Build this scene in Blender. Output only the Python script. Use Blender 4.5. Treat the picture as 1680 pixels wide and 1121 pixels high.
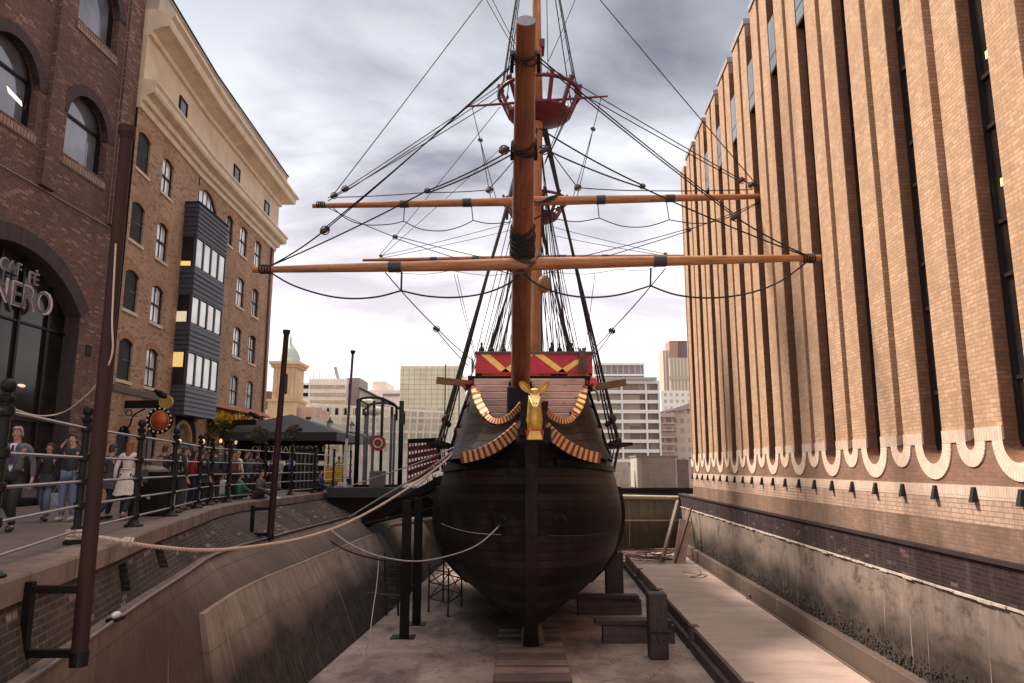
import bpy, bmesh, math, random
from mathutils import Vector, Matrix, noise as mnoise
random.seed(7)
S = bpy.context.scene
for o in list(bpy.data.objects): bpy.data.objects.remove(o)
R = math.radians
COL = S.collection
V = Vector
# ------------------------------------------------------------------ camera
TH = math.atan(207/1200.); FPX = 1200.; CZ = 1.1
cam = bpy.data.cameras.new('camera'); camo = bpy.data.objects.new('camera', cam); COL.objects.link(camo)
camo.location = (0, 0, CZ); camo.rotation_euler = (R(90)+TH, 0, 0)
cam.sensor_width = 36; cam.lens = 36*FPX/1680; cam.clip_end = 5000; cam.clip_start = .05
S.camera = camo
S.view_settings.view_transform = 'Standard'; S.view_settings.look = 'None'
S.view_settings.exposure = 0.88; S.view_settings.gamma = 1
# ------------------------------------------------------------------ world: nishita sky behind a layer of procedural cloud
SUN_EL, SUN_AZ = R(50), R(-62)      # azimuth from +Y, negative = left
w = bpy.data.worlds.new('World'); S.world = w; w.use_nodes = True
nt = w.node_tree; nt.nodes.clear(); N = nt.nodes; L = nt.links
def wn(t, **k):
    n = N.new(t)
    for a, b in k.items(): setattr(n, a, b)
    return n
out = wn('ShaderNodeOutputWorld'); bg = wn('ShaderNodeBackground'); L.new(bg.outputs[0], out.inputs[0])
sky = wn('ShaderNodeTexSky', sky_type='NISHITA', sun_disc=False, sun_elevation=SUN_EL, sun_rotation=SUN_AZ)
tc = wn('ShaderNodeTexCoord'); sep = wn('ShaderNodeSeparateXYZ'); L.new(tc.outputs['Generated'], sep.inputs[0])
# cloud plane projection: direction.xy / (z+.12)
ad = wn('ShaderNodeMath', operation='ADD'); ad.inputs[1].default_value = .13; L.new(sep.outputs[2], ad.inputs[0])
mx = wn('ShaderNodeMath', operation='MAXIMUM'); mx.inputs[1].default_value = .05; L.new(ad.outputs[0], mx.inputs[0])
dx = wn('ShaderNodeMath', operation='DIVIDE'); dy = wn('ShaderNodeMath', operation='DIVIDE')
L.new(sep.outputs[0], dx.inputs[0]); L.new(mx.outputs[0], dx.inputs[1]); L.new(sep.outputs[1], dy.inputs[0]); L.new(mx.outputs[0], dy.inputs[1])
cb = wn('ShaderNodeCombineXYZ'); L.new(dx.outputs[0], cb.inputs[0]); L.new(dy.outputs[0], cb.inputs[1])
mp = wn('ShaderNodeMapping'); mp.inputs['Scale'].default_value = (.9, 1.25, 1); mp.inputs['Rotation'].default_value = (0, 0, R(18)); L.new(cb.outputs[0], mp.inputs[0])
nz = wn('ShaderNodeTexNoise'); nz.inputs['Scale'].default_value = 1.15; nz.inputs['Detail'].default_value = 8; nz.inputs['Roughness'].default_value = .52; nz.inputs['Distortion'].default_value = .35
L.new(mp.outputs[0], nz.inputs['Vector'])
nr = wn('ShaderNodeMapRange'); nr.inputs[1].default_value = .40; nr.inputs[2].default_value = .62; L.new(nz.outputs[0], nr.inputs[0])
# elevation gradient colours of the cloud deck: thin/bright and thick/dark; overhead stops raised as out-of-frame fill light
def ramp(nodes, stops):
    r = nodes.new('ShaderNodeValToRGB'); e = r.color_ramp.elements
    while len(e) > 1: e.remove(e[-1])
    e[0].position = stops[0][0]; e[0].color = (*stops[0][1], 1)
    for p, c in stops[1:]:
        q = e.new(p); q.color = (*c, 1)
    return r
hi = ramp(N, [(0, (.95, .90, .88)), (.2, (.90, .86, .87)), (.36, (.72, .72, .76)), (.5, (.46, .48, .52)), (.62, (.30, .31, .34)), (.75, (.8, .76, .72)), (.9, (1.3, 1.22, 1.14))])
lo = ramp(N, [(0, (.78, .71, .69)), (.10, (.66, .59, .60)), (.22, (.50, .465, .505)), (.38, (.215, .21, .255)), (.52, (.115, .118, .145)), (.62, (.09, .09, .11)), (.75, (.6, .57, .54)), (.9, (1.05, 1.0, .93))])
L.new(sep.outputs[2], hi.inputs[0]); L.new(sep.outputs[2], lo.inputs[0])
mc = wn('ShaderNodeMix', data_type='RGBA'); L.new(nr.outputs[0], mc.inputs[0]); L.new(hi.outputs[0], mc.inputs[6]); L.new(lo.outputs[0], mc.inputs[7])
sk = wn('ShaderNodeVectorMath', operation='SCALE'); sk.inputs['Scale'].default_value = .06; L.new(sky.outputs[0], sk.inputs[0])
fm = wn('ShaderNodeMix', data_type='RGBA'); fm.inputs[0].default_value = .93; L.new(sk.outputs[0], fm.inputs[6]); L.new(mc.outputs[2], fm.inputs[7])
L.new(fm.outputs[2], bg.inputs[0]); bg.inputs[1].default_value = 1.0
# ------------------------------------------------------------------ sun (veiled)
sl = bpy.data.lights.new('sun', 'SUN'); sl.energy = 4.3; sl.angle = R(10); sl.color = (1, .855, .70)
so = bpy.data.objects.new('sun', sl); COL.objects.link(so)
sd = V((math.sin(SUN_AZ)*math.cos(SUN_EL), math.cos(SUN_AZ)*math.cos(SUN_EL), math.sin(SUN_EL)))
so.rotation_euler = (-sd).to_track_quat('-Z', 'Y').to_euler()
# ------------------------------------------------------------------ pixel helpers (photograph pixel + distance -> point)
def ray(px, py):
    a = (px-840)/FPX; b = (560.5-py)/FPX
    return V((a, math.cos(TH)-b*math.sin(TH), math.sin(TH)+b*math.cos(TH)))
def P(px, py, Y):
    r = ray(px, py); t = Y/r.y; return V((r.x*t, Y, CZ+r.z*t))
def G(px, py, z=0.):
    r = ray(px, py); t = (z-CZ)/r.z; return V((r.x*t, r.y*t, z))
# ------------------------------------------------------------------ object helpers
def tag(o, label=None, cat=None, group=None, kind=None):
    if label: o['label'] = label
    if cat: o['category'] = cat
    if group: o['group'] = group
    if kind: o['kind'] = kind
    return o
def thing(name, loc, label, cat, group=None):
    o = bpy.data.objects.new(name, None); COL.objects.link(o); o.location = loc; o.empty_display_size = .2
    return tag(o, label, cat, group)
def root_loc(o):
    while o is not None and o.parent is not None: o = o.parent
    return V(o.location) if o is not None else V((0, 0, 0))
class MB:
    def __init__(s): s.v = []; s.f = []; s.m = []; s.mi = 0; s.fr = None; s.uvo = {}
    def add(s, vs, fs, uv=None):
        b = len(s.v)
        for p in vs: s.v.append(V(s.fr(*p)) if s.fr else V(p))
        for k, f in enumerate(fs):
            if uv: s.uvo[len(s.f)] = uv[k]
            s.f.append([b+i for i in f]); s.m.append(s.mi)
        return s
    def box(s, a, b, bev=0):
        x0, x1 = sorted((a[0], b[0])); y0, y1 = sorted((a[1], b[1])); z0, z1 = sorted((a[2], b[2]))
        if bev <= 0:
            vs = [(x0,y0,z0),(x1,y0,z0),(x1,y1,z0),(x0,y1,z0),(x0,y0,z1),(x1,y0,z1),(x1,y1,z1),(x0,y1,z1)]
            return s.add(vs, [(0,3,2,1),(4,5,6,7),(0,1,5,4),(1,2,6,5),(2,3,7,6),(3,0,4,7)])
        c = [V(((x0+x1)/2, (y0+y1)/2, (z0+z1)/2)), V(((x1-x0)/2, (y1-y0)/2, (z1-z0)/2))]
        vs = []; idx = {}
        for sx in (-1,1):
            for sy in (-1,1):
                for sz in (-1,1):
                    for ax in range(3):
                        h = [c[1][0]-bev, c[1][1]-bev, c[1][2]-bev]; h[ax] += bev
                        idx[(sx,sy,sz,ax)] = len(vs); vs.append((c[0][0]+sx*h[0], c[0][1]+sy*h[1], c[0][2]+sz*h[2]))
        fs = []
        for ax in range(3):
            o1, o2 = (ax+1) % 3, (ax+2) % 3
            for sg in (-1,1):
                q = []
                for (a1, a2) in ((-1,-1),(1,-1),(1,1),(-1,1)):
                    k = [0,0,0]; k[ax] = sg; k[o1] = a1; k[o2] = a2; q.append(idx[(*k, ax)])
                fs.append(tuple(q if sg > 0 else q[::-1]))
            for a1 in (-1,1):
                for a2 in (-1,1):
                    q = []
                    for sg in (-1,1):
                        k = [0,0,0]; k[ax] = sg; k[o1] = a1; k[o2] = a2; q.append((idx[(*k,o1)], idx[(*k,o2)]))
                    f = [q[0][0], q[1][0], q[1][1], q[0][1]]
                    fs.append(tuple(f if a1*a2 < 0 else f[::-1]))
        for sx in (-1,1):
            for sy in (-1,1):
                for sz in (-1,1):
                    f = [idx[(sx,sy,sz,i)] for i in range(3)]
                    fs.append(tuple(f if sx*sy*sz > 0 else f[::-1]))
        return s.add(vs, fs)
    def obox(s, c, ex, ey, ez):    # oriented box: centre + three half vectors
        c = V(c); ex, ey, ez = V(ex), V(ey), V(ez)
        vs = [c+ex*i+ey*j+ez*k for k in (-1,1) for (i,j) in ((-1,-1),(1,-1),(1,1),(-1,1))]
        fs = [(0,3,2,1),(4,5,6,7),(0,1,5,4),(1,2,6,5),(2,3,7,6),(3,0,4,7)]
        if ex.cross(ey).dot(ez) < 0: fs = [f[::-1] for f in fs]
        return s.add(vs, fs)
    def beam(s, a, b, w, h, up=(0,0,1)):
        a, b = V(a), V(b); d = (b-a); l = d.length; d = d/l
        x = d.cross(V(up));
        if x.length < 1e-4: x = d.cross(V((1,0,0)))
        x.normalize(); y = x.cross(d)
        return s.obox((a+b)/2, x*w/2, d*l/2, y*h/2)
    def tube(s, pts, r, n=8, cap=True, flat=1.):
        pts = [V(p) for p in pts]; m = len(pts)
        if not hasattr(r, '__len__'): r = [r]*m
        vs = []; prev = None
        for i, p in enumerate(pts):
            d = (pts[min(i+1, m-1)]-pts[max(i-1, 0)])
            if d.length < 1e-9: d = V((0,0,1))
            d.normalize()
            if prev is None:
                x = d.cross(V((0,0,1)))
                if x.length < 1e-3: x = d.cross(V((1,0,0)))
            else:
                x = prev - d*prev.dot(d)
                if x.length < 1e-6: x = d.cross(V((0,0,1)))
            x.normalize(); prev = x; y = d.cross(x)
            for k in range(n):
                a = 2*math.pi*k/n; vs.append(p+(x*math.cos(a)+y*math.sin(a)*flat)*r[i])
        fs = []; uv = []
        acc = 0
        for i in range(m-1):
            l = (pts[i+1]-pts[i]).length
            for k in range(n):
                k2 = (k+1) % n
                fs.append((i*n+k, i*n+k2, (i+1)*n+k2, (i+1)*n+k))
                c = 2*math.pi*max(r[i], r[i+1])/n
                uv.append([(k*c, acc), ((k+1)*c, acc), ((k+1)*c, acc+l), (k*c, acc+l)])
            acc += l
        if cap:
            fs.append(tuple(range(n))[::-1]); fs.append(tuple((m-1)*n+k for k in range(n)))
            for sgn in (0, 1): uv.append([(math.cos(2*math.pi*k/n)*.1, math.sin(2*math.pi*k/n)*.1) for k in range(n)])
        return s.add(vs, fs, uv)
    def lathe(s, c, prof, n=12, sx=1., sy=1.):   # prof: (r, z) going up
        c = V(c); vs = []
        for r, z in prof:
            for k in range(n):
                a = 2*math.pi*k/n; vs.append((c.x+r*sx*math.cos(a), c.y+r*sy*math.sin(a), c.z+z))
        fs = []
        for i in range(len(prof)-1):
            for k in range(n):
                k2 = (k+1) % n; fs.append((i*n+k, i*n+k2, (i+1)*n+k2, (i+1)*n+k))
        fs.append(tuple(range(n))[::-1]); fs.append(tuple((len(prof)-1)*n+k for k in range(n)))
        return s.add(vs, fs)
    def ell(s, c, rx, ry, rz, n=10, m=6, rot=None):
        c = V(c); vs = []; fs = []
        for j in range(m+1):
            t = math.pi*j/m - math.pi/2
            for k in range(n):
                a = 2*math.pi*k/n; q = V((rx*math.cos(t)*math.cos(a), ry*math.cos(t)*math.sin(a), rz*math.sin(t)))
                if rot is not None: q = rot @ q
                vs.append(c+q)
        for j in range(m):
            for k in range(n):
                k2 = (k+1) % n; fs.append((j*n+k, j*n+k2, (j+1)*n+k2, (j+1)*n+k))
        return s.add(vs, fs)
    def torus(s, c, Rr, r, nx, n=24, m=8, a0=0, a1=2*math.pi):
        nx = V(nx).normalized(); x = nx.cross(V((0,0,1)));
        if x.length < 1e-3: x = V((1,0,0))
        x.normalize(); y = nx.cross(x)
        pts = [V(c)+(x*math.cos(a0+(a1-a0)*i/n)+y*math.sin(a0+(a1-a0)*i/n))*Rr for i in range(n+1)]
        return s.tube(pts, r, m, cap=abs(a1-a0) < 6.2)
    def grid(s, rows, flip=False, closed=False):   # rows of equal length point lists
        n = len(rows[0]); vs = [p for r_ in rows for p in r_]; fs = []
        for i in range(len(rows)-1):
            for k in range(n if closed else n-1):
                k2 = (k+1) % n
                f = (i*n+k, i*n+k2, (i+1)*n+k2, (i+1)*n+k); fs.append(f[::-1] if flip else f)
        return s.add(vs, fs)
    def prism(s, poly, a, b):   # poly: list of (p,q); a,b: functions (p,q)->3D for the two caps
        n = len(poly); vs = [a(*p) for p in poly]+[b(*p) for p in poly]
        fs = [tuple(range(n)), tuple(range(n, 2*n))[::-1]]+[(i, n+i, n+(i+1) % n, (i+1) % n) for i in range(n)]
        return s.add(vs, fs)
    def build(s, name, mats, parent=None, smooth=False, recalc=True, auto=None):
        me = bpy.data.meshes.new(name); base = root_loc(parent)
        me.from_pydata([v-base for v in s.v], [], s.f)
        if not isinstance(mats, (list, tuple)): mats = [mats]
        for m in mats: me.materials.append(m)
        for i, p in enumerate(me.polygons): p.material_index = s.m[i]; p.use_smooth = smooth
        if recalc:
            bm = bmesh.new(); bm.from_mesh(me); bmesh.ops.recalc_face_normals(bm, faces=bm.faces); bm.to_mesh(me); bm.free()
        ul = me.uv_layers.new(name='UVMap')
        for p in me.polygons:
            if p.index in s.uvo and not recalc:
                for k, li in enumerate(p.loop_indices): ul.data[li].uv = s.uvo[p.index][k]
                continue
            nn = p.normal
            if abs(nn.z) > .75:
                for li in p.loop_indices:
                    c = me.vertices[me.loops[li].vertex_index].co+base; ul.data[li].uv = (c.x, c.y)
            else:
                t = V((-nn.y, nn.x, 0)).normalized()
                for li in p.loop_indices:
                    c = me.vertices[me.loops[li].vertex_index].co+base; ul.data[li].uv = (c.dot(t), c.z)
        if auto:
            me.set_sharp_from_angle(angle=R(auto))
        o = bpy.data.objects.new(name, me); COL.objects.link(o)
        if parent is not None: o.parent = parent
        return o
def boxo(name, a, b, m, parent=None, bev=0):
    return MB().box(a, b, bev).build(name, m, parent)
def tubeo(name, pts, r, m, parent=None, n=8, smooth=True):
    return MB().tube(pts, r, n).build(name, m, parent, smooth=smooth, recalc=False, auto=50)
def sag(a, b, s, n=14):     # hanging line
    a, b = V(a), V(b)
    return [a.lerp(b, i/n)-V((0, 0, s*4*(i/n)*(1-i/n))) for i in range(n+1)]
def smoothpts(pts, n=6):    # catmull-rom
    pts = [V(p) for p in pts]; q = [pts[0]]+pts+[pts[-1]]; r = []
    for i in range(1, len(q)-2):
        for k in range(n):
            t = k/n; a, b, c, d = q[i-1], q[i], q[i+1], q[i+2]
            r.append(.5*((2*b)+(c-a)*t+(2*a-5*b+4*c-d)*t*t+(3*b-a-3*c+d)*t**3))
    r.append(pts[-1]); return r
def interp(tab, x):
    if x <= tab[0][0]: return tab[0][1]
    for (a, b), (c, d) in zip(tab, tab[1:]):
        if x <= c: return b+(d-b)*(x-a)/(c-a)
    return tab[-1][1]
# ------------------------------------------------------------------ materials
class Mt:
    def __init__(s, name, rough=.7, metal=0., spec=.5):
        s.m = bpy.data.materials.new(name); s.m.use_nodes = True; s.t = s.m.node_tree; s.b = s.t.nodes['Principled BSDF']
        s.b.inputs['Roughness'].default_value = rough; s.b.inputs['Metallic'].default_value = metal; s.b.inputs['Specular IOR Level'].default_value = spec
    def n(s, t, **k):
        n = s.t.nodes.new(t)
        for a, b in k.items(): setattr(n, a, b)
        return n
    def l(s, a, b): s.t.links.new(a, b)
    def coord(s, kind='Object', scale=(1,1,1), rot=(0,0,0)):
        if kind == 'Pos': c = s.n('ShaderNodeNewGeometry').outputs['Position']
        else: c = s.n('ShaderNodeTexCoord').outputs[kind]
        m = s.n('ShaderNodeMapping'); m.inputs['Scale'].default_value = scale; m.inputs['Rotation'].default_value = rot; s.l(c, m.inputs[0]); return m.outputs[0]
    def noise(s, vec, scale, det=4, rough=.55, dist=0):
        n = s.n('ShaderNodeTexNoise'); n.inputs['Scale'].default_value = scale; n.inputs['Detail'].default_value = det; n.inputs['Roughness'].default_value = rough; n.inputs['Distortion'].default_value = dist
        s.l(vec, n.inputs['Vector']); return n.outputs['Fac']
    def ramp(s, fac, stops): r = ramp(s.t.nodes, stops); s.l(fac, r.inputs[0]); return r.outputs[0]
    def rng(s, fac, a, b, c=0., d=1.):
        r = s.n('ShaderNodeMapRange'); s.l(fac, r.inputs[0])
        for i, x in enumerate((a, b, c, d)): r.inputs[i+1].default_value = x
        return r.outputs[0]
    def mix(s, fac, a, b, mode='MIX'):
        m = s.n('ShaderNodeMix', data_type='RGBA', blend_type=mode)
        for i, x in ((0, fac), (6, a), (7, b)):
            if isinstance(x, (int, float)): m.inputs[i].default_value = x
            elif isinstance(x, tuple): m.inputs[i].default_value = (*x, 1)
            else: s.l(x, m.inputs[i])
        return m.outputs[2]
    def math(s, op, a, b=0.):
        m = s.n('ShaderNodeMath', operation=op)
        for i, x in ((0, a), (1, b)):
            if isinstance(x, (int, float)): m.inputs[i].default_value = x
            else: s.l(x, m.inputs[i])
        return m.outputs[0]
    def col(s, c):
        if isinstance(c, tuple): s.b.inputs['Base Color'].default_value = (*c, 1)
        else: s.l(c, s.b.inputs['Base Color'])
    def bump(s, h, dist=.01, st=.6):
        b = s.n('ShaderNodeBump'); b.inputs['Distance'].default_value = dist; b.inputs['Strength'].default_value = st; s.l(h, b.inputs['Height']); s.l(b.outputs[0], s.b.inputs['Normal'])
    def rough(s, a, b, fac): s.l(s.rng(fac, 0, 1, a, b), s.b.inputs['Roughness'])
def plain(name, c, rough=.6, metal=0., var=.25, scale=3., bump=.0, spec=.5, grain=None):
    m = Mt(name, rough, metal, spec); v = m.coord('Object', grain or (1,1,1)); f = m.noise(v, scale, 6, .6)
    k = m.rng(f, .25, .75, 1-var, 1+var); h = m.n('ShaderNodeVectorMath', operation='SCALE'); h.inputs[0].default_value = c; m.l(k, h.inputs['Scale'])
    m.l(h.outputs[0], m.b.inputs['Base Color'])
    if bump: m.bump(m.noise(v, scale*6, 4), bump)
    m.l(m.rng(f, .2, .8, max(0, rough-.1), min(1, rough+.12)), m.b.inputs['Roughness'])
    return m.m
def brick(name, c1, c2, mortar, w_=.235, h_=.078, mort=.009, grime=None, gs=.5, gamt=.6, bump=.006, pale=None, freq=2, off=.5, rough=.9, streak=None):
    m = Mt(name, rough, 0, .3); uv = m.coord('UV')
    b = m.n('ShaderNodeTexBrick'); b.offset = off; b.offset_frequency = freq
    for k, x in (('Scale', 1.), ('Mortar Size', mort), ('Mortar Smooth', .2), ('Bias', 0.), ('Brick Width', w_), ('Row Height', h_)): b.inputs[k].default_value = x
    # wobble the courses a little
    m.l(uv, b.inputs['Vector'])
    b.inputs['Color1'].default_value = (*c1, 1); b.inputs['Color2'].default_value = (*c2, 1); b.inputs['Mortar'].default_value = (*mortar, 1)
    c = b.outputs['Color']
    n1 = m.noise(uv, 7., 5, .7); c = m.mix(m.rng(n1, .35, .75, 0, .75), c, tuple(x*.55 for x in c1))
    wn_ = m.n('ShaderNodeTexWhiteNoise', noise_dimensions='2D')
    if pale:
        sp = m.n('ShaderNodeSeparateXYZ'); m.l(uv, sp.inputs[0])
        rowi = m.math('FLOOR', m.math('DIVIDE', sp.outputs[1], h_)); sh = m.math('MULTIPLY', m.math('MODULO', rowi, 2.), off)
        ci = m.math('FLOOR', m.math('ADD', m.math('DIVIDE', sp.outputs[0], w_), sh)); cv = m.n('ShaderNodeCombineXYZ'); m.l(ci, cv.inputs[0]); m.l(rowi, cv.inputs[1])
        m.l(cv.outputs[0], wn_.inputs[0]); c = m.mix(m.math('MULTIPLY', m.rng(wn_.outputs[0], pale[1], 1., 0, 1), m.math('SUBTRACT', 1., b.outputs['Fac'])), c, pale[0])
    if grime:
        pz = m.coord('Pos', (1, 1, .5)); g = m.noise(pz, gs, 7, .65); c = m.mix(m.rng(g, .42, .68, 0, gamt), c, grime)
    if streak:
        pz = m.coord('Pos', (2.2, 2.2, .12)); g = m.noise(pz, 1.3, 6, .7); c = m.mix(m.rng(g, .5, .72, 0, streak[1]), c, streak[0])
    m.col(c)
    hgt = m.math('SUBTRACT', m.math('MULTIPLY', n1, .5), b.outputs['Fac'])
    m.bump(hgt, bump, .8)
    return m.m
def wood(name, c1, c2, c3=None, rough=.55, sc=1., axis=1, bump=.003, knots=True, kind='UV'):
    m = Mt(name, rough, 0, .4); st = [6., 6., 6.]; st[axis] = .35
    v = m.coord(kind, tuple(x*sc for x in st)); n = m.noise(v, 2.2, 7, .62, .6); n2 = m.noise(m.coord(kind, (sc*1.2,)*3), 1., 4)
    c = m.ramp(n, [(.28, c2), (.5, c1), (.72, c3 or tuple(x*1.25 for x in c1))]); c = m.mix(m.rng(n2, .4, .7, 0, .55), c, tuple(x*.6 for x in c2))
    if knots:
        vo = m.n('ShaderNodeTexVoronoi'); vo.inputs['Scale'].default_value = 1.; ks = [2.6*sc]*3; ks[axis] = 1.2*sc; m.l(m.coord(kind, tuple(ks)), vo.inputs['Vector'])
        c = m.mix(m.rng(vo.outputs['Distance'], .04, .1, .75, 0.), c, tuple(x*.25 for x in c2))
    m.col(c); m.bump(n, bump, .5); m.rough(rough-.12, rough+.15, n); return m.m
def glass(name, c, rough=.06, var=0.):     # opaque dark reflecting pane
    m = Mt(name, rough, 0, .9); v = m.coord('Object'); f = m.noise(v, .8, 3)
    m.col(m.ramp(f, [(.35, c), (.65, tuple(min(1, x*1.8+.01) for x in c))])); m.bump(m.noise(v, 1.3, 2), .012, .35)
    m.b.inputs['Coat Weight'].default_value = .5; m.b.inputs['Coat Roughness'].default_value = .03
    return m.m
def clear(name, tint=(.9,.93,.92), alpha=.25, rough=.05):
    m = Mt(name, rough, 0, .8); m.col(tint); m.b.inputs['Alpha'].default_value = alpha; return m.m
def glow(name, c, e):
    m = Mt(name, .5); m.col(c); m.b.inputs['Emission Color'].default_value = (*c, 1); m.b.inputs['Emission Strength'].default_value = e; return m.m
M_iron = plain('black_iron', (.009, .007, .007), .45, 0, .3, 8, .001, spec=.22)
M_rail = plain('worn_steel_rail', (.36, .31, .31), .32, .85, .12, 2)
M_dark = plain('dark_paint', (.016, .011, .010), .7, 0, .3, 4, spec=.15)
M_post = plain('brown_painted_steel', (.035, .014, .012), .6, 0, .35, 2.5, .003, grain=(1,1,.4), spec=.2)
M_black = plain('black_matter', (.008, .007, .008), .8, 0, .2)
def text(body, mat, parent, name, size, origin, xdir, zdir=(0,0,1), depth=.01, align='CENTER', shear=0, sx=1.):
    cu = bpy.data.curves.new(name, 'FONT'); cu.body = body; cu.size = size; cu.extrude = depth; cu.align_x = align; cu.align_y = 'CENTER'; cu.resolution_u = 3
    o = bpy.data.objects.new(name, cu); COL.objects.link(o); bpy.context.view_layer.update()
    me = bpy.data.meshes.new_from_object(o.evaluated_get(bpy.context.evaluated_depsgraph_get())); bpy.data.objects.remove(o)
    x = V(xdir).normalized(); z = V(zdir).normalized(); n = x.cross(z); b = root_loc(parent)
    for v in me.vertices: v.co = V(origin)+x*v.co.x*sx+z*v.co.y+n*v.co.z-b
    me.materials.clear(); me.materials.append(mat)
    q = bpy.data.objects.new(name, me); COL.objects.link(q); q.parent = parent; return q
# ================================================================== SETTING
FZ = -4.4                                   # dock floor
COP = [(2,-4.0),(7.3,-5.0),(11,-5.85),(14,-6.65),(17,-7.35),(18.7,-7.75),(20.6,-8.2),(22.3,-8.5),(24,-8.62),(27,-8.55),(31,-8.5),(36,-8.35),(45,-8.2)]
KT = [(2.13,-3.84),(7.46,-4.69),(9.49,-5.18),(12.15,-5.81),(14.71,-6.36),(17.59,-7.04),(19.72,-7.23),(24.20,-7.16),(31.98,-6.93),(47.97,-6.50)]
FT = [(2,-5.5),(12,-5.8),(20,-5.37),(28,-4.9),(36,-4.45),(45,-4.0)]
def ft(y): return max(interp(FT, y), interp(KT, y)+.05)
YS = [2+i*1. for i in range(44)]
# --- materials of the dock
def floor_mat():
    m = Mt('dock_floor_concrete', .8, 0, .3); v = m.coord('Pos'); a = m.noise(v, .55, 8, .6, .3); b = m.noise(v, 5, 6, .7); d = m.noise(m.coord('Pos', (1, .35, 1)), .9, 6, .7)
    c = m.ramp(a, [(.30, (.14, .098, .088)), (.48, (.30, .22, .195)), (.66, (.43, .33, .29))])
    c = m.mix(m.rng(d, .52, .72, 0, .7), c, (.085, .055, .052)); c = m.mix(m.rng(b, .55, .75, 0, .45), c, (.16, .11, .10))
    c = m.mix(m.rng(m.noise(v, 14, 3, .5), .72, .78, 0, .35), c, (.6, .5, .45)); vo = m.n('ShaderNodeTexVoronoi', feature='DISTANCE_TO_EDGE'); vo.inputs['Scale'].default_value = .28; wv = m.n('ShaderNodeVectorMath', operation='ADD'); m.l(v, wv.inputs[0]); nn_ = m.n('ShaderNodeTexNoise'); nn_.inputs['Scale'].default_value = 1.6; nn_.inputs['Detail'].default_value = 6; m.l(v, nn_.inputs['Vector']); m.l(nn_.outputs['Color'], wv.inputs[1]); m.l(wv.outputs[0], vo.inputs['Vector'])
    c = m.mix(m.rng(vo.outputs['Distance'], .002, .007, .7, 0), c, (.05, .035, .03)); c = m.mix(m.rng(m.noise(v, 2.6, 7, .72), .56, .68, 0, .6), c, (.10, .07, .062)); m.col(c); m.bump(b, .03, .6); m.rough(.4, .95, d); return m.m
M_floor = floor_mat()
def deck_mat():
    m = Mt('platform_concrete', .8, 0, .3); v = m.coord('Pos'); a = m.noise(m.coord('Pos', (.5, 1.2, 1), (0, 0, .1)), .8, 7, .6, .5); b = m.noise(m.coord('Pos', (.7, 3, 1)), 4, 6, .6); d = m.noise(v, 26, 3)
    c = m.ramp(a, [(.25, (.28, .205, .18)), (.5, (.41, .305, .265)), (.75, (.49, .375, .33))]); c = m.mix(m.rng(b, .56, .74, 0, .5), c, (.26, .19, .165))
    c = m.mix(m.rng(d, .68, .76, 0, .5), c, (.12, .085, .07)); m.col(c); m.bump(b, .01, .5); return m.m
M_deck = deck_mat()
def wallc_mat(name, up, lo, zsplit, zw=.5, streak=(.55, .42, .34), gr=(.10, .075, .06), ax_=(0, 1), pat=.45):
    m = Mt(name, .85, 0, .25); v = m.coord('Pos'); g = m.n('ShaderNodeSeparateXYZ'); m.l(v, g.inputs[0])
    a = m.noise(m.coord('Pos', (ax_[0], .5*ax_[1], .7)), .8, 8, .6); s1 = m.noise(m.coord('Pos', (ax_[0]*2.2, ax_[1]*2.2, .14)), 1.6, 7, .7); s2 = m.noise(m.coord('Pos', (ax_[0]*5, ax_[1]*5, .12)), 1.5, 4, .6); b = m.noise(v, 6, 6, .7)
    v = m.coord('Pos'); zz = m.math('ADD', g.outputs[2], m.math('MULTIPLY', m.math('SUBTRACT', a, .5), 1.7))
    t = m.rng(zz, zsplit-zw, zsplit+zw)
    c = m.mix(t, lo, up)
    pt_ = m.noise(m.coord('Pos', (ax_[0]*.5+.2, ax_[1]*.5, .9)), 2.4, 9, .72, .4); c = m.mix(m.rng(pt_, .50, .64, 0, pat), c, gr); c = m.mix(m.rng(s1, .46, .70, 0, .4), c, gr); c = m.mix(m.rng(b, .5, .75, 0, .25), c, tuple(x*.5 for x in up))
    s3 = m.noise(m.coord('Pos', (ax_[0]*7, ax_[1]*7, 1.6)), 1., 7, .75); s4 = m.noise(m.coord('Pos', (ax_[0]*1.1, ax_[1]*1.1, .09)), 1.3, 4, .6)
    c = m.mix(m.rng(s3, .38, .66, .5, 0), c, tuple(x*.35 for x in up)); c = m.mix(m.math('MULTIPLY', m.rng(s4, .5, .66, 0, .38), t), c, tuple(min(1, x*1.4) for x in up)) if pat < .6 else c
    bj = m.n('ShaderNodeTexBrick'); cj = m.n('ShaderNodeCombineXYZ'); m.l(g.outputs[1 if ax_[1] else 0], cj.inputs[0]); m.l(g.outputs[2], cj.inputs[1]); m.l(cj.outputs[0], bj.inputs['Vector'])
    for k_, x_ in (('Scale', 1.), ('Mortar Size', .012), ('Mortar Smooth', .6), ('Brick Width', 2.44), ('Row Height', 1.22)): bj.inputs[k_].default_value = x_
    bj.offset = 0; c = m.mix(m.math('MULTIPLY', bj.outputs['Fac'], .65), c, tuple(x*.25 for x in up))
    c = m.mix(m.rng(s2, .66, .72, 0, .75), c, streak); m.col(c); m.bump(m.math('ADD', m.math('MULTIPLY', b, .6), s1), .015, .6); return m.m
M_cup = wallc_mat('stained_concrete_upper', (.22, .155, .13), (.12, .085, .07), -1.35, .35)
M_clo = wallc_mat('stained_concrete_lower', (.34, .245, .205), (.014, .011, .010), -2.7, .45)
M_rwc = wallc_mat('weedy_concrete', (.29, .225, .195), (.014, .010, .009), -2.1, .4, (.45, .37, .32), (.06, .045, .037), pat=.9)
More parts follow.
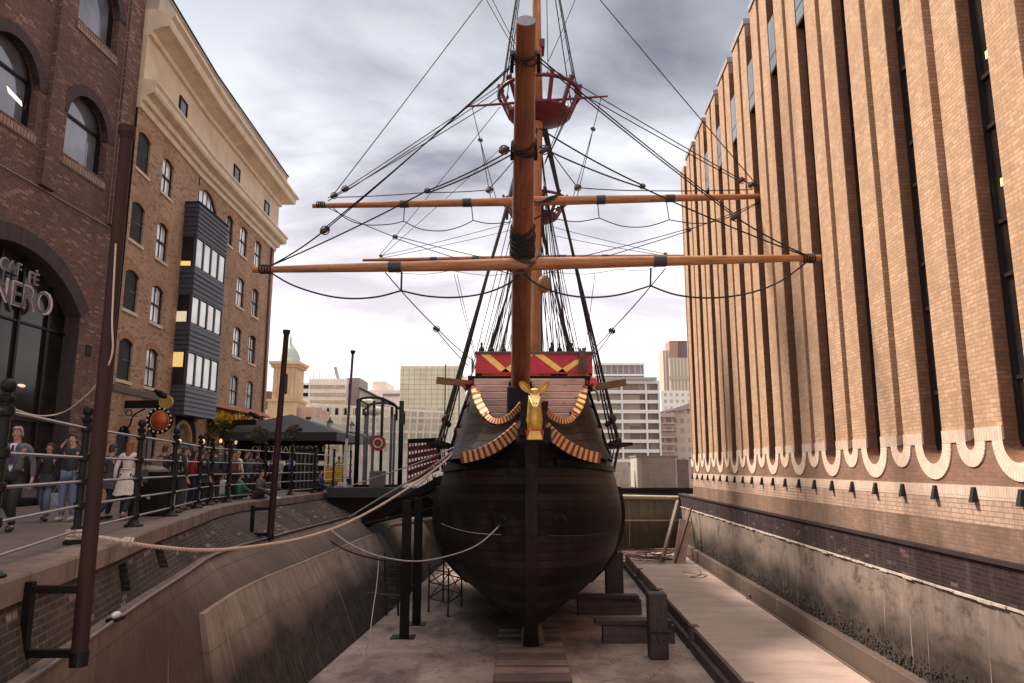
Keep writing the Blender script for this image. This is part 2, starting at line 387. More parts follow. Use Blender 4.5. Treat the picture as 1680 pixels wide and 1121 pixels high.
M_gate = wallc_mat('algae_stained_gate', (.24, .20, .14), (.06, .045, .03), -2.0, .6, (.75, .62, .48), (.03, .022, .016), (1, 0))
M_coping = plain('coping_stone', (.28, .195, .165), .8, 0, .4, 2.2, .006)
M_brk_d = brick('grimy_dock_brick', (.095, .058, .045), (.045, .03, .027), (.15, .12, .10), .26, .09, .013, (.022, .016, .014), .9, .8, .012, pale=((.36, .25, .2), .93))
M_brk_p = brick('purple_engineering_brick', (.045, .022, .026), (.016, .009, .011), (.075, .05, .05), .235, .078, .008, (.012, .007, .008), .7, .6, .006, pale=((.16, .09, .09), .93), streak=((.12, .085, .08), .5))
def pave_mat():
    m = Mt('quay_paving', .75, 0, .35); v = m.coord('Pos'); b = m.n('ShaderNodeTexBrick'); m.l(m.coord('Pos', (1, 1, 1), (0, 0, .15)), b.inputs['Vector'])
    for k, x in (('Scale', 1.), ('Mortar Size', .006), ('Brick Width', .9), ('Row Height', .6)): b.inputs[k].default_value = x
    b.inputs['Color1'].default_value = (.17, .12, .11, 1); b.inputs['Color2'].default_value = (.13, .095, .09, 1); b.inputs['Mortar'].default_value = (.05, .04, .035, 1)
    n1 = m.noise(v, 1.1, 6, .6); c = m.mix(m.rng(n1, .4, .7, 0, .6), b.outputs[0], (.08, .055, .05)); m.col(c); m.bump(m.math('SUBTRACT', 1., b.outputs['Fac']), .004); m.rough(.4, .9, n1); return m.m
M_pave = pave_mat()
# --- ground sheets
def sheet(name, pts, z, m, kind='structure', d=.0):
    mb = MB(); mb.add([(x, y, z) for x, y in pts], [tuple(range(len(pts)))]); o = mb.build(name, m, recalc=False); tag(o, kind=kind); return o
sheet('dock_floor', [(-12, 1), (13, 1), (13, 47), (-12, 47)], FZ, M_floor)
mb = MB(); rows = []
for y in YS: rows.append([V((-60, y, 0)), V((interp(COP, y)-.45, y, 0))])
mb.grid(rows, flip=True); mb.add([(-60, 45, 0), (-1.5, 45, 0), (-1.5, 49, 0), (-60, 49, 0)], [(0,1,2,3)]); mb.add([(-60,-30,0),(60,-30,0),(60,2,0),(-60,2,0)],[(0,1,2,3)])
tag(mb.build('pavement', M_pave, recalc=False), kind='structure')
M_water = Mt('river_water', .12); M_water.col((.10, .085, .07)); M_water.bump(M_water.noise(M_water.coord('Pos', (1, .5, 1)), 1.2, 4), .05); M_water = M_water.m
sheet('water', [(-400, 49), (500, 49), (500, 200), (-400, 200)], -3., M_water)
sheet('ground', [(-3000, 200), (3000, 200), (3000, 4200), (-3000, 4200)], -.5, plain('far_ground', (.2, .17, .15), .9, 0, .2, .05))
sheet('river_bank', [(-1.5, 45.2), (60, 45.2), (60, 49), (-1.5, 49)], -.62, M_pave)
# --- left dock wall
dw = thing('dock_wall', (-6, 20, FZ), 'curved brick and stained concrete dock wall under the black railing', 'wall')
mb = MB(); r1 = [[V((interp(COP, y)-.47, y, .012)), V((interp(COP, y)+.04, y, .012)), V((interp(COP, y)+.06, y, -.02)), V((interp(COP, y)+.06, y, -.26)), V((interp(COP, y)-.03, y, -.28))] for y in [2+i*.5 for i in range(87)]]
mb.grid(r1)
def copstone_mat():
    m = Mt('coping_stone_blocks', .8, 0, .3); uv = m.coord('Pos'); b = m.n('ShaderNodeTexBrick'); b.offset = 0
    for k, x in (('Scale', 1.), ('Mortar Size', .012), ('Brick Width', 60.), ('Row Height', 1.35)): b.inputs[k].default_value = x
    m.l(uv, b.inputs['Vector']); b.inputs['Color1'].default_value = (.25, .175, .148, 1); b.inputs['Color2'].default_value = (.20, .14, .12, 1); b.inputs['Mortar'].default_value = (.04, .03, .025, 1)
    a = m.noise(uv, 1.6, 7, .65); s_ = m.noise(m.coord('Pos', (3, 3, .3)), 1.6, 6, .7)
    c = m.mix(m.rng(a, .42, .68, 0, .75), b.outputs[0], (.09, .06, .052)); c = m.mix(m.rng(s_, .5, .7, 0, .5), c, (.32, .24, .2)); m.col(c); m.bump(m.math('SUBTRACT', a, b.outputs['Fac']), .012); return m.m
mb.build('coping', copstone_mat(), dw, recalc=False)
BR = MB(); niches = [(11.45, 11.95, -.80, -.36), (13.9, 14.5, -.78, -.32), ]
ys = sorted(set([2+i*.5 for i in range(87)]+[a for q in niches for a in q[:2]]))
for a, b in zip(ys, ys[1:]):
    xa, xb = interp(COP, a), interp(COP, b); ka, kb = [max(x_, interp(KT, y_)-.16) for x_, y_ in ((xa, a), (xb, b))]; BX = lambda x_, k_, z_: x_+(k_-x_)*(-.27-z_)/.68
    nq = [q for q in niches if q[0] <= a+1e-6 and b <= q[1]+1e-6]
    def Q(i, z_, back=0.): return (BX(xa, ka, z_)-back, a, z_) if i == 0 else (BX(xb, kb, z_)-back, b, z_)
    def UQ(z0, z1):
        f_ = math.hypot(1, (ka-xa)/.68); return [[(a, z0*f_), (b, z0*f_), (b, z1*f_), (a, z1*f_)]]
    if nq:
        q = nq[0]
        for (z0, z1) in ((-.95, q[2]), (q[3], -.27)): BR.add([Q(0, z0), Q(1, z0), Q(1, z1), Q(0, z1)], [(0,1,2,3)], UQ(z0, z1))
        BR.add([Q(0, q[2], .3), Q(1, q[2], .3), Q(1, q[3], .3), Q(0, q[3], .3)], [(0,1,2,3)], UQ(q[2], q[3]))
        BR.add([Q(0, q[2]), Q(1, q[2]), Q(1, q[2], .3), Q(0, q[2], .3)], [(0,1,2,3)], UQ(0, .3)); BR.add([Q(0, q[3]), Q(1, q[3]), Q(1, q[3], .3), Q(0, q[3], .3)], [(3,2,1,0)], UQ(0, .3))
        if abs(a-q[0]) < 1e-6: BR.add([Q(0, q[2]), Q(0, q[2], .3), Q(0, q[3], .3), Q(0, q[3])], [(0,1,2,3)], [[(0, q[2]), (.3, q[2]), (.3, q[3]), (0, q[3])]])
        if abs(b-q[1]) < 1e-6: BR.add([Q(1, q[2]), Q(1, q[2], .3), Q(1, q[3], .3), Q(1, q[3])], [(3,2,1,0)], [[(0, q[2]), (.3, q[2]), (.3, q[3]), (0, q[3])][::-1]])
    else: BR.add([Q(0, -.95), Q(1, -.95), Q(1, -.27), Q(0, -.27)], [(0,1,2,3)], UQ(-.95, -.27))
BR.build('brick_face', M_brk_d, dw, recalc=False)
for q in niches:
    ym = (q[0]+q[1])/2; x = interp(COP, ym); x = x+(max(x, interp(KT, ym)-.16)-x)*.45; boxo('drain_opening', (x-.26, q[0]+.04, q[2]+.05), (x-.2, q[1]-.04, q[3]-.05), M_black, dw)
mb = MB(); rows = []
for y in YS:
    k, f_ = interp(KT, y), ft(y); s_ = k+.38*(f_-k); c = interp(COP, y)
    rows.append([V((min(c-.05, k-.22), y, -.90)), V((k, y, -.96)), V((k+.02, y, -1.0)), V((s_, y, -1.72))]+([V((s_+(f_-s_)*t_, y, -1.72+(FZ-.05+1.72)*t_)) for t_ in (.3, .65, 1.)] if y < 15.9 else [V((s_, y, -1.74))]*3))
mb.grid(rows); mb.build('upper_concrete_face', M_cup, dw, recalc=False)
mb = MB(); rows = []
for y in [y for y in YS if y > 14.5]:
    k, f_ = interp(KT, y), ft(y); s_ = k+.38*(f_-k)
    rows.append([V((s_-.1, y, -1.72)), V((s_+.11, y, -1.72)), V((s_+.12, y, -1.76)), V((s_+.14+.5*(f_-s_), y, -3.0)), V((f_+.08, y, FZ-.05))])
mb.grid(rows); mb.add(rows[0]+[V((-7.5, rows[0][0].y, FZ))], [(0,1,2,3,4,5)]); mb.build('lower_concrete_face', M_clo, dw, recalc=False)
tubeo('ledge_pipe', [(interp(KT, y)+.03, y, -.93) for y in YS], .03, plain('grey_conduit', (.22, .18, .17), .45, .5, .3), dw)
o = MB().box((-8.1, 44.8, FZ), (-1.6, 45.4, -.02)).build('river_end_face', M_cup, dw)
# lamp fitting on the ledge
LP_ = G(190, 1012, -.88)
fl = thing('bulkhead_lamp', (LP_.x, LP_.y, -.93), 'small clear glass bulkhead lamp lying on the ledge beside the tall brown post', 'lamp')
MB().ell((LP_.x, LP_.y, -.86), .05, .11, .05, 12, 8).build('glass_cover', plain('lamp_glass', (.6, .58, .56), .15, 0, .3, 20), fl, smooth=True)
boxo('base_plate', (LP_.x-.07, LP_.y-.12, -.93), (LP_.x+.07, LP_.y+.12, -.89), M_iron, fl)
# --- right dock wall (frame: u along, d towards the dock, z up)
FX0, FS = 7.48, .058; FN = math.hypot(1, FS)
def F(u, d, z): return (FX0+FS*u-d/FN, u+FS*d/FN, z)       # u ~ world Y
rw = thing('dock_wall', F(20, 0, FZ), 'straight dock wall of purple brick over weedy concrete below the ribbed office block', 'wall')
def fbox(name, a, b, m, parent, bev=0):
    q = MB(); q.fr = F; q.box(a, b, bev); return q.build(name, m, parent)
fbox('ledge', (1, -.3, -.50), (45, .10, -.42), plain('dark_ledge', (.035, .022, .024), .6, 0, .3), rw)
fbox('brick_band', (1, -.3, -1.15), (45, .045, -.504), M_brk_p, rw)
q = MB(); q.fr = F; 
for y0 in [1+i*.4 for i in range(110)]:
    t0, t1 = .06+random.uniform(-.012, .03), 0; q.box((y0, -.2, -1.2+random.uniform(-.02, .02)), (y0+.39, t0+.02, -1.152))
q.build('mortar_lip', plain('chalky_mortar', (.5, .42, .37), .9, 0, .4, 5, .01), rw)
q = MB(); q.fr = F
rows = []
for i in range(89):
    y = 1+i*.5; row = []
    for j in range(12):
        z = -1.17-(2.2*j/11); row.append(V((y, .04+.02*j/11+(mnoise.noise(V((y*.8, z*1.4, 3)))*.03 if 0 < j < 11 else 0), z)))
    rows.append(row)
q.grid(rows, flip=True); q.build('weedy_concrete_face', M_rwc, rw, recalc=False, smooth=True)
fbox('skirting', (1, -.2, FZ), (45, .30, -3.12), M_cup, rw, .02)
# weeds/rubble stones on the right wall foot
def rubble():
    q = MB(); q.fr = F; rr = random.Random(3)
    for i in range(2200):
        y = rr.uniform(9, 40); z = -3.12+abs(rr.gauss(0, .22))
        if z > -2.55: continue
        s_ = rr.uniform(.010, .028); q.ell((y, .08, z), s_*1.6, s_, s_*.8, 5, 3)
    return q.build('mussel_crust', plain('mussel_shells', (.03, .022, .018), .8, 0, .5, 9), rw)
tag(rubble(), kind='stuff')
# --- end wall / gate
eg = thing('dock_gate', (8, 44.6, FZ), 'algae streaked gate wall with a pale pipe along its top closing the river end', 'gate')
boxo('gate_face', (-1.6, 44.6, FZ), (10.4, 45.2, -.75), M_gate, eg)
boxo('ledge_board', (-1.6, 44.54, -2.02), (10.4, 44.6, -1.94), plain('pale_ledge', (.42, .36, .28), .8), eg)
tubeo('top_pipe', [(6.0, 44.55, -.6), (9.9, 44.55, -.68)], .13, plain('cream_pipe', (.42, .36, .27), .5, 0, .3, 3), eg, 12)
boxo('top_walkway', (4.5, 44.62, -.74), (10.4, 45.6, -.64), M_dark, eg)
# --- raised concrete platform on the right
def DX(y): return 5.3+.042*(y-17.5)
pf = thing('dock_platform', (7, 24, FZ), 'long pale concrete platform with dark timber side running beneath the right dock wall', 'platform')
pz = -3.68
q = MB(); q.add([(DX(3), 3, pz), (F(3, .3, 0)[0]+.1, 3, pz), (F(44.6, .3, 0)[0]+.1, 44.6, pz), (DX(44.6), 44.6, pz), (DX(3), 3, pz-.12), (DX(44.6), 44.6, pz-.12)], [(0,1,2,3), (0,3,5,4)])
q.build('slab', M_deck, pf, recalc=False)
M_tim = wood('dark_wet_timber', (.075, .052, .046), (.03, .02, .018), rough=.7, sc=.8, bump=.008, kind='Object')
M_tim2 = wood('brown_timber', (.13, .088, .075), (.055, .036, .03), rough=.7, sc=.8, bump=.008, kind='Object', axis=0)
M_conc2 = plain('side_concrete', (.22, .16, .14), .85, 0, .4, 1.5, .01)
for i, (a, b) in enumerate([(3, 17.2), (17.6, 23.4), (23.8, 30.2), (30.6, 36.2), (36.6, 44.5)]):
    q = MB(); q.obox(((DX(a)+DX(b))/2+.05, (a+b)/2, (pz-.12+FZ+.3)/2), (.042*(b-a)/2, (b-a)/2, 0), (.05, -.002, 0), (0, 0, (pz-.12-FZ-.3)/2)); q.build('side_panel', M_tim if i < 3 else M_conc2, pf)
    q = MB(); q.obox(((DX(a)+DX(b))/2, (a+b)/2, FZ+.15), (.042*(b-a)/2, (b-a)/2, 0), (.14, -.005, 0), (0, 0, .15)); q.build('bottom_waler', M_tim, pf)
for y in (17.4, 23.6, 30.4, 36.4): MB().box((DX(y)-.12, y-.17, FZ), (DX(y)+.16, y+.17, pz+.03), .02).build('post', M_tim2, pf)
tubeo('edge_rail', [(F(y, .36, 0)[0]-.02, y, pz+.03) for y in (5, 20, 35, 44)], .03, M_tim2, pf)
# ================================================================== RIBBED BRICK OFFICE BLOCK (right)
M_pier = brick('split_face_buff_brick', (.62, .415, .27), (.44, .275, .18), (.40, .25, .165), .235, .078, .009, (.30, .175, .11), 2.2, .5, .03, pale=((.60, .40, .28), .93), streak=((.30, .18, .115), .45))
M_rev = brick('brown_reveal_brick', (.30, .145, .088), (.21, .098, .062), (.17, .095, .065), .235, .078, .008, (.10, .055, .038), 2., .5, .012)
M_base = brick('pinkish_brown_brick', (.33, .19, .135), (.25, .14, .10), (.24, .15, .11), .235, .078, .008, (.15, .09, .07), .8, .6, .008)
M_pale = brick('pale_header_brick', (.76, .60, .50), (.68, .51, .41), (.36, .25, .2), .078, .30, .006, (.36, .25, .2), .8, .45, .004, off=0)
M_pale2 = brick('pale_stretcher_brick', (.60, .43, .34), (.50, .35, .275), (.24, .15, .115), .235, .09, .009, (.26, .17, .13), .5, .9, .006, streak=((.18, .12, .1), .8))
M_low = brick('dirty_lower_brick', (.34, .21, .155), (.24, .15, .11), (.22, .15, .12), .235, .078, .009, (.10, .065, .05), .6, .8, .008, streak=((.12, .08, .065), .8))
M_wina = glass('dark_office_glass', (.010, .009, .009)); M_frm = plain('bronze_frame', (.03, .024, .022), .4, .4, .2)
M_frmp = plain('pale_frame_edge', (.42, .38, .38), .4, .3, .2)
ob = thing('office_block', F(25, 0, -.4), 'tall buff brick office block with full height ribs and rounded slot windows on the right', 'building')
BC = [11.9+2.7*k for k in range(-3, 11)]; SC = [c+1.35 for c in BC]
RB, RS, RG = .385, .15, .30; ROOF = 18.0; ZS = 1.56; ZB2 = 1.80; DP = .30; U1 = 40.3; U0 = 1.0
def arcpts(c, r, n=16, z=ZS): return [(c+r*math.cos(math.pi+math.pi*i/n), z+r*math.sin(math.pi+math.pi*i/n)) for i in range(n+1)]
# front lower wall with round-bottomed notches between z .35 and 1.5
q = MB(); q.fr = F
allc = sorted([(c, RB+RG) for c in BC]+[(c, RS+RG) for c in SC])
edge = U0
for c, r in allc:
    if c-r > edge: q.add([(edge, 0, ZS), (c-r, 0, ZS), (c-r, 0, .78), (edge, 0, .78)], [(0,1,2,3)])
    ap = arcpts(c, r, 16)
    for a, b in zip(ap, ap[1:]): q.add([(a[0], 0, a[1]), (b[0], 0, b[1]), (b[0], 0, .78), (a[0], 0, .78)], [(0,1,2,3)])
    edge = c+r
q.add([(edge, 0, ZS), (U1, 0, ZS), (U1, 0, .78), (edge, 0, .78)], [(0,1,2,3)])
q.build('lower_wall', M_base, ob, recalc=False)
fbox('header_course', (U0, -.3, .55), (U1, .02, .79), M_pale, ob); fbox('pale_brick_band', (U0, -.3, .12), (U1, .017, .548), M_pale2, ob)
fbox('plinth', (U0, -.3, -.418), (U1, .014, .118), M_low, ob)
# rings
def ringmat():
    m = Mt('voussoir_brick', .85, 0, .3); v = m.n('ShaderNodeAttribute'); v.attribute_name = 'ang'
    sn = m.math('FRACT', v.outputs['Fac']); f = m.math('LESS_THAN', sn, .1); n = m.noise(m.coord('Pos'), 4, 5)
    c = m.ramp(n, [(.3, (.62, .47, .38)), (.7, (.80, .64, .53))]); c = m.mix(f, c, (.3, .2, .15)); m.col(c); return m.m
M_ring = ringmat()
for c, r in [(c, RB) for c in BC]+[(c, RS) for c in SC]:
    q = MB(); q.fr = F; n = 20; ri = arcpts(c, r, n); ro = arcpts(c, r+RG, n)
    for i in range(n):
        q.add([(ri[i][0], .025, ri[i][1]), (ri[i+1][0], .025, ri[i+1][1]), (ro[i+1][0], .025, ro[i+1][1]), (ro[i][0], .025, ro[i][1])], [(0,3,2,1)])
        q.add([(ri[i][0], .025, ri[i][1]), (ri[i+1][0], .025, ri[i+1][1]), (ri[i+1][0], -DP, ri[i+1][1]+.12), (ri[i][0], -DP, ri[i][1]+.12)], [(0,1,2,3)])
        q.add([(ro[i][0], .025, ro[i][1]), (ro[i+1][0], .025, ro[i+1][1]), (ro[i+1][0], 0, ro[i+1][1]), (ro[i][0], 0, ro[i][1])], [(3,2,1,0)])
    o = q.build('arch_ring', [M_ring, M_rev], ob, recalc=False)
    at = o.data.attributes.new('ang', 'FLOAT', 'POINT')
    for i, vv in enumerate(o.data.vertices):
        k = (i//12); w_ = i % 12
        j = k+(1 if w_ in (1, 2, 5, 6, 9, 10) else 0); at.data[i].value = j*(r+RG)*math.pi/n/.085
    for p in o.data.polygons:
        if p.index % 3 == 1: p.material_index = 1
# piers
M_cap = plain('lead_cap', (.30, .29, .30), .6, .2, .2)
cen = sorted([(c, RB) for c in BC]+[(c, RS) for c in SC]); cen = [(U0-.5, RS)]+cen
for (c0, r0), (c1, r1) in zip(cen, cen[1:]):
    fbox('pier', (c0+r0, -.8, ZB2), (c1-r1, 0, ROOF), M_pier, ob); fbox('springing_course', (c0+r0, -.8, ZS), (c1-r1, .022, ZB2-.003), M_pale, ob)
c0, r0 = cen[-1]; fbox('pier', (c0+r0, -.8, ZB2), (U1, 0, ROOF), M_pier, ob); fbox('springing_course', (c0+r0, -.8, ZS), (U1, .022, ZB2-.003), M_pale, ob)
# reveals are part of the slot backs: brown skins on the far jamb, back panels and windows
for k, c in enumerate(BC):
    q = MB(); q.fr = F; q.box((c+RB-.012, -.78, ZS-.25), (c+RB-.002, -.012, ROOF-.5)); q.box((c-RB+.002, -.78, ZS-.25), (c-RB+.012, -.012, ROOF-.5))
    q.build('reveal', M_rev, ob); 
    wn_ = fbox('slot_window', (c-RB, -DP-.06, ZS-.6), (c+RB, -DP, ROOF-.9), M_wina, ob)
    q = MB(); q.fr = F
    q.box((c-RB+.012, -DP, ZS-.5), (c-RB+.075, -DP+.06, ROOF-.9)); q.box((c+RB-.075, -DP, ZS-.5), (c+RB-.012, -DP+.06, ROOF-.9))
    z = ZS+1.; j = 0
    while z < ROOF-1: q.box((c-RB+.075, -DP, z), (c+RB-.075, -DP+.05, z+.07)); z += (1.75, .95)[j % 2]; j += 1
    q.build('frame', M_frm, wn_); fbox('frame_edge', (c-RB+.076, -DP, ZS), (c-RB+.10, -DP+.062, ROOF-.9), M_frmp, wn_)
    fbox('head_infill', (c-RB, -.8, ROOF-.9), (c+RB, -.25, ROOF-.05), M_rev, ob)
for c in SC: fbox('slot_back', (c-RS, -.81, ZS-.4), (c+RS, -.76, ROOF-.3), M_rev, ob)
for a, b in zip(BC, BC[1:]): fbox('pier_cap', (a+RB-.04, -.85, ROOF), (b-RB+.04, .05, ROOF+.22), M_cap, ob)
# projecting upper windows
M_org = glass('pale_sky_glass', (.07, .08, .09), .05)
for c in BC[6:12]:
    q = MB(); q.fr = F; q.box((c-RB+.02, -DP, 14.3), (c+RB-.02, -.02, 16.2), .01); w_ = q.build('projecting_window', M_frm, ob)
    q = MB(); q.fr = F; q.box((c-RB+.07, -.02, 14.85), (c+RB-.07, -.008, 16.15)); q.box((c-RB+.07, -.02, 14.36), (c+RB-.07, -.008, 14.8)); q.build('pane', M_org, w_)
# vents
for u in sorted(BC+SC):
    if u < 2: continue
    q = MB(); q.fr = F
    for (z0, z1) in ((.22, .0),):
        q.add([(u-.03, .02, .76), (u+.06, .02, .76), (u-.08, .02, .5), (u+.08, .02, .5), (u-.06, .13, .49), (u+.06, .13, .49), (u-.03, .06, .76), (u+.06, .06, .76)], [(6,7,5,4), (0,6,4,2), (1,3,5,7), (0,1,7,6), (2,4,5,3)])
    q.build('vent_cowl', M_black, ob)
fbox('core', (U0, -14, -.4), (U1-.02, -.82, ROOF-.3), M_rev, ob)
fbox('end_pier', (U1, -14, -.416), (U1+.25, -.02, ROOF+.1), M_pier, ob)
for (c, z) in ((9.2, 9.), (9.2, 5.2), (11.9, 8.3), (11.9, 5.9), (17.3, 7.7), (11.9, 2.4), (9.2, 11.5)):
    fbox('ceiling_light', (c-.2, -DP-.0, z), (c+.15, -DP+.006, z+.14), glow('office_lamp', (1., .75, .25), .9), ob)
# ================================================================== CAFE BUILDING (left, near)
CX0, CS = -14.5, .02
def Cf(u, d, z): return (CX0+CS*u+d, u-CS*d, z)
M_cbr = brick('dark_red_stock_brick', (.20, .092, .074), (.10, .048, .042), (.24, .165, .14), .235, .078, .010, (.065, .035, .032), .6, .55, .010, pale=((.34, .20, .15), .8))
M_arch = brick('grey_purple_arch_brick', (.085, .055, .06), (.06, .04, .044), (.05, .035, .035), .09, .5, .006, None, bump=.004, off=0)
M_sill = brick('tan_dentil_brick', (.42, .28, .22), (.30, .19, .15), (.07, .04, .03), .14, .3, .02, (.2, .12, .1), 1., .4, .02, off=0)
M_cgl = glass('reflecting_window_glass', (.10, .10, .12)); M_cgd = glass('dark_cafe_glass', (.014, .010, .010), .12); M_cgd.node_tree.nodes['Principled BSDF'].inputs['Coat Weight'].default_value = 0; M_cgd.node_tree.nodes['Principled BSDF'].inputs['Specular IOR Level'].default_value = .3
cb_ = thing('cafe_building', (-14, 20, 0), 'dark red brick corner building with arched windows and a huge glazed cafe arch', 'building')
CU0, CU1, CTOP = 4., 25.35, 26.
def segarch(c, hw, zs, rise, n=14):     # arch curve (u, z) from left spring to right spring
    r = (hw*hw+rise*rise)/(2*rise); a = math.asin(min(1, hw/r)); return [(c+r*math.sin(-a+2*a*i/n), zs+rise-r+r*math.cos(-a+2*a*i/n)) for i in range(n+1)]
def arched_wall(fr, u0, u1, z0, z1, ops, depth, mat, parent, name='wall', mrev=None):
    # ops: (c, hw, zb, zs, rise); columns approach, openings must not share columns unless stacked
    q = MB(); q.fr = fr; cuts = sorted(set([u0, u1]+[c+s*hw for (c, hw, *_r) in ops for s in (-1, 1)]))
    for a, b in zip(cuts, cuts[1:]):
        if b-a < 1e-6: continue
        col = sorted([o for o in ops if o[0]-o[1] <= a+1e-6 and b <= o[0]+o[1]+1e-6], key=lambda o: o[2])
        if not col:
            q.add([(a, 0, z0), (b, 0, z0), (b, 0, z1), (a, 0, z1)], [(0,1,2,3)]); continue
        zc = z0; prev = None
        for o in col+[None]:
            top = o[2] if o else z1
            if prev is None: q.add([(a, 0, zc), (b, 0, zc), (b, 0, top), (a, 0, top)], [(0,1,2,3)])
            else:
                full = segarch(*[prev[i] for i in (0, 1, 3, 4)]) ; pts = [p for p in full if a-1e-6 <= p[0] <= b+1e-6]
                for p, r_ in zip(pts, pts[1:]): q.add([(p[0], 0, p[1]), (r_[0], 0, r_[1]), (r_[0], 0, top), (p[0], 0, top)], [(0,1,2,3)])
            prev = o
    for (c, hw, zb, zs, rise) in ops:
        q.mi = 1 if mrev else 0
        q.add([(c-hw, 0, zb), (c-hw, 0, zs), (c-hw, -depth, zs), (c-hw, -depth, zb)], [(0,1,2,3)]); q.add([(c+hw, 0, zb), (c+hw, 0, zs), (c+hw, -depth, zs), (c+hw, -depth, zb)], [(3,2,1,0)])
        q.add([(c-hw, 0, zb), (c+hw, 0, zb), (c+hw, -depth, zb), (c-hw, -depth, zb)], [(3,2,1,0)])
        pts = segarch(c, hw, zs, rise)
        for p, r_ in zip(pts, pts[1:]): q.add([(p[0], 0, p[1]), (r_[0], 0, r_[1]), (r_[0], -depth, r_[1]), (p[0], -depth, p[1])], [(0,1,2,3)])
        q.mi = 0
    return q.build(name, [mat, mrev or mat], parent, recalc=False)
def arch_ring(fr, c, hw, zs, rise, th, mat, parent, proud=.02, name='arch', n=14, keyed=0):
    q = MB(); q.fr = fr; a_ = segarch(c, hw, zs, rise, n); r = (hw*hw+rise*rise)/(2*rise); cz = zs+rise-r
    b_ = [(c+(p[0]-c)*(r+th)/r, cz+(p[1]-cz)*(r+th)/r) for p in a_]
    uvs = []
    for i in range(n):
        s0, s1 = i*r*math.pi/n*.6, (i+1)*r*math.pi/n*.6
        q.add([(a_[i][0], proud, a_[i][1]), (a_[i+1][0], proud, a_[i+1][1]), (b_[i+1][0], proud, b_[i+1][1]), (b_[i][0], proud, b_[i][1])], [(0,1,2,3)], [[(s0, .02), (s1, .02), (s1, .4), (s0, .4)]])
        q.add([(b_[i][0], proud, b_[i][1]), (b_[i+1][0], proud, b_[i+1][1]), (b_[i+1][0], 0, b_[i+1][1]), (b_[i][0], 0, b_[i][1])], [(0,1,2,3)], [[(0, 0)]*4])
        q.add([(a_[i][0], proud, a_[i][1]), (a_[i+1][0], proud, a_[i+1][1]), (a_[i+1][0], -.2, a_[i+1][1]), (a_[i][0], -.2, a_[i][1])], [(3,2,1,0)], [[(s0, 0), (s1, 0), (s1, .2), (s0, .2)]])
    return q.build(name, mat, parent, recalc=False)
def archpane(fr, c, hw, zb, zs, rise, d, mat, parent, name='window'):
    q = MB(); q.fr = fr; pts = [(c-hw, zb)]+segarch(c, hw, zs, rise)+[(c+hw, zb)]
    q.add([(p[0], d, p[1]) for p in pts], [tuple(range(len(pts)))[::-1]]); return q.build(name, mat, parent, recalc=True)
cops = []
for c in (8.6, 12., 15.6, 19.1, 22.7):
    for (zb, zs) in ((10.85, 12.2), (15.5, 16.85), (20.2, 21.5)): cops.append((c, 1.12, zb, zs, 1.0))
cops += [(20.15, 3.15, .0, 5.9, 1.5)]
# resolve columns: big arch overlaps window columns, so build two storeys apart
arched_wall(Cf, CU0, CU1, 0, 9., [o for o in cops if o[2] < 5], .55, M_cbr, cb_, 'ground_floor_wall', M_arch)
arched_wall(Cf, CU0, CU1, 9., CTOP, [o for o in cops if o[2] > 5], .5, M_cbr, cb_, 'wall', M_cbr)
arch_ring(Cf, 20.15, 3.15, 5.9, 1.5, .5, M_arch, cb_, .04, 'cafe_arch', 24)
for o in cops[:-1]:
    if o[0] < 15: continue
    c, hw, zb, zs, rise = o
    w_ = archpane(Cf, c, hw, zb, zs, rise, -.34, M_cgl, cb_); arch_ring(Cf, c, hw, zs, rise, .36, M_arch, cb_, .03)
    q = MB(); q.fr = Cf
    for s in (-1, 1): q.box((c+s*hw, -.40, zb), (c+s*(hw-.13), -.24, zs+.25))
    q.box((c-hw, -.40, zb), (c+hw, -.22, zb+.14)); q.box((c-hw, -.38, zs+.12), (c+hw, -.28, zs+.2)) if zb < 12 else None
    q.build('frame', M_iron, w_); arch_ring(Cf, c, hw-.16, zs+.05, rise-.08, .2, M_iron, w_, -.25, 'frame_arch')
    q = MB(); q.fr = Cf; q.box((c-hw-.05, 0, zb-.38), (c+hw+.05, .035, zb-.12)); q.build('dentil_sill', M_sill, cb_)
for u in (10.3, 13.8, 17.35, 20.9, 24.55):
    q = MB(); q.fr = Cf; q.box((u-.32, 0, 9.4), (u+.32, .14, CTOP)); q.build('pilaster', M_cbr, cb_)
q = MB(); q.fr = Cf; q.tube([(CU0, .03, 9.32), (CU1, .03, 9.32)], .018, 6); q.build('wall_cable', plain('grey_cable', (.28, .23, .22), .6), cb_)
q = MB(); q.fr = Cf; q.tube([(24.0, .17, 9.4), (24.0, .17, CTOP)], .012, 5); q.build('downpipe_cable', plain('grey_cable_thin', (.2, .16, .15), .6), cb_)
q = MB(); q.fr = Cf; q.box((23.75, .0, 4.75), (24.05, .03, 5.1)); q.build('air_brick', M_black, cb_)
cg = archpane(Cf, 20.15, 3.15, 0, 5.9, 1.5, -.5, M_cgd, cb_, 'cafe_window')
q = MB(); q.fr = Cf
for u in (17.9, 20.15, 21.1, 22.4): q.box((u-.05, -.52, 0), (u+.05, -.42, 6.7 if abs(u-20.15) > 2 else 7.3))
for z in (2.5, 5.35): q.box((17., -.52, z-.03), (23.3, -.43, z+.03))
q.box((17., -.52, 0), (23.3, -.40, .25)); q.build('frame', M_iron, cg)
M_sgn = plain('sign_outline', (.50, .40, .40), .5, 0, .1); M_sgf = plain('sign_face', (.10, .045, .05), .5, 0, .1)
for (tx, sz, u, z) in (('CAF', .52, 20.1, 6.72), ('F\u00c8', .52, 21.1, 6.62), ('NERO', 1.05, 20.75, 5.98)):
    text(tx, M_sgn, cb_, 'sign_lettering', sz, Cf(u, -.14, z), (CS, 1, 0), depth=.02, sx=.96)
    text(tx, M_sgf, cb_, 'sign_lettering_face', sz*.90, Cf(u, -.115, z), (CS, 1, 0), depth=.004, sx=.955)
